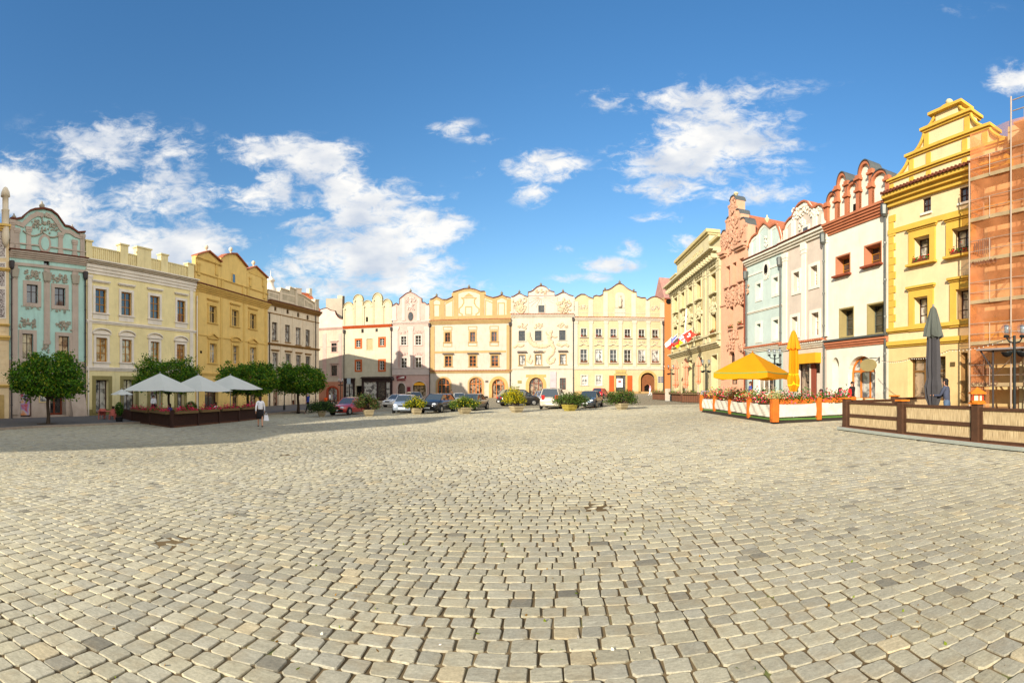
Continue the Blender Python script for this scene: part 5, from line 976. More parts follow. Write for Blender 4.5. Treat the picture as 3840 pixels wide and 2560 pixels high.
kw = dict(fm=WHF, surm=WST, sur=.22, sp=.07, nx=2, tr=(.33,.66), d=.4, pane='warm')
for r_ in ((2976,2999,1021,1093),(3041,3067,997,1071),(2970,2993,1188,1257),(3044,3072,1172,1257)): b.win(*r_, **kw)
b.pil(2945, .55, 950, 1290, .1, WST, cap=.4); b.pil(3016, .5, 912, 1275, .1, WST, cap=.5); b.pil(3096, .5, 880, 1262, .1, WST, cap=.4)
b.strip((1300, 1271), .4, .35, WST, 'string_course', 3, tile=TILE)
b.win(2993, 3035, 1362, 1492, name='shop_window', d=.3, fm=BRF, nx=1, tr=(.78,), pane='shop'); b.win(3037, 3075, 1362, 1494, name='doorway', d=1.2); b.part('shop_door', MB().box(b.X(3037), b.X(3053), .1, .2, 0, b.Z(3045, 1364)), mat('mahogany_door', (140, 70, 50), var=.15, k=.8))
b.part('awning_box', MB().box(b.X(2990), b.X(3079), -.5, .01, (b.Z(2990, 1368)+b.Z(3079, 1358))/2, (b.Z(2990, 1334)+b.Z(3079, 1318))/2), mat('orange_yellow_canvas', (252, 178, 24))); b.pipe(3096, 905, m=ZINC); b.finish()

b = Bld('white_terracotta_house', 'white house with a terracotta-coloured attic of five arched lobes and deep orange window reveals', Frame(3100, 36.6, 3332, 31.8), (852, 762), WOR, depth=12, rh=1.4)
b.strip((846, 755), .75, .45, ORT, 'cornice', 5)
bx = [3102, 3140, 3177, 3220, 3268, 3330]; tops = [(755,721),(692,647),(716,680),(650,602),(676,638)]
for i, (sp_, tp) in enumerate(tops):
    xa, xb = b.X(bx[i]), b.X(bx[i+1]); xc = (bx[i]+bx[i+1])/2; zs_, zt = b.Z(xc, sp_), b.Z(xc, tp); A = arc(xa, xb, zs_, zt-zs_, 12)
    g_ = b.part('attic_bay', MB().prism([(xa, b.H+.06)]+A+[(xb, b.H+.06)], .1+i*.003, .75), WOR); m1 = MB(); m2 = MB()
    k = .82; c = (xa+xb)/2; B_ = [(c+(p[0]-c)*.8, zs_+(p[1]-zs_)*.74) for p in A]
    for p, q, p2, q2 in zip(A, A[1:], B_, B_[1:]):
        m1.prism([p2, q2, q, p], -.06, .1)
        m2.add([(p[0], -.12, p[1]), (q[0], -.12, q[1]), (q[0], .95, q[1]), (p[0], .95, p[1]), (p[0], -.12, p[1]+.07), (q[0], -.12, q[1]+.07), (q[0], .95, q[1]+.07), (p[0], .95, p[1]+.07)], [(0,3,2,1),(4,5,6,7),(0,1,5,4),(2,3,7,6)])
    for e_ in (xa, xb): m1.box(e_-.16, e_+.16, -.1-i*.001, .1, b.H+.06, zs_-.26); m1.box(e_-.28, e_+.28, -.22, .1, zs_-.26, zs_-.12); m1.box(e_-.2, e_+.2, -.16, .1, zs_-.12, zs_+.06)
    m1.build('attic_pilaster', ORT, g_); m2.build('coping_trim', ZINC, g_)
b.part('attic_niche', MB().box(b.X(3200), b.X(3208), -.02, .09, b.Z(3204, 795), b.Z(3204, 765)), DARK)
OR2 = plaster('reveal_orange', (232, 156, 116), stain=.15); OL2 = plaster('reveal_olive', (200, 180, 122), stain=.3)
for r_ in ((3136,3187,958,1030),(3243,3304,916,993)): b.win(*r_, d=.62, fm=WOODF, surm=OR2, sur=.07, sp=.02, nx=2, tr=(.33,.66), pane='dark', sill=.3, sillm=plaster('sill_red_brown', (176, 92, 62)))
for r_ in ((3149,3200,1156,1261),(3254,3316,1138,1250)): b.win(*r_, d=.62, fm=DKF, surm=OL2, sur=.07, sp=.02, nx=2, tr=(.33,.66), pane='dark')
for o_ in list(b.ops):   # coloured reveal linings
    m_ = OR2 if o_['z0'] > b.Z(3200, 1060) else OL2; a, c, z0, z1 = o_['a'], o_['b'], o_['z0'], o_['z1']
    b.part('reveal_lining', MB().box(a, a+.025, .0, .56, z0+.03, z1-.03).box(c-.025, c, 0, .56, z0+.03, z1-.03).box(a, c, 0, .56, z1-.03, z1).box(a, c, 0, .56, z0, z0+.03), m_)
b.strip((1276, 1252), .12, .35, ZINC, 'ledge'); b.strip((1285, 1262), .42, .25, ORT, 'string_course', 3)
b.win(3121, 3146, 1340, 1492, d=.7, rise=.5, blind=1, fm=WOR, name='niche'); b.win(3180, 3282, 1334, 1500, d=.4, rise=1.1, fm=ORW, nx=3, tr=(.66,), pane='curtain', name='shop_window', fw=.14, bar=.13)
b.part('oval_sign', MB().lathe([(.02, 0), (.5, .02), (.5, .06), (.02, .08)], (0, 0, 0), 14).__class__().prism([(b.X(3290)+.75*cos(a*pi/8), b.Z(3290, 1370)+.38*sin(a*pi/8)) for a in range(16)], -.75, -.7), OL2); b.part('sign_bracket', MB().box(b.X(3297), b.X(3300), -.8, 0, b.Z(3298, 1345), b.Z(3298, 1342)).box(b.X(3297), b.X(3300), -.06, 0, b.Z(3298, 1360), b.Z(3298, 1338)), ZINC)
b.pipe(3326, 800, m=ZINC); b.finish()

F9 = Frame(3332, 31.8, 3637, 27.8)
FY = lineframe(F9, 3332, 3800)
b = Bld('yellow_scrolled_gable_house', 'light yellow house with strong yellow quoins and window frames under a tall stepped scroll gable', FY, (763, 590), YWL, depth=12, rh=1.0)
b.H = (b.Z(3332, 763)+b.Z(3637, 652))/2
zt = (b.Z(3332, 742)+b.Z(3637, 640))/2
b.part('cornice', MB().box(0, b.L, -.6, .02, zt-.2, zt).box(0, b.L, -.38, .02, zt-.4, zt-.2).box(0, b.L, -.2, .02, zt-.62, zt-.4), YTR)
mb = MB(); n = int(b.L/.26)
for i in range(n): x = (i+.5)*b.L/n; mb.tube((x, -.75, zt+.06), (x, .1, zt+.24), .1, .1, 6)
b.part('tile_ledge', mb, TILED)
def tier(p0, p1, y0, y1, cor=True, m=YWL, pro=0.0):   # one storey of the gable, given by left/right photo columns
    xa, xb = b.X(p0), b.X(p1); z0, z1 = y0, y1; b.part('gable_tier', MB().box(xa, xb, pro, .7, z0, z1), m); return xa, xb
xc = b.X(3549); zz = [zt+.02, (b.Z(3391, 655)), b.Z(3400, 585), b.Z(3449, 491), b.Z(3492, 428)]
hw_ = [xc-b.X(3336), xc-b.X(3410), xc-b.X(3468), xc-b.X(3508)]
def pt_w(x): return min(xc+x, b.L)
for i in range(4):
    xa, xb = xc-hw_[i], pt_w(hw_[i]); z0, z1 = zz[i], zz[i+1]; g_ = b.part('gable_tier', MB().box(xa, xb, 0, .7, z0, z1), YWL); cm_ = MB()
    th = .13 if i else .1; e = .24 if i else .1; cm_.box(xa-e, min(xb+e, b.L), -.2, .9, z1-th, z1+.02).box(xa-e*.5, min(xb+e*.5, b.L), -.1, .85, z1-th-.1, z1-th) if i < 3 else cm_.box(xa-.4, xb+.4, -.22, .9, z1-.13, z1+.02)
    cm_.build('gable_cornice', YTR, g_); pm = MB()
    for x in ((xa+.15, xb-.15) if i != 1 and i != 0 else (xa+.2, xc-hw_[2]+.3, xc+hw_[2]-.3, xb-.2)): pm.box(x-.16, x+.16, -.07, .02, z0+.1, z1-th-.2)
    if i == 0: pm.box(xc-hw_[1]+.2-.16, xc-hw_[1]+.2+.16, -.07, .02, z0+.1, z1-th-.2)
    if i < 3: pm.build('gable_pilaster', YTR, g_)
    if 0 < i < 4:   # side scrolls
        for sg in (-1, 1):
            w0 = (hw_[i-1]-hw_[i])*.62; h_ = (z1-z0)*.92; pts = [(hw_[i], z0+.05)]+[(hw_[i]+w0*(1-sin(t*pi/12)**.8)+.05, z0+.05+h_*t/6) for t in range(7)]+[(hw_[i], z0+h_)]
            P_ = [(xc+sg*p[0], p[1]) for p in pts]
            if max(p[0] for p in P_) > b.L: continue
            MB().prism(P_, .1, .5).build('gable_scroll', YWL, g_); MB().path([(p[0], .02, p[1]) for p in P_[1:-1]], .1, 6).build('scroll_edge', YTR, g_)
cap = b.part('gable_cap', MB().prism([(xc-hw_[3]*.9, zz[4]), (xc+hw_[3]*.9, zz[4]), (xc+.15, zz[4]+.16), (xc-.15, zz[4]+.16)], -.1, .7), YTR); b.part('finial', MB().lathe([(.15, 0), (.1, .06), (.09, .1), (.2, .18), (.22, .28), (.16, .38), (.02, .42)], (xc, .25, zz[4]+.12), 12), PALW, smooth=True)
b.win(3460, 3491, 741, 796, d=.15, fm=BRF, nx=2, tr=(.5,), pane='dark', sill=.1, sillm=WST); b.win(3599, 3640, 700, 757, d=.15, fm=BRF, nx=2, tr=(.5,), pane='dark', sill=.1, sillm=WST)
kw = dict(fm=BRF, surm=YTR, sur=.38, sp=.12, nx=2, tr=(.36,.7), d=.5, head='flat', hw=.15, pane='curtain')
for r_ in ((3430,3490,887,985),(3573,3637,853,955)): b.win(*r_, flower=1, inset=1, sill=.3, sillm=YTR, **kw)
for r_ in ((3430,3483,1113,1213),(3587,3640,1083,1197)): b.win(*r_, **kw)
b.strip((851, 756), .28, .08, YTR, 'string_course'); 
def strip9(y0, y1, h, p): z = (b.Z(3343, y0)+b.Z(3637, y1))/2; b.part('string_course', MB().box(0, b.L, -p, .02, z-h, z).box(0, b.L, -p*.5, .02, z-h*1.4, z-h), YTR)
strip9(1235, 1197, .2, .2); strip9(1286, 1252, .24, .2)
mb = MB(); z = b.Z(3350, 1232); k = 0
while z < zt-1.1: mb.box(.05, .62 if k % 2 else .45, -.06, .01, z, z+.4); z += .42; k += 1
b.part('quoins', mb, YTR)
b.win(3404, 3546, 1338, 1500, name='shop_window', d=.5, fm=mat('olive_brown_wood', (120, 86, 44), var=.2, k=.8), nx=3, tr=(.68,), pane='shop', fw=.12, bar=.12); b.win(3603, 3629, 1321, 1512, name='doorway', d=.6, surm=YWL)
b.part('plaque', MB().box(b.X(3565), b.X(3582), -.05, .01, b.Z(3573, 1373), b.Z(3573, 1357)), mat('bronze_plate', (110, 90, 50), k=.7)); b.part('plinth', MB().box(0, b.L, -.06, .01, -.8, .55), plaster('plinth_sand', (206, 160, 110)))
b.zones = [(1262, plaster('ground_floor_sand', (248, 216, 152), stain=.2, k=.68), 'ground_floor_wall')]; b.finish()

# scaffolded house and its scaffold
FS = lineframe(F9, 3800, 4700)
b = Bld('scaffolded_house', 'tan stone house hidden behind the orange scaffold netting at the right edge', FS, (560, 560), plaster('tan_stone', (238, 196, 150), stain=.3), depth=10, rh=1); b.H = 14.2
for i in range(3):
    for j in range(3): b.ops.append(dict(d=.3, fm=BRF, nx=2, tr=(.6,), sur=.25, surm=PALW, sp=.12, head='flat', sill=.2, sillm=None, flower=0, pane='dark', rise=0, name='window', apron=0, fw=.07, bar=.04, leafm=None, hw=.2, blind=0, inset=0, a=1+j*2.6, b=2.1+j*2.6, z0=4.7+i*3.2, z1=6.7+i*3.2))
for j in range(3): b.ops.append(dict(d=.5, fm=BRF, nx=2, tr=(.7,), sur=.2, surm=PALW, sp=.1, head=None, sill=0, sillm=None, flower=0, pane='shop', rise=.5, name='shop_window', apron=0, fw=.1, bar=.06, leafm=None, hw=.2, blind=0, inset=0, a=.6+j*2.8, b=2.6+j*2.8, z0=.3, z1=3.1))
b.part('cornice', MB().box(0, b.L, -.5, .02, 13.4, 14.2), PALW); b.finish()
SG = F9.shifted(1.35, 3640, 4700)
z0 = float(zg(SG.A.x, SG.A.y)); sc = thing('scaffold', 'galvanised tube scaffold wrapped in translucent orange netting against the rightmost house', 'scaffold', (SG.A.x, SG.A.y, z0), SG.rz)
GAL = mat('galvanised_tube', (196, 176, 156), rough=.4, var=.15, metal=.35, k=.85); PLK = mat('scaffold_planks', (196, 170, 128), var=.25, k=.7); L9 = SG.L
lev = [1.6+i*2.0 for i in range(7)]; ztop = (HZ-503)*SG.r(3640)/FC-z0
lev = [l for l in lev if l < ztop-.5]; topdeck = lev[-1]+2.25
npole = int(L9/2.4)+1
for i in range(npole):
    x = i*2.4
    for y in (-.1, 1.1):
        sc_o = MB().tube((x, y, -.1), (x, y, topdeck+(1.1 if i > 0 else -1.4)), .04 if y < 1 else .035, n=8).build('standard', GAL, sc)
for l in lev:
    MB().box(-.05, L9, .1, 1.05, l-.05, l).box(0, L9, -.06, -.03, l-.03, l+.14).build('deck', PLK, sc)
    mb = MB()
    for h in (.5, 1.0): mb.tube((0, -.1, l+h), (L9, -.1, l+h), .017, n=6); mb.tube((0, .05, l+h), (0, 1.1, l+h), .028, n=6)
    for i in range(npole-1): mb.tube((i*2.4, 1.1, l), (i*2.4+2.4, .05 if i % 2 else 1.1, l+1.95), .02, n=5); mb.tube((i*2.4+1.2, -.1, l), (i*2.4+1.2, -.1, l+1), .02, n=5)
    mb.build('guard_rail', GAL, sc)
MB().box(2.4, L9, .1, 1.05, topdeck-.08, topdeck).build('deck', PLK, sc); mb = MB()
for h in (.5, 1.0): mb.tube((2.4, .05, topdeck+h), (L9, .05, topdeck+h), .028, n=6)
for i in range(1, npole): mb.tube((i*2.4+.9, .05, topdeck), (i*2.4+.9, .05, topdeck+1), .03, n=6)
mb.build('guard_rail', GAL, sc)
NET = bpy.data.materials.new('orange_net'); NET.use_nodes = True; t_ = NET.node_tree; b2 = t_.nodes['Principled BSDF']; b2.inputs['Base Color'].default_value = (*[v*.97 for v in lin((255, 172, 112))], 1); b2.inputs['Roughness'].default_value = .8
trn = t_.nodes.new('ShaderNodeBsdfTransparent'); trn.inputs[0].default_value = (1, .86, .76, 1); tl = t_.nodes.new('ShaderNodeBsdfTranslucent'); tl.inputs[0].default_value = (*lin((255, 184, 140)), 1)
m1 = t_.nodes.new('ShaderNodeMixShader'); m2 = t_.nodes.new('ShaderNodeMixShader'); m1.inputs[0].default_value = .4; t_.links.new(b2.outputs[0], m1.inputs[1]); t_.links.new(tl.outputs[0], m1.inputs[2]); t_.links.new(m1.outputs[0], m2.inputs[1]); t_.links.new(trn.outputs[0], m2.inputs[2])
g_ = t_.nodes.new('ShaderNodeTexCoord'); no = t_.nodes.new('ShaderNodeTexNoise'); no.inputs['Scale'].default_value = .9; no.inputs['Detail'].default_value = 5; t_.links.new(g_.outputs['Object'], no.inputs[0]); mr = t_.nodes.new('ShaderNodeMapRange'); t_.links.new(no.outputs[0], mr.inputs[0]); mr.inputs[1].default_value = .35; mr.inputs[2].default_value = .65; mr.inputs[3].default_value = .5; mr.inputs[4].default_value = .74; t_.links.new(mr.outputs[0], m2.inputs[0]); t_.links.new(m2.outputs[0], t_.nodes['Material Output'].inputs[0])
mb = MB(); cols = 60; rows = 34; xopen = SG.s_(3702)
def ny(x, z): return -.01+.04*sin(x*2.6+z*.8)+.035*abs(sin(pi*x/2.4))-.0*z
zz_ = [0.15+i*(ztop-.15)/rows for i in range(rows+1)]
for i in range(cols):
    xa, xb = i*L9/cols, (i+1)*L9/cols
    for j in range(rows):
        if xa > xopen-.1 and zz_[j] < 3.1: continue
        mb.add([(xa, ny(xa, zz_[j]), zz_[j]), (xb, ny(xb, zz_[j]), zz_[j]), (xb, ny(xb, zz_[j+1]), zz_[j+1]), (xa, ny(xa, zz_[j+1]), zz_[j+1])], [(0, 1, 2, 3)])
for j in range(rows): mb.add([(0, ny(0, zz_[j]), zz_[j]), (-.02, 1.2, zz_[j]), (-.02, 1.2, zz_[j+1]), (0, ny(0, zz_[j+1]), zz_[j+1])], [(0, 1, 2, 3)])
net = mb.build('netting', NET, sc, smooth=True)
# dark skyline logo and lettering printed on the net (at two heights)
LG = mat('net_print', (140, 96, 72), var=0, k=.8); FONT = None
def textmesh(s, size, m, parent, loc, name='lettering', ext=.004, rz=0):
    c = bpy.data.curves.new(name, 'FONT'); c.body = s; c.size = size; c.extrude = ext; c.align_x = 'CENTER'; o = bpy.data.objects.new(name, c); COL.objects.link(o)
    bpy.context.view_layer.update(); dg = bpy.context.evaluated_depsgraph_get(); me = bpy.data.meshes.new_from_object(o.evaluated_get(dg)); bpy.data.objects.remove(o); me.name = name
    me.materials.clear(); me.materials.append(m); n = bpy.data.objects.new(name, me); COL.objects.link(n); n.location = loc; n.rotation_euler = (radians(90), 0, rz); n.parent = parent; return n
for (px, py) in ((3692, 925), (3694, 1378)):
    x = SG.s_(px); zc = (HZ-py)*SG.r(px)/FC-z0; mb = MB()
    for k, (h, w_) in enumerate(((.5, .05), (.62, .05), (.8, .06), (.9, .04), (.95, .05), (.85, .05), (.95, .05), (.8, .06), (.6, .04))): mb.box(x-.55+k*.12, x-.55+k*.12+w_, -.11, -.09, zc-h*.4, zc+h*.4)
    mb.build('net_logo', LG, sc); textmesh('JOMARADO', .3, LG, sc, (x, -.1, zc-.85), 'net_lettering')
# protective canopy at the foot of the scaffold
x = SG.s_(3712); mb = MB().box(x, L9, -1.1, .1, 3.2, 3.28); mb.build('canopy', mat('grey_sheet', (150, 140, 135), k=.8), sc)
for i in range(5): MB().tube((x+.8+i*2.2, -.9, 0), (x+.8+i*2.2, -.9, 3.2), .05).tube((x+.8+i*2.2, -.9, 2.3), (x+.1+i*2.2, -.9, 3.2), .04).build('canopy_prop', PIPE, sc)
# ---------------- left pavement and kerb ----------------
PAVE = mat('pavement_setts', (118, 116, 114), var=.25, scale=6, bump=.5, bscale=18, k=.6); KERB = mat('kerb_stone', (176, 160, 140), var=.2, scale=3, bump=.3, k=.7)
def wall_r(a):
    px = a*FC+1920; f = F0 if px < 36 else F1 if px < 321 else F2 if px < 732 else F3 if px < 1004 else F4
    return f.r(px)+.6
mb = MB(); kb = MB(); aa = [kaz[0]+(kaz[-1]-kaz[0])*i/70 for i in range(71)]; R_ = []
for a in aa:
    r0 = float(np.interp(a, kaz, kr)); r1 = max(wall_r(a), r0+2); row = []
    for t in range(7):
        r = r0+.28+(r1-r0-.28)*t/6; x, y = r*sin(a), r*cos(a); row.append((x, y, float(zg(x, y))+.12))
    R_.append((row, r0))
for (A, ra), (B, rb), a, a2 in zip(R_, R_[1:], aa, aa[1:]):
    for t in range(6): mb.add([A[t], B[t], B[t+1], A[t+1]], [(0, 1, 2, 3)])
    def pt(a_, r, dz): x, y = r*sin(a_), r*cos(a_); return (x, y, float(zg(x, y))+dz)
    kb.add([pt(a, ra, -.1), pt(a2, rb, -.1), pt(a2, rb, .125), pt(a, ra, .125), pt(a, ra+.28, .125), pt(a2, rb+.28, .125)], [(0, 1, 2, 3), (3, 2, 5, 4)])
tag(mb.build('pavement', PAVE), None, None, kind='structure'); tag(kb.build('kerb', KERB), None, None, kind='structure')

# ---------------- trees ----------------
L1, L2_, L3 = leafmat('maple_leaf', (92, 136, 28), k=.88), leafmat('maple_leaf_dark', (54, 96, 24), k=.8), leafmat('maple_leaf_yellow', (150, 160, 40), k=.85)
BARK = mat('bark', (88, 72, 56), var=.35, scale=6, bump=.8, bscale=20, k=.6); SOIL = mat('tree_pit_soil', (70, 52, 36), var=.3, scale=8, k=.6)
def tree(px, pyb, x0, x1, y0, y1, label, seed, dz=.12):
    rg = np.random.default_rng(seed); p = gp(px, pyb, dz); r = sqrt(p.x**2+p.y**2); k = r/FC
    t = thing('round_headed_tree', label, 'tree', p, 0, 'clipped round-headed maples along the left pavement')
    wx = (x1-x0)*k/2; zt, zb = (HZ-y0)*k-p.z, (HZ-y1)*k-p.z; hz = (zt-zb)/2; zc = zb+hz*.82; cxo = ((x0+x1)/2-px)*k; ca, sa = cos(az(px)), sin(az(px))
    tr = MB(); pts = [(0, 0, -.15), (.03, .02, zb*.35), (-.03, 0, zb*.8), (0, 0, zb+.5)]; rad = [.17, .12, .11, .12]
    for a, b_, ra, rb in zip(pts, pts[1:], rad, rad[1:]): tr.tube(a, b_, ra, rb, 9, cap=False)
    for i in range(9):
        a = 2*pi*i/9+rg.uniform(-.3, .3); el = rg.uniform(.25, 1.0); e = Vector((cos(a)*wx*.6, sin(a)*wx*.6, zb+.3+hz*el*1.3)); m_ = Vector((e.x*.45, e.y*.45, zb+.25+hz*el*.45))
        tr.tube((0, 0, zb+.1), m_, .075, .05, 6, cap=False); tr.tube(m_, e, .05, .015, 6, cap=False)
        for q in range(2): e2 = e+Vector(rg.normal(0, .45, 3)); tr.tube(m_, e2, .03, .01, 5, cap=False)
    tr.build('trunk', BARK, t, smooth=True)
    # leaf clumps: many small lumps on a flattened dome
    P = []
    for i in range(270):
        u = rg.uniform(-1, 1)*.95; a = rg.uniform(0, 2*pi); q = max(0, 1-abs(u)**2.6)**.385; s = rg.uniform(.45, 1.0)**.5*.93*(1+.10*sin(3*a+seed)+.07*sin(5*a+seed*2+u*3)); zz_ = u*hz*(1.12 if u > 0 else .74)*s
        c = np.array([cos(a)*q*wx*s+cxo*ca, sin(a)*q*wx*s-cxo*sa, zc+zz_]); n = 62
        P.append(c+rg.normal(0, 1, (n, 3))*np.array([.2, .2, .14])*rg.uniform(.8, 1.35)*wx/2.6)
    P = np.concatenate(P); leafmesh('crown', P, .185, [L1, L2_, L3], t, [.5, .36, .14], up=.1)
    MB().lathe([(.75, 0), (.75, .02), (.02, .035)], (0, 0, -.01), 14).build('tree_pit', SOIL, t)
    return t
tree(180, 1589, 38, 322, 1312, 1503, 'round-headed maple standing alone in front of the teal house, leftmost of the trees', 1)
tree(633, 1560, 506, 758, 1333, 1482, 'maple rising behind the first two pale parasols of the hedge-fenced beer garden', 2, 0)
tree(930, 1557, 820, 1046, 1350, 1486, 'maple behind the farthest pale parasol and the woman in the white jacket', 3, .1)
tree(1118, 1544, 1020, 1226, 1356, 1482, 'maple beside the left street lamp, rightmost of the trees', 4)

# ---------------- concrete planters with shrubs ----------------
CONC = mat('moss_stained_concrete', (206, 190, 150), var=.3, scale=2.5, bump=.6, bscale=14, stain=.4, k=.65); MOSS = mat('yellow_lichen_concrete', (190, 172, 74), var=.35, scale=3, bump=.5, k=.6)
JG = leafmat('juniper_leaf', (96, 126, 46), k=.75); JD = leafmat('juniper_leaf_dark', (52, 78, 38), k=.65); JY = leafmat('golden_leaf', (206, 190, 30), k=.85); JB = leafmat('brownish_leaf', (120, 92, 50), k=.6)
def planter(px, py, wpx, shape, label, mats, probs, moss=False, seed=0, n=4600, size=.10, rz=None, hpx=None):
    rg = np.random.default_rng(seed+50); p = gp(px, py); r = sqrt(p.x**2+p.y**2); k = r/FC; t = thing('planter', label, 'planter', p, rz if rz is not None else .5, 'square concrete planters across the square')
    w = wpx*k/3.3; h = (hpx*k if hpx else .46); mb = MB().box(-w*.8, w*.8, -w*.8, w*.8, 0, .12)
    mb.loft([[(-w, -w, .12), (w, -w, .12), (w, w, .12), (-w, w, .12)], [(-w*1.12, -w*1.12, h), (w*1.12, -w*1.12, h), (w*1.12, w*1.12, h), (-w*1.12, w*1.12, h)]])
    mb.box(-w*1.2, w*1.2, -w*1.2, w*1.2, h-.09, h+.02); mb.build('basin', MOSS if moss else CONC, t)
    MB().box(-w*1.05, w*1.05, -w*1.05, w*1.05, h+.02, h+.04).build('soil', SOIL, t)
    x0, x1, y0, y1 = shape; cx = ((x0+x1)/2-px)*k; wx = (x1-x0)*k/2; zt, zb = (HZ-y0)*k-p.z, (HZ-y1)*k-p.z; a0 = t.rotation_euler[2]
    ux, uy = cos(az(px)), -sin(az(px)); lx, ly = ux*cos(a0)+uy*sin(a0), -ux*sin(a0)+uy*cos(a0); st = MB(); P = []
    nb = 46
    for i in range(nb):
        f = rg.uniform(-1, 1); g_ = rg.uniform(-1, 1)*.75; hh = sqrt(max(0, 1-f*f*.8-g_*g_*.5)); z = zb+(zt-zb)*(.25+.75*rg.uniform(.25, 1)*hh)
        c = np.array([(cx+f*wx*.97)*lx-g_*wx*.85*ly, (cx+f*wx*.97)*ly+g_*wx*.85*lx, z]); s = wx*.13
        d = c-np.array([0, 0, h]); m_ = n//nb
        tt = rg.uniform(.62, 1.06, (m_, 1)); P.append(np.array([0, 0, h*.9])+d*tt+rg.normal(0, 1, (m_, 3))*np.array([s, s, s*.75])); st.tube((0, 0, h-.05), tuple(c*.9+np.array([0, 0, h*.1])), .022, .008, 5, cap=False)
    leafmesh('foliage', np.concatenate(P), size, mats, t, probs, up=.0); st.build('stem', BARK, t); return t
planter(1206, 1562, 40, (1150, 1262, 1502, 1552), 'planter with a wide dark green spreading juniper, left of the red car in the shade', [JD, JG], [.8, .2], seed=1)
planter(1382, 1560, 50, (1322, 1422, 1474, 1546), 'planter with a tall brownish green bush between the red car and the silver car', [JD, JB, JG], [.45, .35, .2], seed=2)
planter(1562, 1553, 48, (1516, 1596, 1486, 1540), 'planter with a yellow-green bush in front of the silver hatchback', [JG, JY, JD], [.4, .4, .2], seed=3)
planter(1742, 1551, 60, (1686, 1803, 1486, 1538), 'planter with a flat light green juniper beside the black hatchback', [JG, JD, JY], [.65, .2, .15], moss=False, seed=4)
planter(1937, 1546, 60, (1880, 1970, 1445, 1532), 'planter with a tall bright golden yellow conifer in the middle of the square', [JY, JG, JD], [.66, .26, .08], seed=5, n=4200)
planter(2136, 1540, 62, (2076, 2208, 1470, 1524), 'lichen-yellow planter with a wide green juniper between the silver estate and the blue car', [JG, JD, JB], [.65, .22, .13], moss=True, seed=6)
planter(2331, 1535, 54, (2272, 2390, 1456, 1530), 'planter with loose rose bushes over green shrubs, rightmost of the row', [JG, JD, JB], [.55, .3, .15], seed=7)

# ---------------- parked cars ----------------
TYRE = mat('tyre_rubber', (30, 29, 28), rough=.8, var=.1, k=.8); RIM = mat('wheel_rim', (176, 176, 172), rough=.3, metal=.7, var=.05); PLAST = mat('black_plastic', (28, 28, 30), rough=.6, var=.1); LAMPG = mat('headlamp_glass', (232, 236, 238), rough=.08, spec=.8, var=.0, k=.9); REDL = mat('tail_lamp', (190, 24, 20), rough=.2, var=0, spec=.6); PLATE = mat('number_plate', (236, 236, 230), var=.02)
CARG = bpy.data.materials.new('car_glass'); CARG.use_nodes = True; q = CARG.node_tree.nodes['Principled BSDF']; q.inputs['Base Color'].default_value = (.02, .03, .035, 1); q.inputs['Roughness'].default_value = .03; q.inputs['Specular IOR Level'].default_value = 1; q.inputs['Coat Weight'].default_value = 1
def paint(name, rgb, metal=.3, k=.8):
    m = mat('paint_'+name, rgb, rough=.28, var=.03, scale=4, metal=metal, spec=.6, k=k); m.node_tree.nodes['Principled BSDF'].inputs['Coat Weight'].default_value = .9; m.node_tree.nodes['Principled BSDF'].inputs['Coat Roughness'].default_value = .06; return m
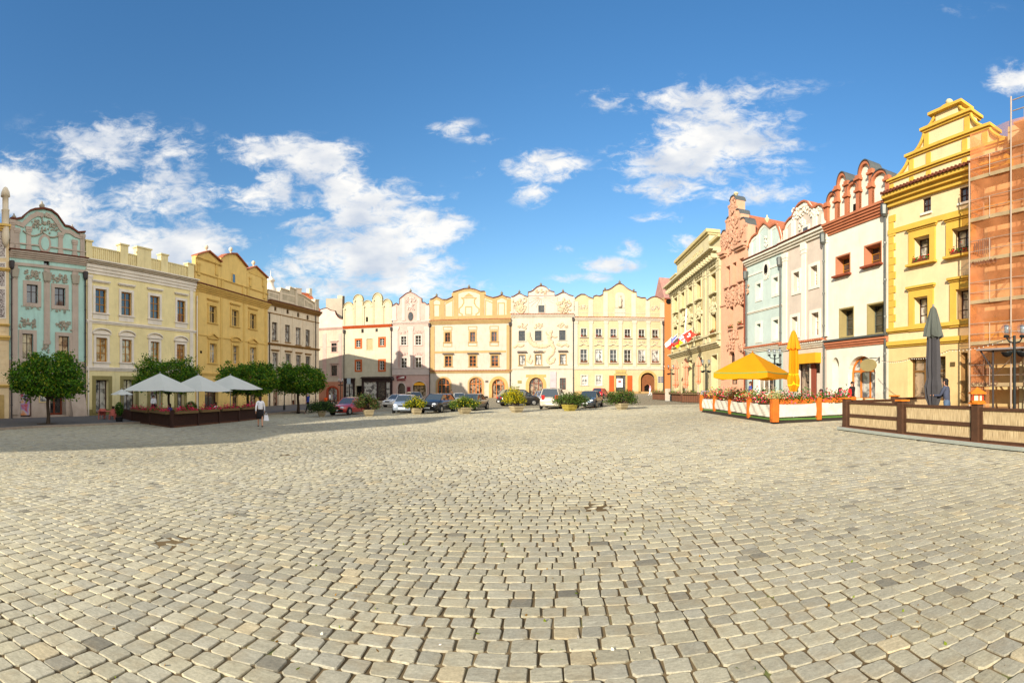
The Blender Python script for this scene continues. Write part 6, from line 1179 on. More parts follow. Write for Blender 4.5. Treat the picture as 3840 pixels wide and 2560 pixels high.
def car(px, py, head, m, label, kind='hatch', s=1.0, name=None, bump=None, plate=True):
    # local +X is the front of the car
    p = gp(px, py); t = thing('parked_car' if not name else name, label, 'car', p, head, 'cars parked on the square')
    L, Wd, H = dict(hatch=(3.95, 1.68, 1.46), sedan=(4.35, 1.68, 1.40), van=(4.5, 1.78, 1.68), suv=(4.2, 1.74, 1.62))[kind]; L, Wd, H = L*s, Wd*s, H*s; w = Wd/2; x0, x1 = -L/2, L/2; bz = H*.60
    # lower body: (x, belt height, half width, sill height)
    if kind == 'sedan': st = [(x1, .52, .70, .34), (x1-.06, .66, .84, .22), (x1-.35, .76, .95, .19), (x1-1.0, .86, 1, .18), (x1-1.4, .90, 1, .17), (x0+1.0, .93, 1, .17), (x0+.5, .94, .97, .19), (x0+.1, .90, .90, .24), (x0, .72, .82, .34)]
    elif kind == 'van': st = [(x1, .58, .72, .34), (x1-.08, .78, .86, .22), (x1-.4, .92, .95, .19), (x1-.85, 1.0, 1, .18), (x1-1.2, 1.02, 1, .17), (x0+.9, 1.02, 1, .17), (x0+.3, 1.0, .97, .2), (x0+.04, .95, .93, .24), (x0, .7, .9, .34)]
    else: st = [(x1, .54, .70, .34), (x1-.08, .70, .85, .22), (x1-.4, .84, .95, .19), (x1-.85, .93, 1, .18), (x1-1.15, .96, 1, .17), (x0+.8, .96, 1, .17), (x0+.3, .94, .97, .2), (x0+.06, .88, .92, .24), (x0, .68, .86, .34)]
    rings = []
    for x, zb_, f, sl_ in st:
        z2, hw = zb_*s*(H/1.46 if kind in ('hatch', 'suv') else 1), w*f
        rings.append([(x, -hw*.86, sl_), (x, -hw*.98, sl_+.12), (x, -hw, z2*.62), (x, -hw*.95, z2*.92), (x, -hw*.80, z2), (x, 0, z2+.03), (x, hw*.80, z2), (x, hw*.95, z2*.92), (x, hw, z2*.62), (x, hw*.98, sl_+.12), (x, hw*.86, sl_)])
    body = MB().loft(rings).build('body', m, t, smooth=True)
    belt = rings[4][5][2]-.02
    if kind == 'sedan': xa, xb, xc_, xd = x1-1.28, x1-1.95, x0+1.35, x0+.72
    elif kind == 'van': xa, xb, xc_, xd = x1-.95, x1-1.7, x0+.22, x0+.06
    else: xa, xb, xc_, xd = x1-.98, x1-1.68, x0+.55, x0+.16
    gl = [[(xa, -w*.80, belt), (xa, w*.80, belt), (xd, w*.84, belt), (xd, -w*.84, belt)], [(xb+.02, -w*.66, H-.05), (xb+.02, w*.66, H-.05), (xc_-.02, w*.66, H-.05), (xc_-.02, -w*.66, H-.05)]]
    gl[0] = [(xa, -w*.82, belt-.03), (xa, w*.82, belt-.03), (xd, w*.88, belt-.03), (xd, -w*.88, belt-.03)]
    MB().loft(gl).build('windows', CARG, t)
    rf = MB().loft([[(xb+.04, -w*.69, H-.07), (xb+.04, w*.69, H-.07), (xc_-.04, w*.69, H-.07), (xc_-.04, -w*.69, H-.07)], [(xb-.1, -w*.6, H-.01), (xb-.1, w*.6, H-.01), (xc_+.1, w*.6, H-.01), (xc_+.1, -w*.6, H-.01)], [(xb-.4, -w*.4, H+.015), (xb-.4, w*.4, H+.015), (xc_+.35, w*.4, H+.015), (xc_+.35, -w*.4, H+.015)]])
    for sg in (-1, 1):
        rf.tube((xa, sg*w*.83, belt-.02), (xb, sg*w*.68, H-.06), .035, n=6); rf.tube((xd, sg*w*.87, belt-.02), (xc_, sg*w*.68, H-.06), .05, n=6); xm = (xb+xc_)/2+.1; rf.tube((xm, sg*w*.87, belt-.02), (xm, sg*w*.69, H-.06), .035, n=6)
        if kind != 'hatch': rf.tube((xd+.75, sg*w*.875, belt-.02), (xc_+.35, sg*w*.69, H-.06), .03, n=6)
    rf.build('roof', m, t, smooth=False)
    for sx in (x1-.78*s, x0+.74*s):
        for sg in (-1, 1):
            a = MB().tube((sx, sg*(w-.12), .30), (sx, sg*(w+.012), .30), .37, n=18); a.build('wheel_arch', PLAST, t)
            wh = MB().tube((sx, sg*(w-.17), .29), (sx, sg*(w+.03), .29), .29, n=20).build('wheel', TYRE, t); MB().tube((sx, sg*(w+.025), .29), (sx, sg*(w+.042), .29), .19, .17, n=12).build('rim', RIM, wh)
    for sg in (-1, 1):
        MB().ball((x1-.10, sg*w*.62, .66*s*(H/1.46)), (.12, .19, .085), 8, 6).build('headlight', LAMPG, t, smooth=True); MB().box(x0-.02, x0+.08, sg*w*.62-.12, sg*w*.62+.12, .70 if kind != 'van' else .75, .88 if kind != 'van' else 1.12).build('tail_light', REDL, t)
        MB().ball((xa-.18, sg*(w+.07), belt+.06), (.07, .11, .07), 7, 5).build('wing_mirror', PLAST if bump else m, t)
    bm_ = bump or m
    MB().box(x1-.12, x1+.05, -w*.8, w*.8, .28, .47).build('bumper', bm_, t); MB().box(x0-.06, x0+.1, -w*.84, w*.84, .30, .50).build('bumper', bm_, t)
    MB().box(x1-.06, x1+.035, -w*.36, w*.36, .55, .65).build('grille', PLAST, t); 
    if plate: MB().box(x1+.05, x1+.062, -.26, .26, .36, .46).build('number_plate', PLATE, t); MB().box(x0-.072, x0-.06, -.26, .26, .38, .48).build('number_plate', PLATE, t)
    return t
def facing(px, off): return pi/2-az(px)+pi+off       # front towards the camera, turned by off
car(1312, 1553, facing(1312, -.55), paint('red', (196, 52, 44), 0), 'red saloon parked in the shade, seen from its front corner beside a dark juniper', 'sedan', .98, bump=PLAST)
car(1520, 1546, facing(1520, -.15), paint('silver_blue', (170, 182, 196), .5), 'silver-blue hatchback facing the camera behind the yellow-green bush', 'hatch', 1.0)
car(1487, 1524, facing(1487, -.6), paint('white', (228, 222, 212), 0), 'small white hatchback behind the silver-blue one, at the shaded shop', 'hatch', .95)
car(1556, 1520, facing(1556, .2), paint('beige', (206, 192, 160), .3), 'beige estate showing only its roof behind the silver-blue hatchback', 'van', .95)
car(1642, 1545, facing(1642, -.42), paint('black', (34, 36, 42), .3), 'black compact car with big pale headlamps, front turned left', 'hatch', 1.03, bump=PLAST)
car(1722, 1515, facing(1722, .1), paint('silver', (190, 190, 186), .5), 'silver saloon further back, right behind the black compact', 'sedan', .95)
car(1773, 1537, facing(1773, -.35), paint('grey', (120, 112, 100), .4), 'grey-brown saloon half hidden behind the flat juniper planter', 'sedan', 1.0)
car(1945, 1520, facing(1945, 1.95), paint('black2', (40, 40, 42), .3), 'dark off-road car side-on behind the golden conifer', 'suv', 1.0)
car(2040, 1511, facing(2040, .25), paint('pale_blue', (120, 150, 190), .4), 'small pale blue car in the background between the golden conifer and the silver estate', 'hatch', .92)
car(2076, 1530, facing(2076, 3.0), paint('champagne', (214, 204, 184), .4), 'champagne silver estate seen from behind, left of the lichen-yellow planter', 'van', 1.0)
car(2212, 1527, facing(2212, -.2), paint('petrol_blue', (52, 74, 96), .4), 'dark petrol blue saloon facing the camera, right of the wide juniper', 'sedan', 1.0, bump=PLAST)
car(2252, 1493, facing(2252, 2.85), paint('bright_red', (222, 28, 34), 0), 'bright red hatchback seen from behind, parked before the rust-orange shutters', 'hatch', .95)
# ---------------- parasols ----------------
CAN = mat('pale_green_canvas', (240, 241, 230), rough=.9, var=.05, k=.98); STEEL = mat('pole_steel', (150, 150, 146), rough=.4, metal=.5, var=.1); WPOLE = mat('wood_pole', (170, 110, 50), var=.15, k=.8)
YC = mat('yellow_canvas', (250, 182, 20), rough=.85, var=.08, k=.78); GRT = mat('green_trim', (60, 150, 90), var=.05, k=.8)
def transl(m, rgb, f=.35):
    t = m.node_tree; o = t.nodes['Material Output']; b_ = t.nodes['Principled BSDF']; tr_ = t.nodes.new('ShaderNodeBsdfTranslucent'); tr_.inputs[0].default_value = (*lin(rgb), 1); ms = t.nodes.new('ShaderNodeMixShader'); ms.inputs[0].default_value = f
    t.links.new(b_.outputs[0], ms.inputs[1]); t.links.new(tr_.outputs[0], ms.inputs[2]); t.links.new(ms.outputs[0], o.inputs[0])
transl(CAN, (220, 226, 200)); transl(YC, (255, 180, 0), .45)
def parasol(p, rim, apex, hd, rz, m, label, name='parasol', n=4, val=.0, vm=None, pole=STEEL, ribs=True, trim=None):
    t = thing(name, label, 'parasol', p, rz); K = 6; mb = MB(); R = []
    for i in range(K+1):
        f = i/K; z = apex+(rim-apex)*(f**1.06); row = []
        for j in range(n):
            for q in range(6):
                a0, a1 = 2*pi*j/n, 2*pi*(j+1)/n; u = q/6; x = (cos(a0)*(1-u)+cos(a1)*u)*hd*max(f, .015); y = (sin(a0)*(1-u)+sin(a1)*u)*hd*max(f, .015); row.append((x, y, z-.05*f*sin(pi*u)))
        R.append(row)
    if val: R.append([(x*1.002, y*1.002, z-val*(1+.12*sin(i*1.9))) for i, (x, y, z) in enumerate(R[-1])])
    mb.loft(R, cap=False); mb.add([(0, 0, apex)], []); cn = mb.build('canopy', m, t)
    if trim:
        q = MB(); row = R[K]; m_ = len(row)
        for i in range(m_): a, b_ = row[i], row[(i+1) % m_]; q.add([(a[0]*1.006, a[1]*1.006, a[2]-.02), (b_[0]*1.006, b_[1]*1.006, b_[2]-.02), (b_[0]*.992, b_[1]*.992, b_[2]+.02), (a[0]*.992, a[1]*.992, a[2]+.02)], [(0, 1, 2, 3)])
        q.build('trim', trim, cn)
    MB().tube((0, 0, 0), (0, 0, apex+.06), .035, n=10).ball((0, 0, apex+.06), .05).build('pole', pole, t); MB().lathe([(.35, 0), (.35, .06), (.1, .1), (.07, .3)], n=12).build('base', PIPE, t)
    if ribs:
        rb = MB()
        for j in range(n): a = 2*pi*j/n; rb.tube((0, 0, apex-.06), (cos(a)*hd*.99, sin(a)*hd*.99, rim-.03), .014, n=5); rb.tube((cos(a)*.05, sin(a)*.05, rim-.1), (cos(a)*hd*.5, sin(a)*hd*.5, (rim+apex)/2-.05), .012, n=5)
        rb.build('ribs', pole, t)
    return t
for (px, r, ay, ry, hw, lab) in ((600, 34.5, 1400, 1463, 139, 'large pale green square parasol over the fence corner, nearest and leftmost of the three'), (744, 37.5, 1406, 1466, 132, 'pale green square parasol in the middle of the three in the beer garden'), (864, 40, 1407, 1459, 124, 'pale green square parasol farthest right, beside the woman in the white jacket')):
    p = at(px, r); parasol(p, (HZ-ry)*r/FC-p.z, (HZ-ay)*r/FC-p.z, hw*r/FC, pi/2-az(px)+.12, CAN, lab)
p = at(457, 43); parasol(p, (HZ-1478)*43/FC-p.z, (HZ-1459)*43/FC-p.z, 44*43/FC, .4, CAN, 'small pale round parasol with a drooping rim before the yellow house doors', n=8)
r = 28; p = at(2822, r); parasol(p, (HZ-1398)*r/FC-p.z, (HZ-1322)*r/FC-p.z, 152*r/FC, pi/2-az(2822)+.35, YC, 'big open yellow parasol with green edging over the flower-boxed terrace', n=4, val=.3, pole=WPOLE, trim=GRT)
def closed(px, r, yt, yb, wpx, m, label, name='closed_parasol', m2=None, m3=None, seed=1):
    p = at(px, r); t = thing(name, label, 'parasol', p); zt, zb = (HZ-yt)*r/FC-p.z, (HZ-yb)*r/FC-p.z; w = wpx*r/FC/2; h = zt-zb; rg = random.Random(seed); n = 20; R = []
    prof = [(.03, 0), (.35, .03), (.62, .12), (.9, .24), (1.0, .31), (.62, .315), (.66, .45), (.72, .6), (.66, .72), (.86, .80), (.8, .9), (.5, 1.0)]
    for f, u in prof: R.append([(w*f*(1+.22*(-1)**i*min(1, u*3)+rg.uniform(-.1, .1)*u)*cos(2*pi*i/n), w*f*(1+.22*(-1)**i*min(1, u*3))*sin(2*pi*i/n), zt-h*u+(rg.uniform(-.06, .06) if .2 < u < 1 else 0)) for i in range(n)])
    MB().loft(R[:6], cap=True).build('canopy_cap', m, t); MB().loft(R[5:], cap=True).build('canopy_folds', m2 or m, t)
    if m3: MB().loft([[(x*1.03, y*1.03, z) for x, y, z in R[8]], [(x*1.03, y*1.03, z) for x, y, z in R[10]]], cap=False).build('printed_hem', m3, t)
    MB().tube((0, 0, 0), (0, 0, zt+.05), .035).build('pole', STEEL, t); MB().lathe([(.35, 0), (.35, .06), (.1, .1)], n=12).build('base', PIPE, t); return t
closed(2976, 26.5, 1237, 1468, 46, mat('orange_canvas', (250, 134, 12), var=.08, k=.95), 'tall closed orange and yellow parasol standing right of the big open yellow one', m2=YC, m3=mat('printed_yellow_hem', (240, 200, 20), var=.3, scale=5), seed=3)
closed(3500, 19.0, 1146, 1522, 66, mat('grey_green_canvas', (90, 94, 86), var=.1, k=.8), 'tall closed dark grey parasol behind the reed-panelled fence', m2=mat('dark_grey_canvas', (72, 70, 72), var=.12, k=.8), seed=4)
PCN = mat('faded_salmon_canvas', (240, 168, 132), var=.08, k=.72); PCO = mat('orange_hem_canvas', (240, 110, 50), var=.1, k=.75)
closed(2534, 62, 1348, 1454, 24, PCN, 'closed salmon parasol before the palace, nearest the corner lamp', m3=PCO, seed=5)
closed(2571, 58, 1342, 1454, 24, PCN, 'closed salmon parasol before the palace, middle one with an orange collar', m3=PCO, seed=6)
closed(2619, 52, 1338, 1440, 22, PCN, 'closed salmon parasol before the palace, right one beside the double lamp', m3=PCO, seed=7)

# ---------------- left beer garden fence ----------------
DW = mat('dark_fence_wood', (62, 34, 24), rough=.7, var=.25, scale=4, k=.7); DW2 = mat('fence_plank_edge', (104, 66, 44), rough=.7, var=.2, k=.7)
LP = [(424, 1566), (496, 1583), (566, 1592), (645, 1604), (741, 1595), (820, 1587), (894, 1580), (962, 1572)]
P3 = [gp(*p) for p in LP]; f_ = thing('beer_garden_fence', 'dark brown slatted fence around the left beer garden', 'fence', P3[3]); O = P3[3]; HF = .93
for p in P3: q = p-O; MB().box(q.x-.07, q.x+.07, q.y-.07, q.y+.07, q.z-.1, q.z+HF+.06).box(q.x-.09, q.x+.09, q.y-.09, q.y+.09, q.z+HF+.06, q.z+HF+.1).build('post', DW, f_)
for i, (a, b_) in enumerate(zip(P3, P3[1:])):
    d = (b_-a); L_ = d.length; an = atan2(d.y, d.x); c = (a+b_)/2-O; hz = HF/2
    mb = MB(); n = int(L_/.11)
    for k in range(n): t_ = (k+.5)/n; q = a+d*t_-O; mb.obox((q.x, q.y, q.z+.47), (.042, .012, .36), an)
    mb.obox((c.x, c.y, c.z+.88), (L_/2-.08, .03, .045), an); mb.obox((c.x, c.y, c.z+.1), (L_/2-.08, .03, .05), an); mb.build('slat_panel', DW, f_)
    MB().obox((c.x, c.y, c.z+.04), (L_/2-.08, .045, .05), an).build('base_board', DW2, f_)
MBX = mat('trough_wood', (128, 104, 66), var=.2, k=.7)
def flowertrough(a, b_, z, label, mats, probs, group, n=420, spread=.2, hgt=.16, boxm=MBX, off=.12, size=.09, hb=.16, name='flower_trough', trail=0):
    d = b_-a; L_ = d.length; an = atan2(d.y, d.x); c = (a+b_)/2; nrm = Vector((sin(an), -cos(an), 0)); c = c+nrm*off
    t = thing(name, label, 'flower box', (c.x, c.y, c.z+z), an, group); MB().box(-L_*.42, L_*.42, -.11, .11, -hb, 0).build('trough', boxm, t)
    pts = np.stack([RNG.uniform(-L_*.43, L_*.43, n), RNG.normal(0, spread*.55, n), np.abs(RNG.normal(0, hgt, n))+.0], 1); pts[:, 2] *= (1+.35*np.sin(pts[:, 0]*7+n)); k = int(n*trail); pts[:k, 2] = -RNG.uniform(0, .2, k); pts[:k, 1] = -.14
    leafmesh('blossoms', pts, size, mats, t, probs); return t
LPX = ['left side, farthest panel', 'left side, middle panel', 'left side, next to the corner', 'front side, first panel right of the corner', 'front side, second panel', 'front side, third panel', 'front side, last panel beside the walking woman']
for i, (a, b_) in enumerate(zip(P3, P3[1:])):
    if i == 0: continue
    flowertrough(a, b_, HF+.02, 'trough of magenta flowers on the dark fence, %s' % LPX[i], [MAGF, GREEN, L2_], [.62, .2, .18], 'magenta flower troughs on the dark beer garden fence', hgt=.12)
# tables, benches inside
TBL = mat('pine_table', (196, 150, 84), var=.15, k=.75)
def table_set(px, r, label, m=TBL, rz=.3, group=None, z=0, name='table'):
    p = at(px, r); p.z += z; t = thing(name, label, 'table', p, rz, group); MB().box(-.7, .7, -.4, .4, .72, .76).build('tabletop', m, t)
    for sx in (-.6, .6):
        for sy in (-.32, .32): MB().box(sx-.03, sx+.03, sy-.03, sy+.03, 0, .72).build('leg', m, t)
    return t
for px, r, lab in ((655, 35, 'pine table under the nearest pale parasol'), (790, 37, 'pine table under the middle pale parasol'), (900, 39, 'pine table beneath the farthest pale parasol')): table_set(px, r, lab)
def chair(px, r, m, label, rz=0, group=None, name='chair', z=0):
    p = at(px, r); p.z += z; t = thing(name, label, 'chair', p, rz, group); MB().box(-.22, .22, -.22, .22, .42, .46).build('seat', m, t)
    q = MB(); 
    for k in range(9): a = pi*k/8; q.obox((.25*cos(a), .2*sin(a), .68), (.05, .012, .24), a+pi/2)
    q.build('backrest', m, t)
    for sx in (-.19, .19):
        for sy in (-.19, .19): MB().tube((sx*1.1, sy*1.1, 0), (sx, sy, .43), .018).build('leg', m, t)
    return t
WK = mat('pink_wicker', (206, 110, 96), var=.3, scale=14, k=.8); WK2 = mat('cream_wicker', (240, 220, 178), var=.25, scale=14, k=.8)
for px, r, rz, lab in ((384, 42, 1.2, 'pink wicker chair nearest the yellow house door, left of its table'), (420, 40.5, -1.0, 'pink wicker chair beside the dark fence end'), (438, 42.5, 2.4, 'pink wicker chair half hidden behind the fence end')): chair(px, r, WK, lab, rz, 'pink wicker chairs outside the yellow house')
table_set(402, 41.5, 'small round-legged table between the pink wicker chairs', WK, 0, name='cafe_table')
def potplant(px, r, h, w, label, ball=False):
    p = at(px, r); t = thing('potted_shrub', label, 'potted plant', p); MB().lathe([(.2, 0), (.28, .4), (.3, .42), (.02, .43)], n=12).build('pot', PLAST, t); MB().tube((0, 0, .4), (0, 0, h*.7), .03).build('stem', BARK, t)
    q = RNG.normal(size=(1400, 3)); q /= np.linalg.norm(q, axis=1)[:, None]; q *= RNG.uniform(.6, 1, (1400, 1))*np.array([w, w, (h-.5)/2]); q[:, 2] += .5+(h-.5)/2; leafmesh('foliage', q, .08, [L2_, L1], t, [.8, .2]); return t
potplant(716, 38, 1.45, .45, 'ball-clipped dark evergreen in a pot between the middle parasol and its fence'); potplant(447, 37, 1.5, .32, 'bushy potted shrub at the left end of the dark fence')

# ---------------- flower-box terrace on the right ----------------
OP = mat('orange_board', (224, 118, 36), rough=.6, var=.25, scale=3, k=.68); WCN = mat('white_canvas', (240, 230, 210), rough=.9, var=.16, scale=2.2, bump=.5, bscale=4, k=.66); DKD = mat('deck_edge_dark', (58, 50, 42), var=.2, k=.7); GTR = mat('green_felt', (92, 130, 56), var=.2, k=.7)
TP = [(2632, 1545), (2682, 1549), (2740, 1560), (2811, 1573), (2904, 1589), (3069, 1580)]
Q = [gp(*p) for p in TP]; ext = (Q[5]-Q[4]); Q.append(Q[4]+ext*1.85); DKH = .13
tf = thing('terrace_fence', 'low terrace fence of orange boards and white canvas panels', 'fence', Q[4]); O = Q[4]
for i, q in enumerate(Q):
    a = q-O; s_ = .155 if i == 4 else .115; an = atan2(ext.y, ext.x)
    MB().obox((a.x, a.y, a.z+DKH+.48), (s_, s_, .52), an).obox((a.x, a.y, a.z+DKH+.45), (s_*1.25, s_*.7, .36), an).build('post', OP, tf)
for i, (a, b_) in enumerate(zip(Q, Q[1:])):
    d = b_-a; L_ = d.length; an = atan2(d.y, d.x); u = d.normalized(); n_ = Vector((sin(an), -cos(an), 0))*.05; mb = MB(); NX = 14
    for k in range(NX):
        for j in range(5):
            v = []
            for (kk, jj) in ((k, j), (k+1, j), (k+1, j+1), (k, j+1)):
                t_ = .14/L_+(1-.28/L_)*kk/NX; z = .16+.60*jj/5-(.06*sin(pi*kk/NX)*jj/5); q = a+d*t_-O+n_*(1+.6*sin(kk*1.3+jj)); v.append((q.x, q.y, q.z+DKH+z))
            mb.add(v, [(0, 1, 2, 3)])
    mb.build('canvas_panel', WCN, tf, smooth=True); c = (a+b_)/2-O
    MB().obox((c.x, c.y, c.z+DKH+.05), (L_/2-.1, .02, .04), an).build('felt_strip', GTR, tf)
FP, FR_, FY_ = PINKF, REDF, YELF; WF_ = mat('cream_petals', (240, 225, 180), var=.1)
FCOL = [([GREEN, FR_, FP, YELF], [.6, .18, .1, .12]), ([GREEN, FP, FR_, WF_], [.58, .18, .16, .08]), ([GREEN, FR_, FP, WF_], [.6, .2, .12, .08]), ([GREEN, FR_, FP, WF_], [.6, .19, .13, .08]), ([GREEN, FR_, FP, L2_], [.66, .12, .08, .14]), ([GREEN, FP, FR_, L2_], [.64, .14, .12, .1])]
TL_ = ['with some yellow blooms, at the far left end of the terrace', 'mostly pink and red, second along the receding side', 'mostly red, third along the receding side', 'red and pink, just left of the big corner post', 'green with few red blooms, right of the big corner post', 'pink and red, next to the brown reed fence']
for i, (a, b_) in enumerate(zip(Q, Q[1:])):
    L_ = (b_-a).length; flowertrough(a, b_, DKH+.98, 'flower box %s' % TL_[i], FCOL[i][0], FCOL[i][1], 'geranium boxes on the right-hand terrace', n=int(330*L_), spread=.34, hgt=.17, boxm=OP if i > 3 else BOXM, off=-.16, size=.1, hb=.24, name='flower_box', trail=.12)
GR_ = leafmat('pale_grass_leaf', (214, 208, 140), k=.95)
for i in range(1, 5): a = Q[i]; pts = np.stack([RNG.normal(a.x+.1, .2, 420), RNG.normal(a.y+.05, .2, 420), a.z+DKH+1.02+np.abs(RNG.normal(0, .2, 420))], 1); o = leafmesh('ornamental_grass', pts, .12, [GR_, GREEN], None, [.8, .2], asp=.2); tag(o, 'tuft of pale ornamental grass ' + ('', 'over the post nearest the far left terrace end', 'over the terrace post left of the red-flowered box', 'over the terrace post next before the big corner post', 'over the big orange corner post of the terrace')[i], 'plant', 'pale grass tufts between the geranium boxes')
bk = [Q[4], Q[6], Q[6]+Vector((0, 11.5, .1)), Q[0]+Vector((3, .4, 0)), Q[0]]; top = [(p.x, p.y) for p in bk]
zt_ = max(float(zg(x, y)) for x, y in top[:2])+DKH; mb = MB(); n = len(bk); zs_ = [float(zg(x, y)) for x, y in top]
mb.add([(x, y, z+DKH) for (x, y), z in zip(top, zs_)]+[(x, y, z-.05) for (x, y), z in zip(top, zs_)], [tuple(range(n))]+[(i, (i+1) % n, (i+1) % n+n, i+n) for i in range(n)])
tag(mb.build('terrace_deck', DKD), 'dark low timber deck under the flower-boxed terrace', 'deck')

# ---------------- brown reed fence, deck and lantern ----------------
BRW = mat('brown_fence_wood', (100, 68, 46), rough=.7, var=.3, scale=3, bump=.4, k=.6); CAPO = mat('orange_cap_wood', (220, 124, 30), var=.15, k=.85); LIP = mat('grey_metal_lip', (176, 182, 170), rough=.5, var=.15, metal=.2, k=.85)
REED = bpy.data.materials.new('reed_mat'); REED.use_nodes = True; t_ = REED.node_tree; bb = t_.nodes['Principled BSDF']; tcn = t_.nodes.new('ShaderNodeTexCoord'); mpn = t_.nodes.new('ShaderNodeMapping'); mpn.inputs['Scale'].default_value = (75, 75, 3.0); t_.links.new(tcn.outputs['Object'], mpn.inputs[0]); no = t_.nodes.new('ShaderNodeTexNoise'); no.inputs['Scale'].default_value = 1; no.inputs['Detail'].default_value = 3; t_.links.new(mpn.outputs[0], no.inputs[0])
cr_ = t_.nodes.new('ShaderNodeValToRGB'); e = cr_.color_ramp.elements; e[0].position = .34; e[0].color = (.2, .14, .07, 1); e[1].position = .62; e[1].color = (.62, .49, .28, 1); q_ = e.new(.46); q_.color = (.42, .30, .15, 1); t_.links.new(no.outputs[0], cr_.inputs[0]); t_.links.new(cr_.outputs[0], bb.inputs['Base Color']); bb.inputs['Roughness'].default_value = .8
bp = t_.nodes.new('ShaderNodeBump'); bp.inputs['Strength'].default_value = .6; t_.links.new(no.outputs[0], bp.inputs['Height']); t_.links.new(bp.outputs[0], bb.inputs['Normal'])
B0, B1, B2 = gp(3175, 1612), gp(3384, 1641), gp(3665, 1672); st_ = (B2-B0)/2; BP = [B0, B0+st_, B0+st_*2, B0+st_*3, B0+st_*4]
back = Vector((3.4, 1.0, .06)); BQ = [B0, B0+back*.98, B0+back*1.9]
rf = thing('reed_fence', 'brown timber fence with reed mat infill around the right-hand terrace', 'fence', B0); O = B0
def seg(pts, skip0=False):
    for i, q in enumerate(pts):
        if i == 0 and skip0: continue
        a = q-O; an = atan2((pts[1]-pts[0]).y, (pts[1]-pts[0]).x); MB().obox((a.x, a.y, a.z+.60), (.125, .125, .62), an).build('post', BRW, rf); MB().obox((a.x, a.y, a.z+1.245), (.18, .18, .025), an).build('post_cap', CAPO, rf)
    for a, b_ in zip(pts, pts[1:]):
        d = b_-a; L_ = d.length; an = atan2(d.y, d.x); c = (a+b_)/2-O; sl = 0
        fr = MB()
        for z, h in ((1.09, .045), (.60, .06), (.13, .085)): fr.obox((c.x, c.y, c.z+z), (L_/2-.12, .045, h), an)
        for s_ in (-1, 1): q = c+d.normalized()*s_*(L_/2-.19); fr.obox((q.x, q.y, q.z+.6), (.045, .04, .49), an)
        fr.build('rail_frame', BRW, rf)
        MB().obox((0, 0, 0), (L_/2-.2, .012, .46), 0).build('reed_panel', REED, rf); o = COL.objects[-1] if False else bpy.context.scene.collection.objects[-1]; o.location = (c.x, c.y, c.z+.6); o.rotation_euler = (0, 0, an)
seg(BP); seg(BQ, True)
dk = thing('terrace_platform', 'low timber platform with a grey metal lip under the reed fence', 'deck', B0); n_ = Vector((-.22, -.1, 0))
f0, f1 = B0+n_+Vector((0, .35, 0)), BP[-1]+n_; f0.z, f1.z = float(zg(f0.x, f0.y)), float(zg(f1.x, f1.y)); r0_, r1_ = BQ[2]+Vector((.3, .3, 0)), BP[-1]+Vector((7, 0, .2))
def rel(p, dz): q = p-B0; return (q.x, q.y, q.z+dz)
MB().add([rel(f0, .14), rel(f1, .14), rel(r1_, .14), rel(r0_, .14), rel(f0, .02), rel(f1, .02), rel(r1_, .02), rel(r0_, .02)], [(0, 1, 2, 3), (0, 4, 5, 1), (3, 7, 4, 0)]).build('deck_boards', mat('red_brown_deck', (134, 84, 54), var=.2, k=.7), dk)
o1, o2 = f0+Vector((-.05, .02, 0)), f1+Vector((-.05, 0, 0)); MB().add([rel(o1, .115), rel(o2, .115), rel(f1, .135), rel(f0, .135), rel(o1, .03), rel(o2, .03)], [(0, 1, 2, 3), (0, 4, 5, 1)]).build('metal_lip', LIP, dk)
q = BP[2]; ln = thing('wooden_lantern', 'orange pagoda-roofed lantern sitting on a fence post', 'lantern', (q.x, q.y, q.z+1.27), .5); RP = mat('red_lantern_bar', (214, 60, 30), k=.85)
MB().lathe([(.22, 0), (.24, .05), (.02, .055)], n=6).build('base_plate', CAPO, ln); MB().lathe([(.13, .05), (.13, .24)], n=6).build('paper_shade', WF_, ln); MB().lathe([(.27, .24), (.27, .28), (.06, .40), (.02, .44)], n=6).build('lantern_roof', CAPO, ln)
for i in range(6): a = 2*pi*(i+.5)/6; MB().tube((.165*cos(a), .165*sin(a), .05), (.165*cos(a), .165*sin(a), .25), .018).build('lantern_bar', RP, ln)
RB = mat('brick_red_bench', (198, 70, 40), var=.15, k=.8)
for px, r, lab in ((3300, 21.5, 'red bench table behind the first reed panel'), (3420, 19.6, 'red bench table in front of the closed dark parasol'), (3620, 17.6, 'red bench table beside the lantern post'), (3770, 16.6, 'red bench table nearest the right edge')): table_set(px, r, lab, RB, 1.5, 'red tables behind the reed fence', z=.16)
for px, r, rz in ((3225, 29.5, .5), (3262, 29.0, 2.0), (3300, 28.2, -.6)): chair(px, r, WK2, {3225: 'cream wicker chair left of the wooden chair outside the arched shop', 3262: 'cream wicker chair right before the arched shop door', 3300: 'cream wicker chair farthest right by the white house drainpipe'}[px], rz, 'cream wicker chairs outside the arched shop')
chair(3250, 31, WPOLE, 'tall wooden chair in the open arched shop doorway', 1.4, name='wooden_chair')
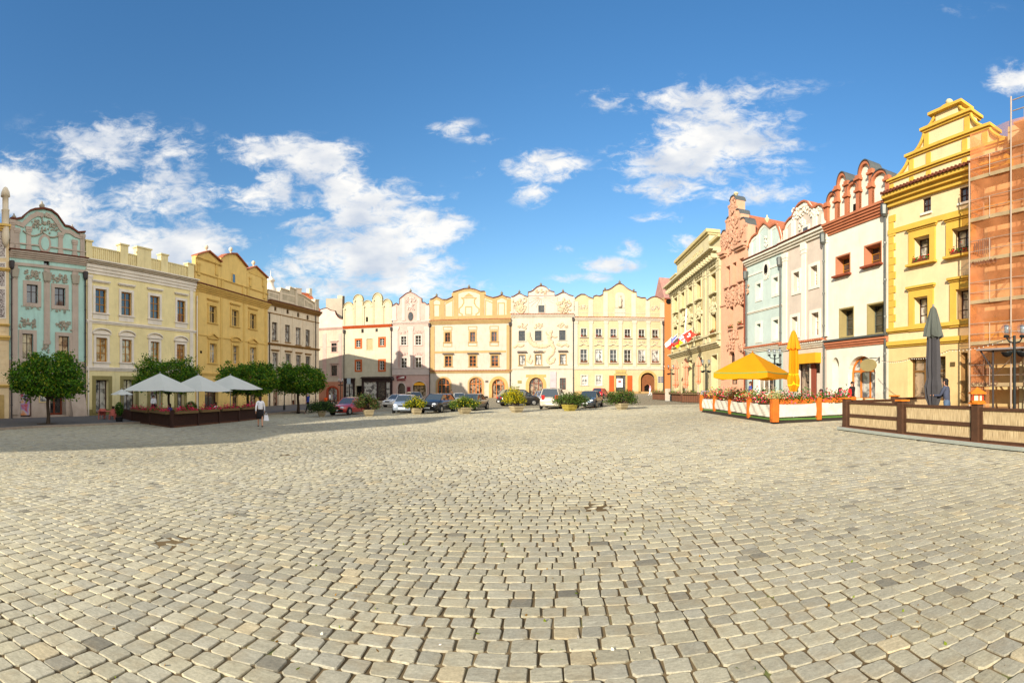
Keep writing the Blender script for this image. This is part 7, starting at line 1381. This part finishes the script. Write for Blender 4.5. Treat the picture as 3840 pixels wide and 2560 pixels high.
# ---------------- street lamps, signs, bins ----------------
IRON = mat('lamp_iron', (44, 50, 50), rough=.4, metal=.4, var=.1, k=.8); GLOBE = bpy.data.materials.new('lamp_globe'); GLOBE.use_nodes = True; t_ = GLOBE.node_tree; tr_ = t_.nodes.new('ShaderNodeBsdfTransparent'); gl_ = t_.nodes.new('ShaderNodeBsdfGlossy'); gl_.inputs['Roughness'].default_value = .05; ms = t_.nodes.new('ShaderNodeMixShader'); ms.inputs[0].default_value = .16; t_.links.new(tr_.outputs[0], ms.inputs[1]); t_.links.new(gl_.outputs[0], ms.inputs[2]); t_.links.new(ms.outputs[0], t_.nodes['Material Output'].inputs[0])
def lamp(px, r, ytop, label, n=2, g=.2, pole=IRON, az0=0):
    p = at(px, r); t = thing('street_lamp', label, 'street lamp', p, -az(px)+az0, 'globe street lamps around the square'); zt = (HZ-ytop)*r/FC-p.z-g
    MB().lathe([(.12, 0), (.12, .5), (.07, .7), (.055, .75), (.05, zt-.2)], n=10).build('pole', pole, t); offs = {2: [(-.26, 0), (.26, 0)], 3: [(-.34, 0), (0, .0), (.34, 0)]}[n]
    for x, y in offs:
        arm = MB().path([(0, 0, zt-.45), (x*.7, y, zt-.40), (x, y, zt-.25)], .025); arm.lathe([(.09, -.05), (.11, 0), (.07, .04)], (x, y, zt-.22), 8); arm.build('arm', IRON, t)
        MB().ball((x, y, zt), g, 14, 10).build('globe', GLOBE, t, smooth=True); MB().lathe([(.075, -.12), (.075, .10), (.09, .12), (.02, .15)], (x, y, zt), 8).build('lamp_insert', mat('lamp_insert', (150, 158, 160), rough=.2, metal=.6, var=.05), t)
    for x in (-.25, .25): MB().lathe([(.03, -.16), (.13, -.12), (.2, -.02), (.21, .0), (.02, .01)], (x, 0, zt-.75), 12).tube((0, 0, zt-.72), (x, 0, zt-.72), .02).build('bowl_uplighter', IRON, t, smooth=True)
    return t
lamp(3804, 17.5, 1212, 'double globe street lamp with bowls and grey-green pole before the netted scaffold', 2, .2)
lamp(2647, 43, 1346, 'double globe street lamp before the yellow palace, left of the open yellow parasol', 2, .2)
lamp(2905, 33, 1306, 'triple globe street lamp rising behind the open yellow parasol', 3, .2)
lamp(2516, 56, 1366, 'double globe street lamp at the corner of the butter yellow house', 2, .2)
lamp(1066, 54.5, 1408, 'triple globe street lamp on the left pavement between two maples', 3, .2)
lamp(1277, 82, 1419, 'dark street lamp before the small pink gabled house', 2, .22)
def sign(px, r, y0, y1, wpx, label, m):
    p = at(px, r); t = thing('road_sign', label, 'sign', p, -az(px)); z0, z1 = (HZ-y1)*r/FC-p.z, (HZ-y0)*r/FC-p.z; w = wpx*r/FC/2; MB().tube((0, 0, 0), (0, 0, z1), .035).build('post', STEEL, t); MB().box(-w, w, -.06, -.04, z0, z1).build('sign_plate', m, t)
sign(1308, 78, 1418, 1440, 14, 'grey-backed road sign on a pole before the dark shopfront', mat('sign_back', (140, 150, 156), rough=.4, metal=.4, var=.05))
p = at(1221, 80); t = thing('litter_bin', 'small orange litter bin on a post beyond the dark juniper planter', 'bin', p); MB().lathe([(.22, .45), (.26, 1.0), (.02, 1.02)], n=10).build('bucket', mat('bin_orange', (240, 90, 24), k=.9), t); MB().tube((0, 0, 0), (0, 0, 1.1), .03).build('post', IRON, t)
q = gp(2505, 1503); rb = sqrt(q.x**2+q.y**2); t = thing('advertising_board', 'tall white printed board standing against the brown flower fence', 'sign', q, -az(2505)); MB().box(-11*rb/FC, 11*rb/FC, -.02, .02, .05, 46*rb/FC).build('panel', mat('board_print', (214, 200, 180), var=.3, scale=6, k=.6), t); MB().box(-.3, .3, -.15, .15, 0, .05).build('foot', STEEL, t)
# brown flower fence before the palace
BP2 = [gp(2449, 1497), gp(2500, 1501), gp(2560, 1508), gp(2622, 1510)]; O = BP2[0]; BFM = mat('brown_board_fence', (122, 80, 56), var=.2, k=.75)
f2 = thing('brown_board_fence', 'low brown board fence around the salmon parasols before the palace', 'fence', O)
for q in BP2: a = q-O; MB().box(a.x-.06, a.x+.06, a.y-.06, a.y+.06, a.z-.1, a.z+.92).build('post', BFM, f2)
for i, (a, b_) in enumerate(zip(BP2, BP2[1:])):
    d = b_-a; c = (a+b_)/2-O; MB().obox((c.x, c.y, c.z+.42), (d.length/2-.07, .025, .38), atan2(d.y, d.x)).build('board_panel', BFM, f2)
    flowertrough(a, b_, .92, 'green and pink flower box on the brown fence, ' + ('left of the white board', 'between the white board and the railings', 'nearest the flower terrace')[i], [GREEN, L1, PINKF], [.6, .25, .15], 'flower boxes on the brown palace fence', n=300, hgt=.12)
p = at(2612, 47); t = thing('balustrade_railing', 'thin iron railing before the palace beside the double lamp', 'railing', p, -az(2620)+.2); mb = MB().tube((-1.3, 0, 1.0), (1.3, 0, 1.0), .02); [mb.tube((-1.3+i*.2, 0, 0), (-1.3+i*.2, 0, 1.0), .01, n=5) for i in range(14)]; mb.build('rails', IRON, t)
for k, px in enumerate((2640, 2662)): p = at(px, 41); t = thing('menu_stand', ('grey menu board at the foot of the double lamp', 'grey menu board right of the double lamp')[k], 'sign', p, -az(px)+.3); MB().obox((0, 0, .8), (.25, .02, .5), 0, .15).build('panel', mat('menu_grey', (150, 140, 150), var=.3, scale=8), t); MB().box(-.03, .03, .0, .5, 0, .04).box(-.03, .03, -.02, .02, 0, .4).build('foot', IRON, t)

# ---------------- flags on the palace ----------------
FW, FR2, FB, FK, FG = (mat('flag_'+n, c, rough=.8, var=.05, k=.9) for n, c in (('white', (246, 244, 244)), ('red', (238, 60, 44)), ('blue', (110, 120, 200)), ('black', (80, 74, 70)), ('gold', (255, 206, 30))))
def flag(name, lab, cs, r, fn, mats, pole_from):
    P = [at(px, r+dr, py) for (px, py), dr in zip(cs, (0, .5, .5, 0))]; t = thing('flag', lab, 'flag', P[0], 0, 'national flags hung out from the palace'); mb = MB(); N = 14
    for i in range(N):
        for j in range(N):
            v = []
            for a, b_ in ((i, j), (i+1, j), (i+1, j+1), (i, j+1)):
                u, w = a/N, b_/N; q = P[0]*(1-u)*(1-w)+P[1]*u*(1-w)+P[2]*u*w+P[3]*(1-u)*w-P[0]; q = q+Vector((-.07*sin(u*7+w*3), .1*sin(u*6+w*5), 0)); v.append(tuple(q))
            mb.cm = fn((i+.5)/N, (j+.5)/N); mb.add(v, [(0, 1, 2, 3)])
    mb.build('cloth', mats, t, smooth=True); e = at(*pole_from)-P[0]; a0 = (P[1]-P[0])
    MB().tube(tuple(-a0*.03), tuple(a0*1.05), .03).tube(tuple(a0*1.05), tuple(e), .03).build('flagpole', FW, t)
PW = lambda px, py: (px, Frame(2516, 71.5, 2703, 51).r(px), py)
flag('a', 'white and red flag with a blue wedge, leftmost of the palace flags', [(2493,1292),(2519,1264),(2532,1284),(2510,1313)], 56, lambda u, w: 2 if (u > .6 and abs(w-.5) < (u-.6)*1.2) else (0 if w < .5 else 1), [FW, FR2, FB], PW(2560, 1262))
flag('b', 'white, blue and red striped flag, second of the palace flags', [(2508,1281),(2539,1253),(2546,1275),(2526,1302)], 57.5, lambda u, w: int(min(2, w*3)), [FB, FW, FR2], PW(2566, 1255))
flag('c', 'black, red and gold flag, middle of the palace flags', [(2524,1281),(2541,1262),(2562,1285),(2539,1306)], 54.5, lambda u, w: int(min(2, w*3)), [FK, FR2, FG], PW(2572, 1258))
flag('d', 'blue flag with red and white crosses, fourth of the palace flags', [(2545,1266),(2574,1240),(2585,1262),(2562,1290)], 58, lambda u, w: 1 if (abs(u-.5) < .08 or abs(w-.5) < .08) else 0 if (abs(u-.5) < .15 or abs(w-.5) < .15 or abs(u-w) < .09 or abs(1-u-w) < .09) else 2, [FW, FR2, FB], PW(2590, 1235))
flag('e', 'red flag with a white cross, rightmost of the palace flags', [(2563,1253),(2591,1234),(2610,1255),(2578,1284)], 53.5, lambda u, w: 1 if (abs(u-.5) < .1 and abs(w-.5) < .3) or (abs(w-.5) < .1 and abs(u-.5) < .3) else 0, [FR2, FW], PW(2600, 1225))
p0 = at(2574, 58, 1160); p1 = at(2570, 55, 1245); t = MB().tube(tuple(p0), tuple(p1), .07, .05).build('slanted_flagpole', FW); tag(t, 'long white slanting pole above the palace flags', 'flagpole')

# string of bulbs
def strand(pts, label, n=30, sag=.12):
    mb = MB(); bl = MB(); P = []
    for (a, b_) in zip(pts, pts[1:]):
        for i in range(n): u = i/n; q = a*(1-u)+b_*u; P.append(Vector((q.x, q.y, q.z-sag*4*u*(1-u))))
    P.append(pts[-1]); o = thing('string_lights', label, 'string lights', P[0]); mb.path([tuple(q-P[0]) for q in P], .012, 5).build('cable', PIPE, o)
    for q in P[::2]: q = q-P[0]; bl.ball((q.x, q.y, q.z-.04), .022, 6, 4)
    bl.build('bulbs', mat('bulb_glass', (250, 240, 220), rough=.2, var=0), o)
strand([at(3305, 30, 1352), at(3420, 26, 1342), at(3560, 23, 1312), at(3800, 17.5, 1262)], 'string of small white bulbs slung from white house to the right double lamp')

# ---------------- people ----------------
SKIN = mat('skin', (214, 160, 128), rough=.6, var=.05, k=.8)
def skinned(name, V, E, R, m, parent, sub=1):
    me = bpy.data.meshes.new(name); me.from_pydata([tuple(v) for v in V], E, []); me.update(); o = bpy.data.objects.new(name, me); COL.objects.link(o); o.parent = parent; me.materials.append(m)
    o.modifiers.new('Skin', 'SKIN')
    if not me.skin_vertices: return o
    for i, r in enumerate(R):
        sv = me.skin_vertices[0].data[i]; r = r if isinstance(r, tuple) else (r, r); sv.radius = r; sv.use_root = (i == 0)
    o.modifiers[0].use_smooth_shade = True; s_ = o.modifiers.new('Subdivision', 'SUBSURF'); s_.levels = s_.render_levels = sub; return o
def person(p, face, label, pose, col, hair, h=1.7, legs='trousers', ry=None):
    # local +Y is where the person faces
    t = thing('person', label, 'person', p, face); k = h/1.7; seat = pose.get('seat', 0); lean = pose.get('lean', 0); zp = .93 if not seat else .50
    def rot(y, z, a): return (y*cos(a)-z*sin(a), y*sin(a)+z*cos(a))
    V, E, R = [], [], []; J = {}
    def add(n, v, r, par=None):
        J[n] = len(V); V.append(Vector(v)*k); R.append(r if isinstance(r, tuple) else r); 
        if par: E.append((J[par], J[n]))
    def up(d): return (lean*d, d)
    add('pelvis', (0, 0, zp), (.14, .105)); add('waist', (0, lean*.2, zp+.18), (.125, .095), 'pelvis'); add('chest', (0, lean*.42, zp+.38), (.15, .11), 'waist'); add('neckb', (0, lean*.55, zp+.53), (.075, .065), 'chest'); add('neck', (0, lean*.58+.01, zp+.585), .052, 'neckb')
    add('jaw', (0, lean*.62+.03, zp+.635), (.062, .07), 'neck'); add('head', (0, lean*.64+.02, zp+.70), (.078, .092), 'jaw'); add('crown', (0, lean*.64+.005, zp+.765), (.062, .07), 'head')
    for s_, nm in ((-1, 'l'), (1, 'r')):
        la = pose.get('leg_'+nm, (0, 0)); 
        add('hip'+nm, (s_*.09, 0, zp-.05), .088, 'pelvis')
        if seat: kn = (s_*.12, .42, zp-.02); an = (s_*.12, .42, .08); 
        else:
            y1, z1 = rot(0, -.42, la[0]); y2, z2 = rot(0, -.42, la[0]-la[1]); kn = (s_*.095, y1, zp-.05+z1); an = (s_*.095, y1+y2, zp-.05+z1+z2)
        add('knee'+nm, kn, .058, 'hip'+nm); add('calf'+nm, tuple(a*.65+b_*.35-(.0 if i != 1 else .015) for i, (a, b_) in enumerate(zip(kn, an))), .054, 'knee'+nm); add('ankle'+nm, an, .036, 'calf'+nm); add('foot'+nm, (an[0], an[1]+.12, max(an[2]-.045, .03)), (.038, .028), 'ankle'+nm)
        aa = pose.get('arm_'+nm, (0, 0, .1)); sh = (s_*.175, lean*.5, zp+.49); add('sh'+nm, sh, .058, 'neckb')
        y1, z1 = rot(0, -.29, aa[0]); out_ = sin(aa[2])*.29; el = (sh[0]+s_*out_, sh[1]+y1, sh[2]+z1); y2, z2 = rot(0, -.25, aa[0]+aa[1]); wr = (el[0]+s_*out_*.2, el[1]+y2, el[2]+z2)
        add('elbow'+nm, el, .042, 'sh'+nm); add('wrist'+nm, wr, .027, 'elbow'+nm); d = (Vector(wr)-Vector(el)).normalized(); side = Vector((0, 1, 0)); pm = Vector(wr)+d*.06; add('palm'+nm, pm, (.03, .02), 'wrist'+nm)
        fw_ = Vector((0, 1, 0)) if abs(d.y) < .8 else Vector((1, 0, 0))
        for q, (o_, l_) in enumerate(((-.024, .055), (-.008, .068), (.008, .065), (.024, .052))):
            b1 = pm+d*.03+fw_*o_; add('f%d%s' % (q, nm), b1+d*l_*.45, .009, 'palm'+nm); add('g%d%s' % (q, nm), b1+d*l_*.85+Vector((-s_*.02, 0, 0)), .0075, 'f%d%s' % (q, nm))
        add('th'+nm, Vector(wr)+d*.045+fw_*.035, .010, 'palm'+nm); add('tt'+nm, Vector(wr)+d*.075+fw_*.045, .008, 'th'+nm)
    def RR(s): return [((r[0]*s*k, r[1]*s*k) if isinstance(r, tuple) else r*s*k) for r in R]
    skinned('body', V, E, RR(1), SKIN, t)
    hd = V[J['head']]
    for s_ in (-1, 1): MB().ball((s_*.03*k, hd.y+.088*k, hd.z+.01*k), .010*k, 6, 4).build('eye', PLAST, t); MB().ball((s_*.082*k, hd.y, hd.z), (.012*k, .022*k, .03*k), 6, 5).build('ear', SKIN, t)
    MB().prism([(-.014*k, hd.z-.03*k), (.014*k, hd.z-.03*k), (0, hd.z+.012*k)], hd.y+.085*k, hd.y+.112*k).build('nose', SKIN, t); MB().box(-.022*k, .022*k, hd.y+.082*k, hd.y+.093*k, hd.z-.058*k, hd.z-.05*k).build('mouth', mat('lips', (170, 90, 80)), t)
    hl = pose.get('hair_len', .1); mb = MB().ball((0, hd.y-.018*k, hd.z+.035*k), (.092*k, .105*k, .095*k), 14, 9); mb.ball((0, hd.y-.05*k, hd.z-.02*k-hl*.3), (.08*k, .062*k, (.07+hl*.6)*k), 12, 8); mb.build('hair', hair, t, smooth=True)
    def sub(names, s, nm, m, extra=None):
        idx = [J[n] for n in names]; mp_ = {a: i for i, a in enumerate(idx)}; ed = [(mp_[a], mp_[b_]) for a, b_ in E if a in mp_ and b_ in mp_]; r_ = RR(s); skinned(nm, [V[i] for i in idx], ed, [r_[i] for i in idx], m, t)
    sub(['pelvis', 'waist', 'chest', 'neckb', 'shl', 'elbowl', 'wristl', 'shr', 'elbowr', 'wristr'], 1.22, pose.get('top', 'jacket'), col[0])
    if legs == 'trousers': sub(['waist', 'pelvis', 'hipl', 'kneel', 'calfl', 'anklel', 'hipr', 'kneer', 'calfr', 'ankler'], 1.2, 'trousers', col[1])
    else:
        z0, z1 = (.46*k, 1.0*k); yk = (V[J['kneel']].y+V[J['kneer']].y)/2; MB().loft([[(.20*k*cos(a*pi/7), .15*k*sin(a*pi/7)+yk*1.0, z0) for a in range(14)], [(.20*k*cos(a*pi/7), .15*k*sin(a*pi/7)+yk*.4, (z0+z1)/2) for a in range(14)], [(.155*k*cos(a*pi/7), .12*k*sin(a*pi/7), z1) for a in range(14)]]).build('skirt', col[1], t, smooth=True)
    for nm in 'lr': a = V[J['foot'+nm]]; b_ = V[J['ankle'+nm]]; MB().ball(((a.x+b_.x)/2, (a.y+b_.y)/2+.03*k, max(a.z, .04)), (.048*k, .135*k, .042*k), 8, 6).build('shoe', col[2], t, smooth=True)
    return t
WJ = mat('white_jacket_cloth', (240, 240, 244), rough=.9, var=.04, k=.9); BLK = mat('black_cloth', (30, 28, 30), rough=.9, var=.1); DBR = mat('dark_brown_hair', (60, 30, 24), rough=.7, var=.2, k=.8); BLH = mat('black_hair', (28, 24, 22), rough=.7, var=.2); BLU = mat('blue_cloth', (50, 70, 150), var=.1, k=.8); DEN = mat('denim', (84, 104, 128), rough=.9, var=.2, scale=8, k=.8); NAVY = mat('navy_jacket', (74, 80, 98), rough=.9, var=.15, scale=6, k=.8); GRH2 = mat('grey_hair', (150, 140, 130), var=.2); PUR = mat('grey_purple_cloth', (96, 84, 96), rough=.9, var=.1); REDA = mat('red_apron_cloth', (232, 44, 40), rough=.9, var=.1, k=.9); CORAL = mat('coral_cloth', (226, 104, 84), rough=.9, var=.1)
p = gp(976, 1600); walk = dict(leg_l=(.28, .1), leg_r=(-.2, .25), arm_l=(-.2, .15, .25), arm_r=(.12, .15, .25))
pw = person(p, -az(976)+.1, 'woman in white jacket and black skirt walking away with a white shopping bag', walk, (WJ, BLK, BLK), DBR, 1.66, legs='skirt')
q = Vector((cos(-az(976)), sin(-az(976)), 0)); b_ = p+q*.33; bag = thing('shopping_bag', 'white shopping bag hanging from the walking woman\'s right hand', 'bag', (b_.x, b_.y, p.z+.36), -az(976)); MB().loft([[(-.13, -.06, 0), (.17, -.06, -.02), (.17, .06, -.02), (-.13, .06, 0)], [(-.1, -.04, .3), (.1, -.04, .3), (.1, .04, .3), (-.1, .04, .3)]]).build('bag_body', WJ, bag); MB().path([(-.07, 0, .3), (-.03, 0, .42), (.03, 0, .42), (.07, 0, .3)], .008).build('bag_handle', WJ, bag)
p = gp(1155, 1552); person(p, pi/2+.9, 'man in blue jacket and dark trousers striding left by the dark juniper', dict(leg_l=(.45, .1), leg_r=(-.4, .3), arm_l=(.4, .4, .1), arm_r=(-.3, .2, .1)), (BLU, BLK, BLK), GRH2, 1.74)
p = at(576, 47); p.z += .12; person(p, pi-az(576), 'waiter in white shirt and dark apron standing in the yellow house doorway', dict(arm_l=(.3, .6, .1), arm_r=(.3, .6, .1)), (WJ, BLK, BLK), BLH, 1.75)
p = at(3552, 18.8); p.z += .16; person(p, -az(3552)+1.2, 'man in navy jacket and jeans looking down, standing by the closed dark parasol', dict(arm_l=(.5, 1.1, .05), arm_r=(.5, 1.1, .05), lean=.08), (NAVY, DEN, BLK), BLH, 1.76)
p = at(3196, 28); p.z += .14; person(p, pi-az(3196)-.9, 'waitress in red apron over black jacket before the arched shop', dict(arm_l=(.2, .8, .1), arm_r=(.2, .6, .1), hair_len=.16), (BLK, BLK, BLK), BLH, 1.68); o = p+Vector((-.12, -.12, .62)); ap = thing('apron', 'bright red apron worn by the waitress', 'apron', (p.x, p.y, p.z), pi-az(3196)-.9); MB().loft([[(-.2, .15, .5), (.2, .15, .5), (.2, .19, .5), (-.2, .19, .5)], [(-.17, .15, .95), (.17, .15, .95), (.17, .19, .95), (-.17, .19, .95)], [(-.1, .15, 1.35), (.1, .15, 1.35), (.1, .18, 1.35), (-.1, .18, 1.35)]]).build('apron_cloth', REDA, ap)
sit = dict(seat=1, arm_l=(.6, .8, .1), arm_r=(.6, .8, .1), lean=.1, hair_len=.2)
p = at(3084, 27.6); p.z += .16; person(p, pi/2-.3, 'seated woman with long dark hair in coral and grey clothes on the terrace', sit, (CORAL, BLK, BLK), DBR, 1.72, ry=0)
p = at(3147, 28.3); p.z += .16; person(p, -az(3147)-.4, 'seated man in grey-purple sweater seen from behind, right of the woman in coral', dict(sit, hair_len=.05), (PUR, BLK, BLK), DBR, 1.78)
for px, r, lab in ((3084, 27.6, 'terrace chair under the woman in coral'), (3147, 28.3, 'terrace chair under the man in grey-purple')): chair(px, r, DW, lab, pi/2, 'dark chairs on the flower terrace', z=.14)
p = at(2815, 33); p.z += .14; person(p, pi/2, 'person in bright blue waistcoat standing under the open yellow parasol', dict(arm_l=(.3, .5, .1)), (BLU, BLK, BLK), DBR, 1.75)
for k, (px, r, c) in enumerate(((2768, 32.5, DBR), (2892, 28, BLH))): p = at(px, r); p.z += .14; person(p, pi-az(px), ('seated dark-haired guest under the left part of the yellow parasol', 'seated black-haired guest under the right edge of the yellow parasol')[k], sit, (BLK, BLK, BLK), c, 1.7); chair(px, r, DW, ('terrace chair under the dark-haired guest', 'terrace chair under the black-haired guest')[k], 0, 'dark chairs on the flower terrace', z=.14)
p = gp(2438, 1481); person(p, pi/2, 'small distant figure in pink top before the arched gate', walk, (mat('pink_cloth', (236, 150, 160)), WJ, WJ), DBR, 1.65)
p = at(1693, 86); person(p, pi, 'distant pedestrian in tan clothes by the first orange-framed shop arch', walk, (mat('tan_cloth', (190, 150, 120)), mat('tan_cloth', (190, 150, 120)), BLK), DBR, 1.65)
for k, (px, c) in enumerate(((1237, WJ), (1252, PUR))): p = at(px, 68); person(p, pi/2, ('pedestrian in white and blue shirt beyond the dark juniper', 'pedestrian in purple-grey beyond the red car')[k], walk, (c, BLK, BLK), BLH, 1.68)

fresh()
for k, (px, r, lab, c1, hr) in enumerate(((2700, 36.5, 'seated guest in white shirt at the left end of the flower terrace', WJ, DBR), (2745, 34, 'seated guest in grey-purple under the yellow parasol, left side', PUR, BLH), (2860, 30.5, 'seated guest in coral top behind the corner flower boxes', CORAL, DBR))):
    p = at(px, r); p.z += .14; person(p, pi-az(px)+(.8, -.6, .3)[k], lab, sit, (c1, BLK, BLK), hr, 1.7); chair(px, r, DW, 'terrace chair of the '+lab.replace('seated ', ''), pi-az(px), 'dark chairs on the flower terrace', z=.13)
for px, r, lab in ((2722, 36.5, 'dark table at the left end of the flower terrace'), (2838, 30, 'dark table under the big yellow parasol'), (3115, 28, 'dark table between the two seated guests near the reed fence')): table_set(px, r, lab, DW, .4, 'dark tables on the flower terrace', z=.13)
for px, r, lab, c1 in ((640, 36, 'seated guest in blue under the nearest pale parasol', BLU), (812, 38.5, 'seated guest in white between the pale parasols', WJ)):
    p = at(px, r); person(p, pi/2, lab, sit, (c1, BLK, BLK), DBR, 1.7); chair(px, r, DW, 'dark chair of the '+lab.replace('seated ', ''), pi/2)

# scattered litter of leaves and tufts in the joints
n = 420; a_ = RNG.uniform(-1.0, 1.0, n); r_ = 3+RNG.uniform(0, 1, n)**1.6*30; x_, y_ = r_*np.sin(a_), r_*np.cos(a_); k_ = r_ < kerb_r(a_)-.3
lf = leafmesh('fallen_leaves', np.stack([x_, y_, zg(x_, y_)+.006], 1)[k_], .036, [leafmat('dry_leaf', (190, 140, 50)), leafmat('joint_weed', (150, 170, 40)), mat('stub', (220, 210, 190))], None, [.4, .4, .2], up=0)
tag(lf, None, None, kind='stuff')
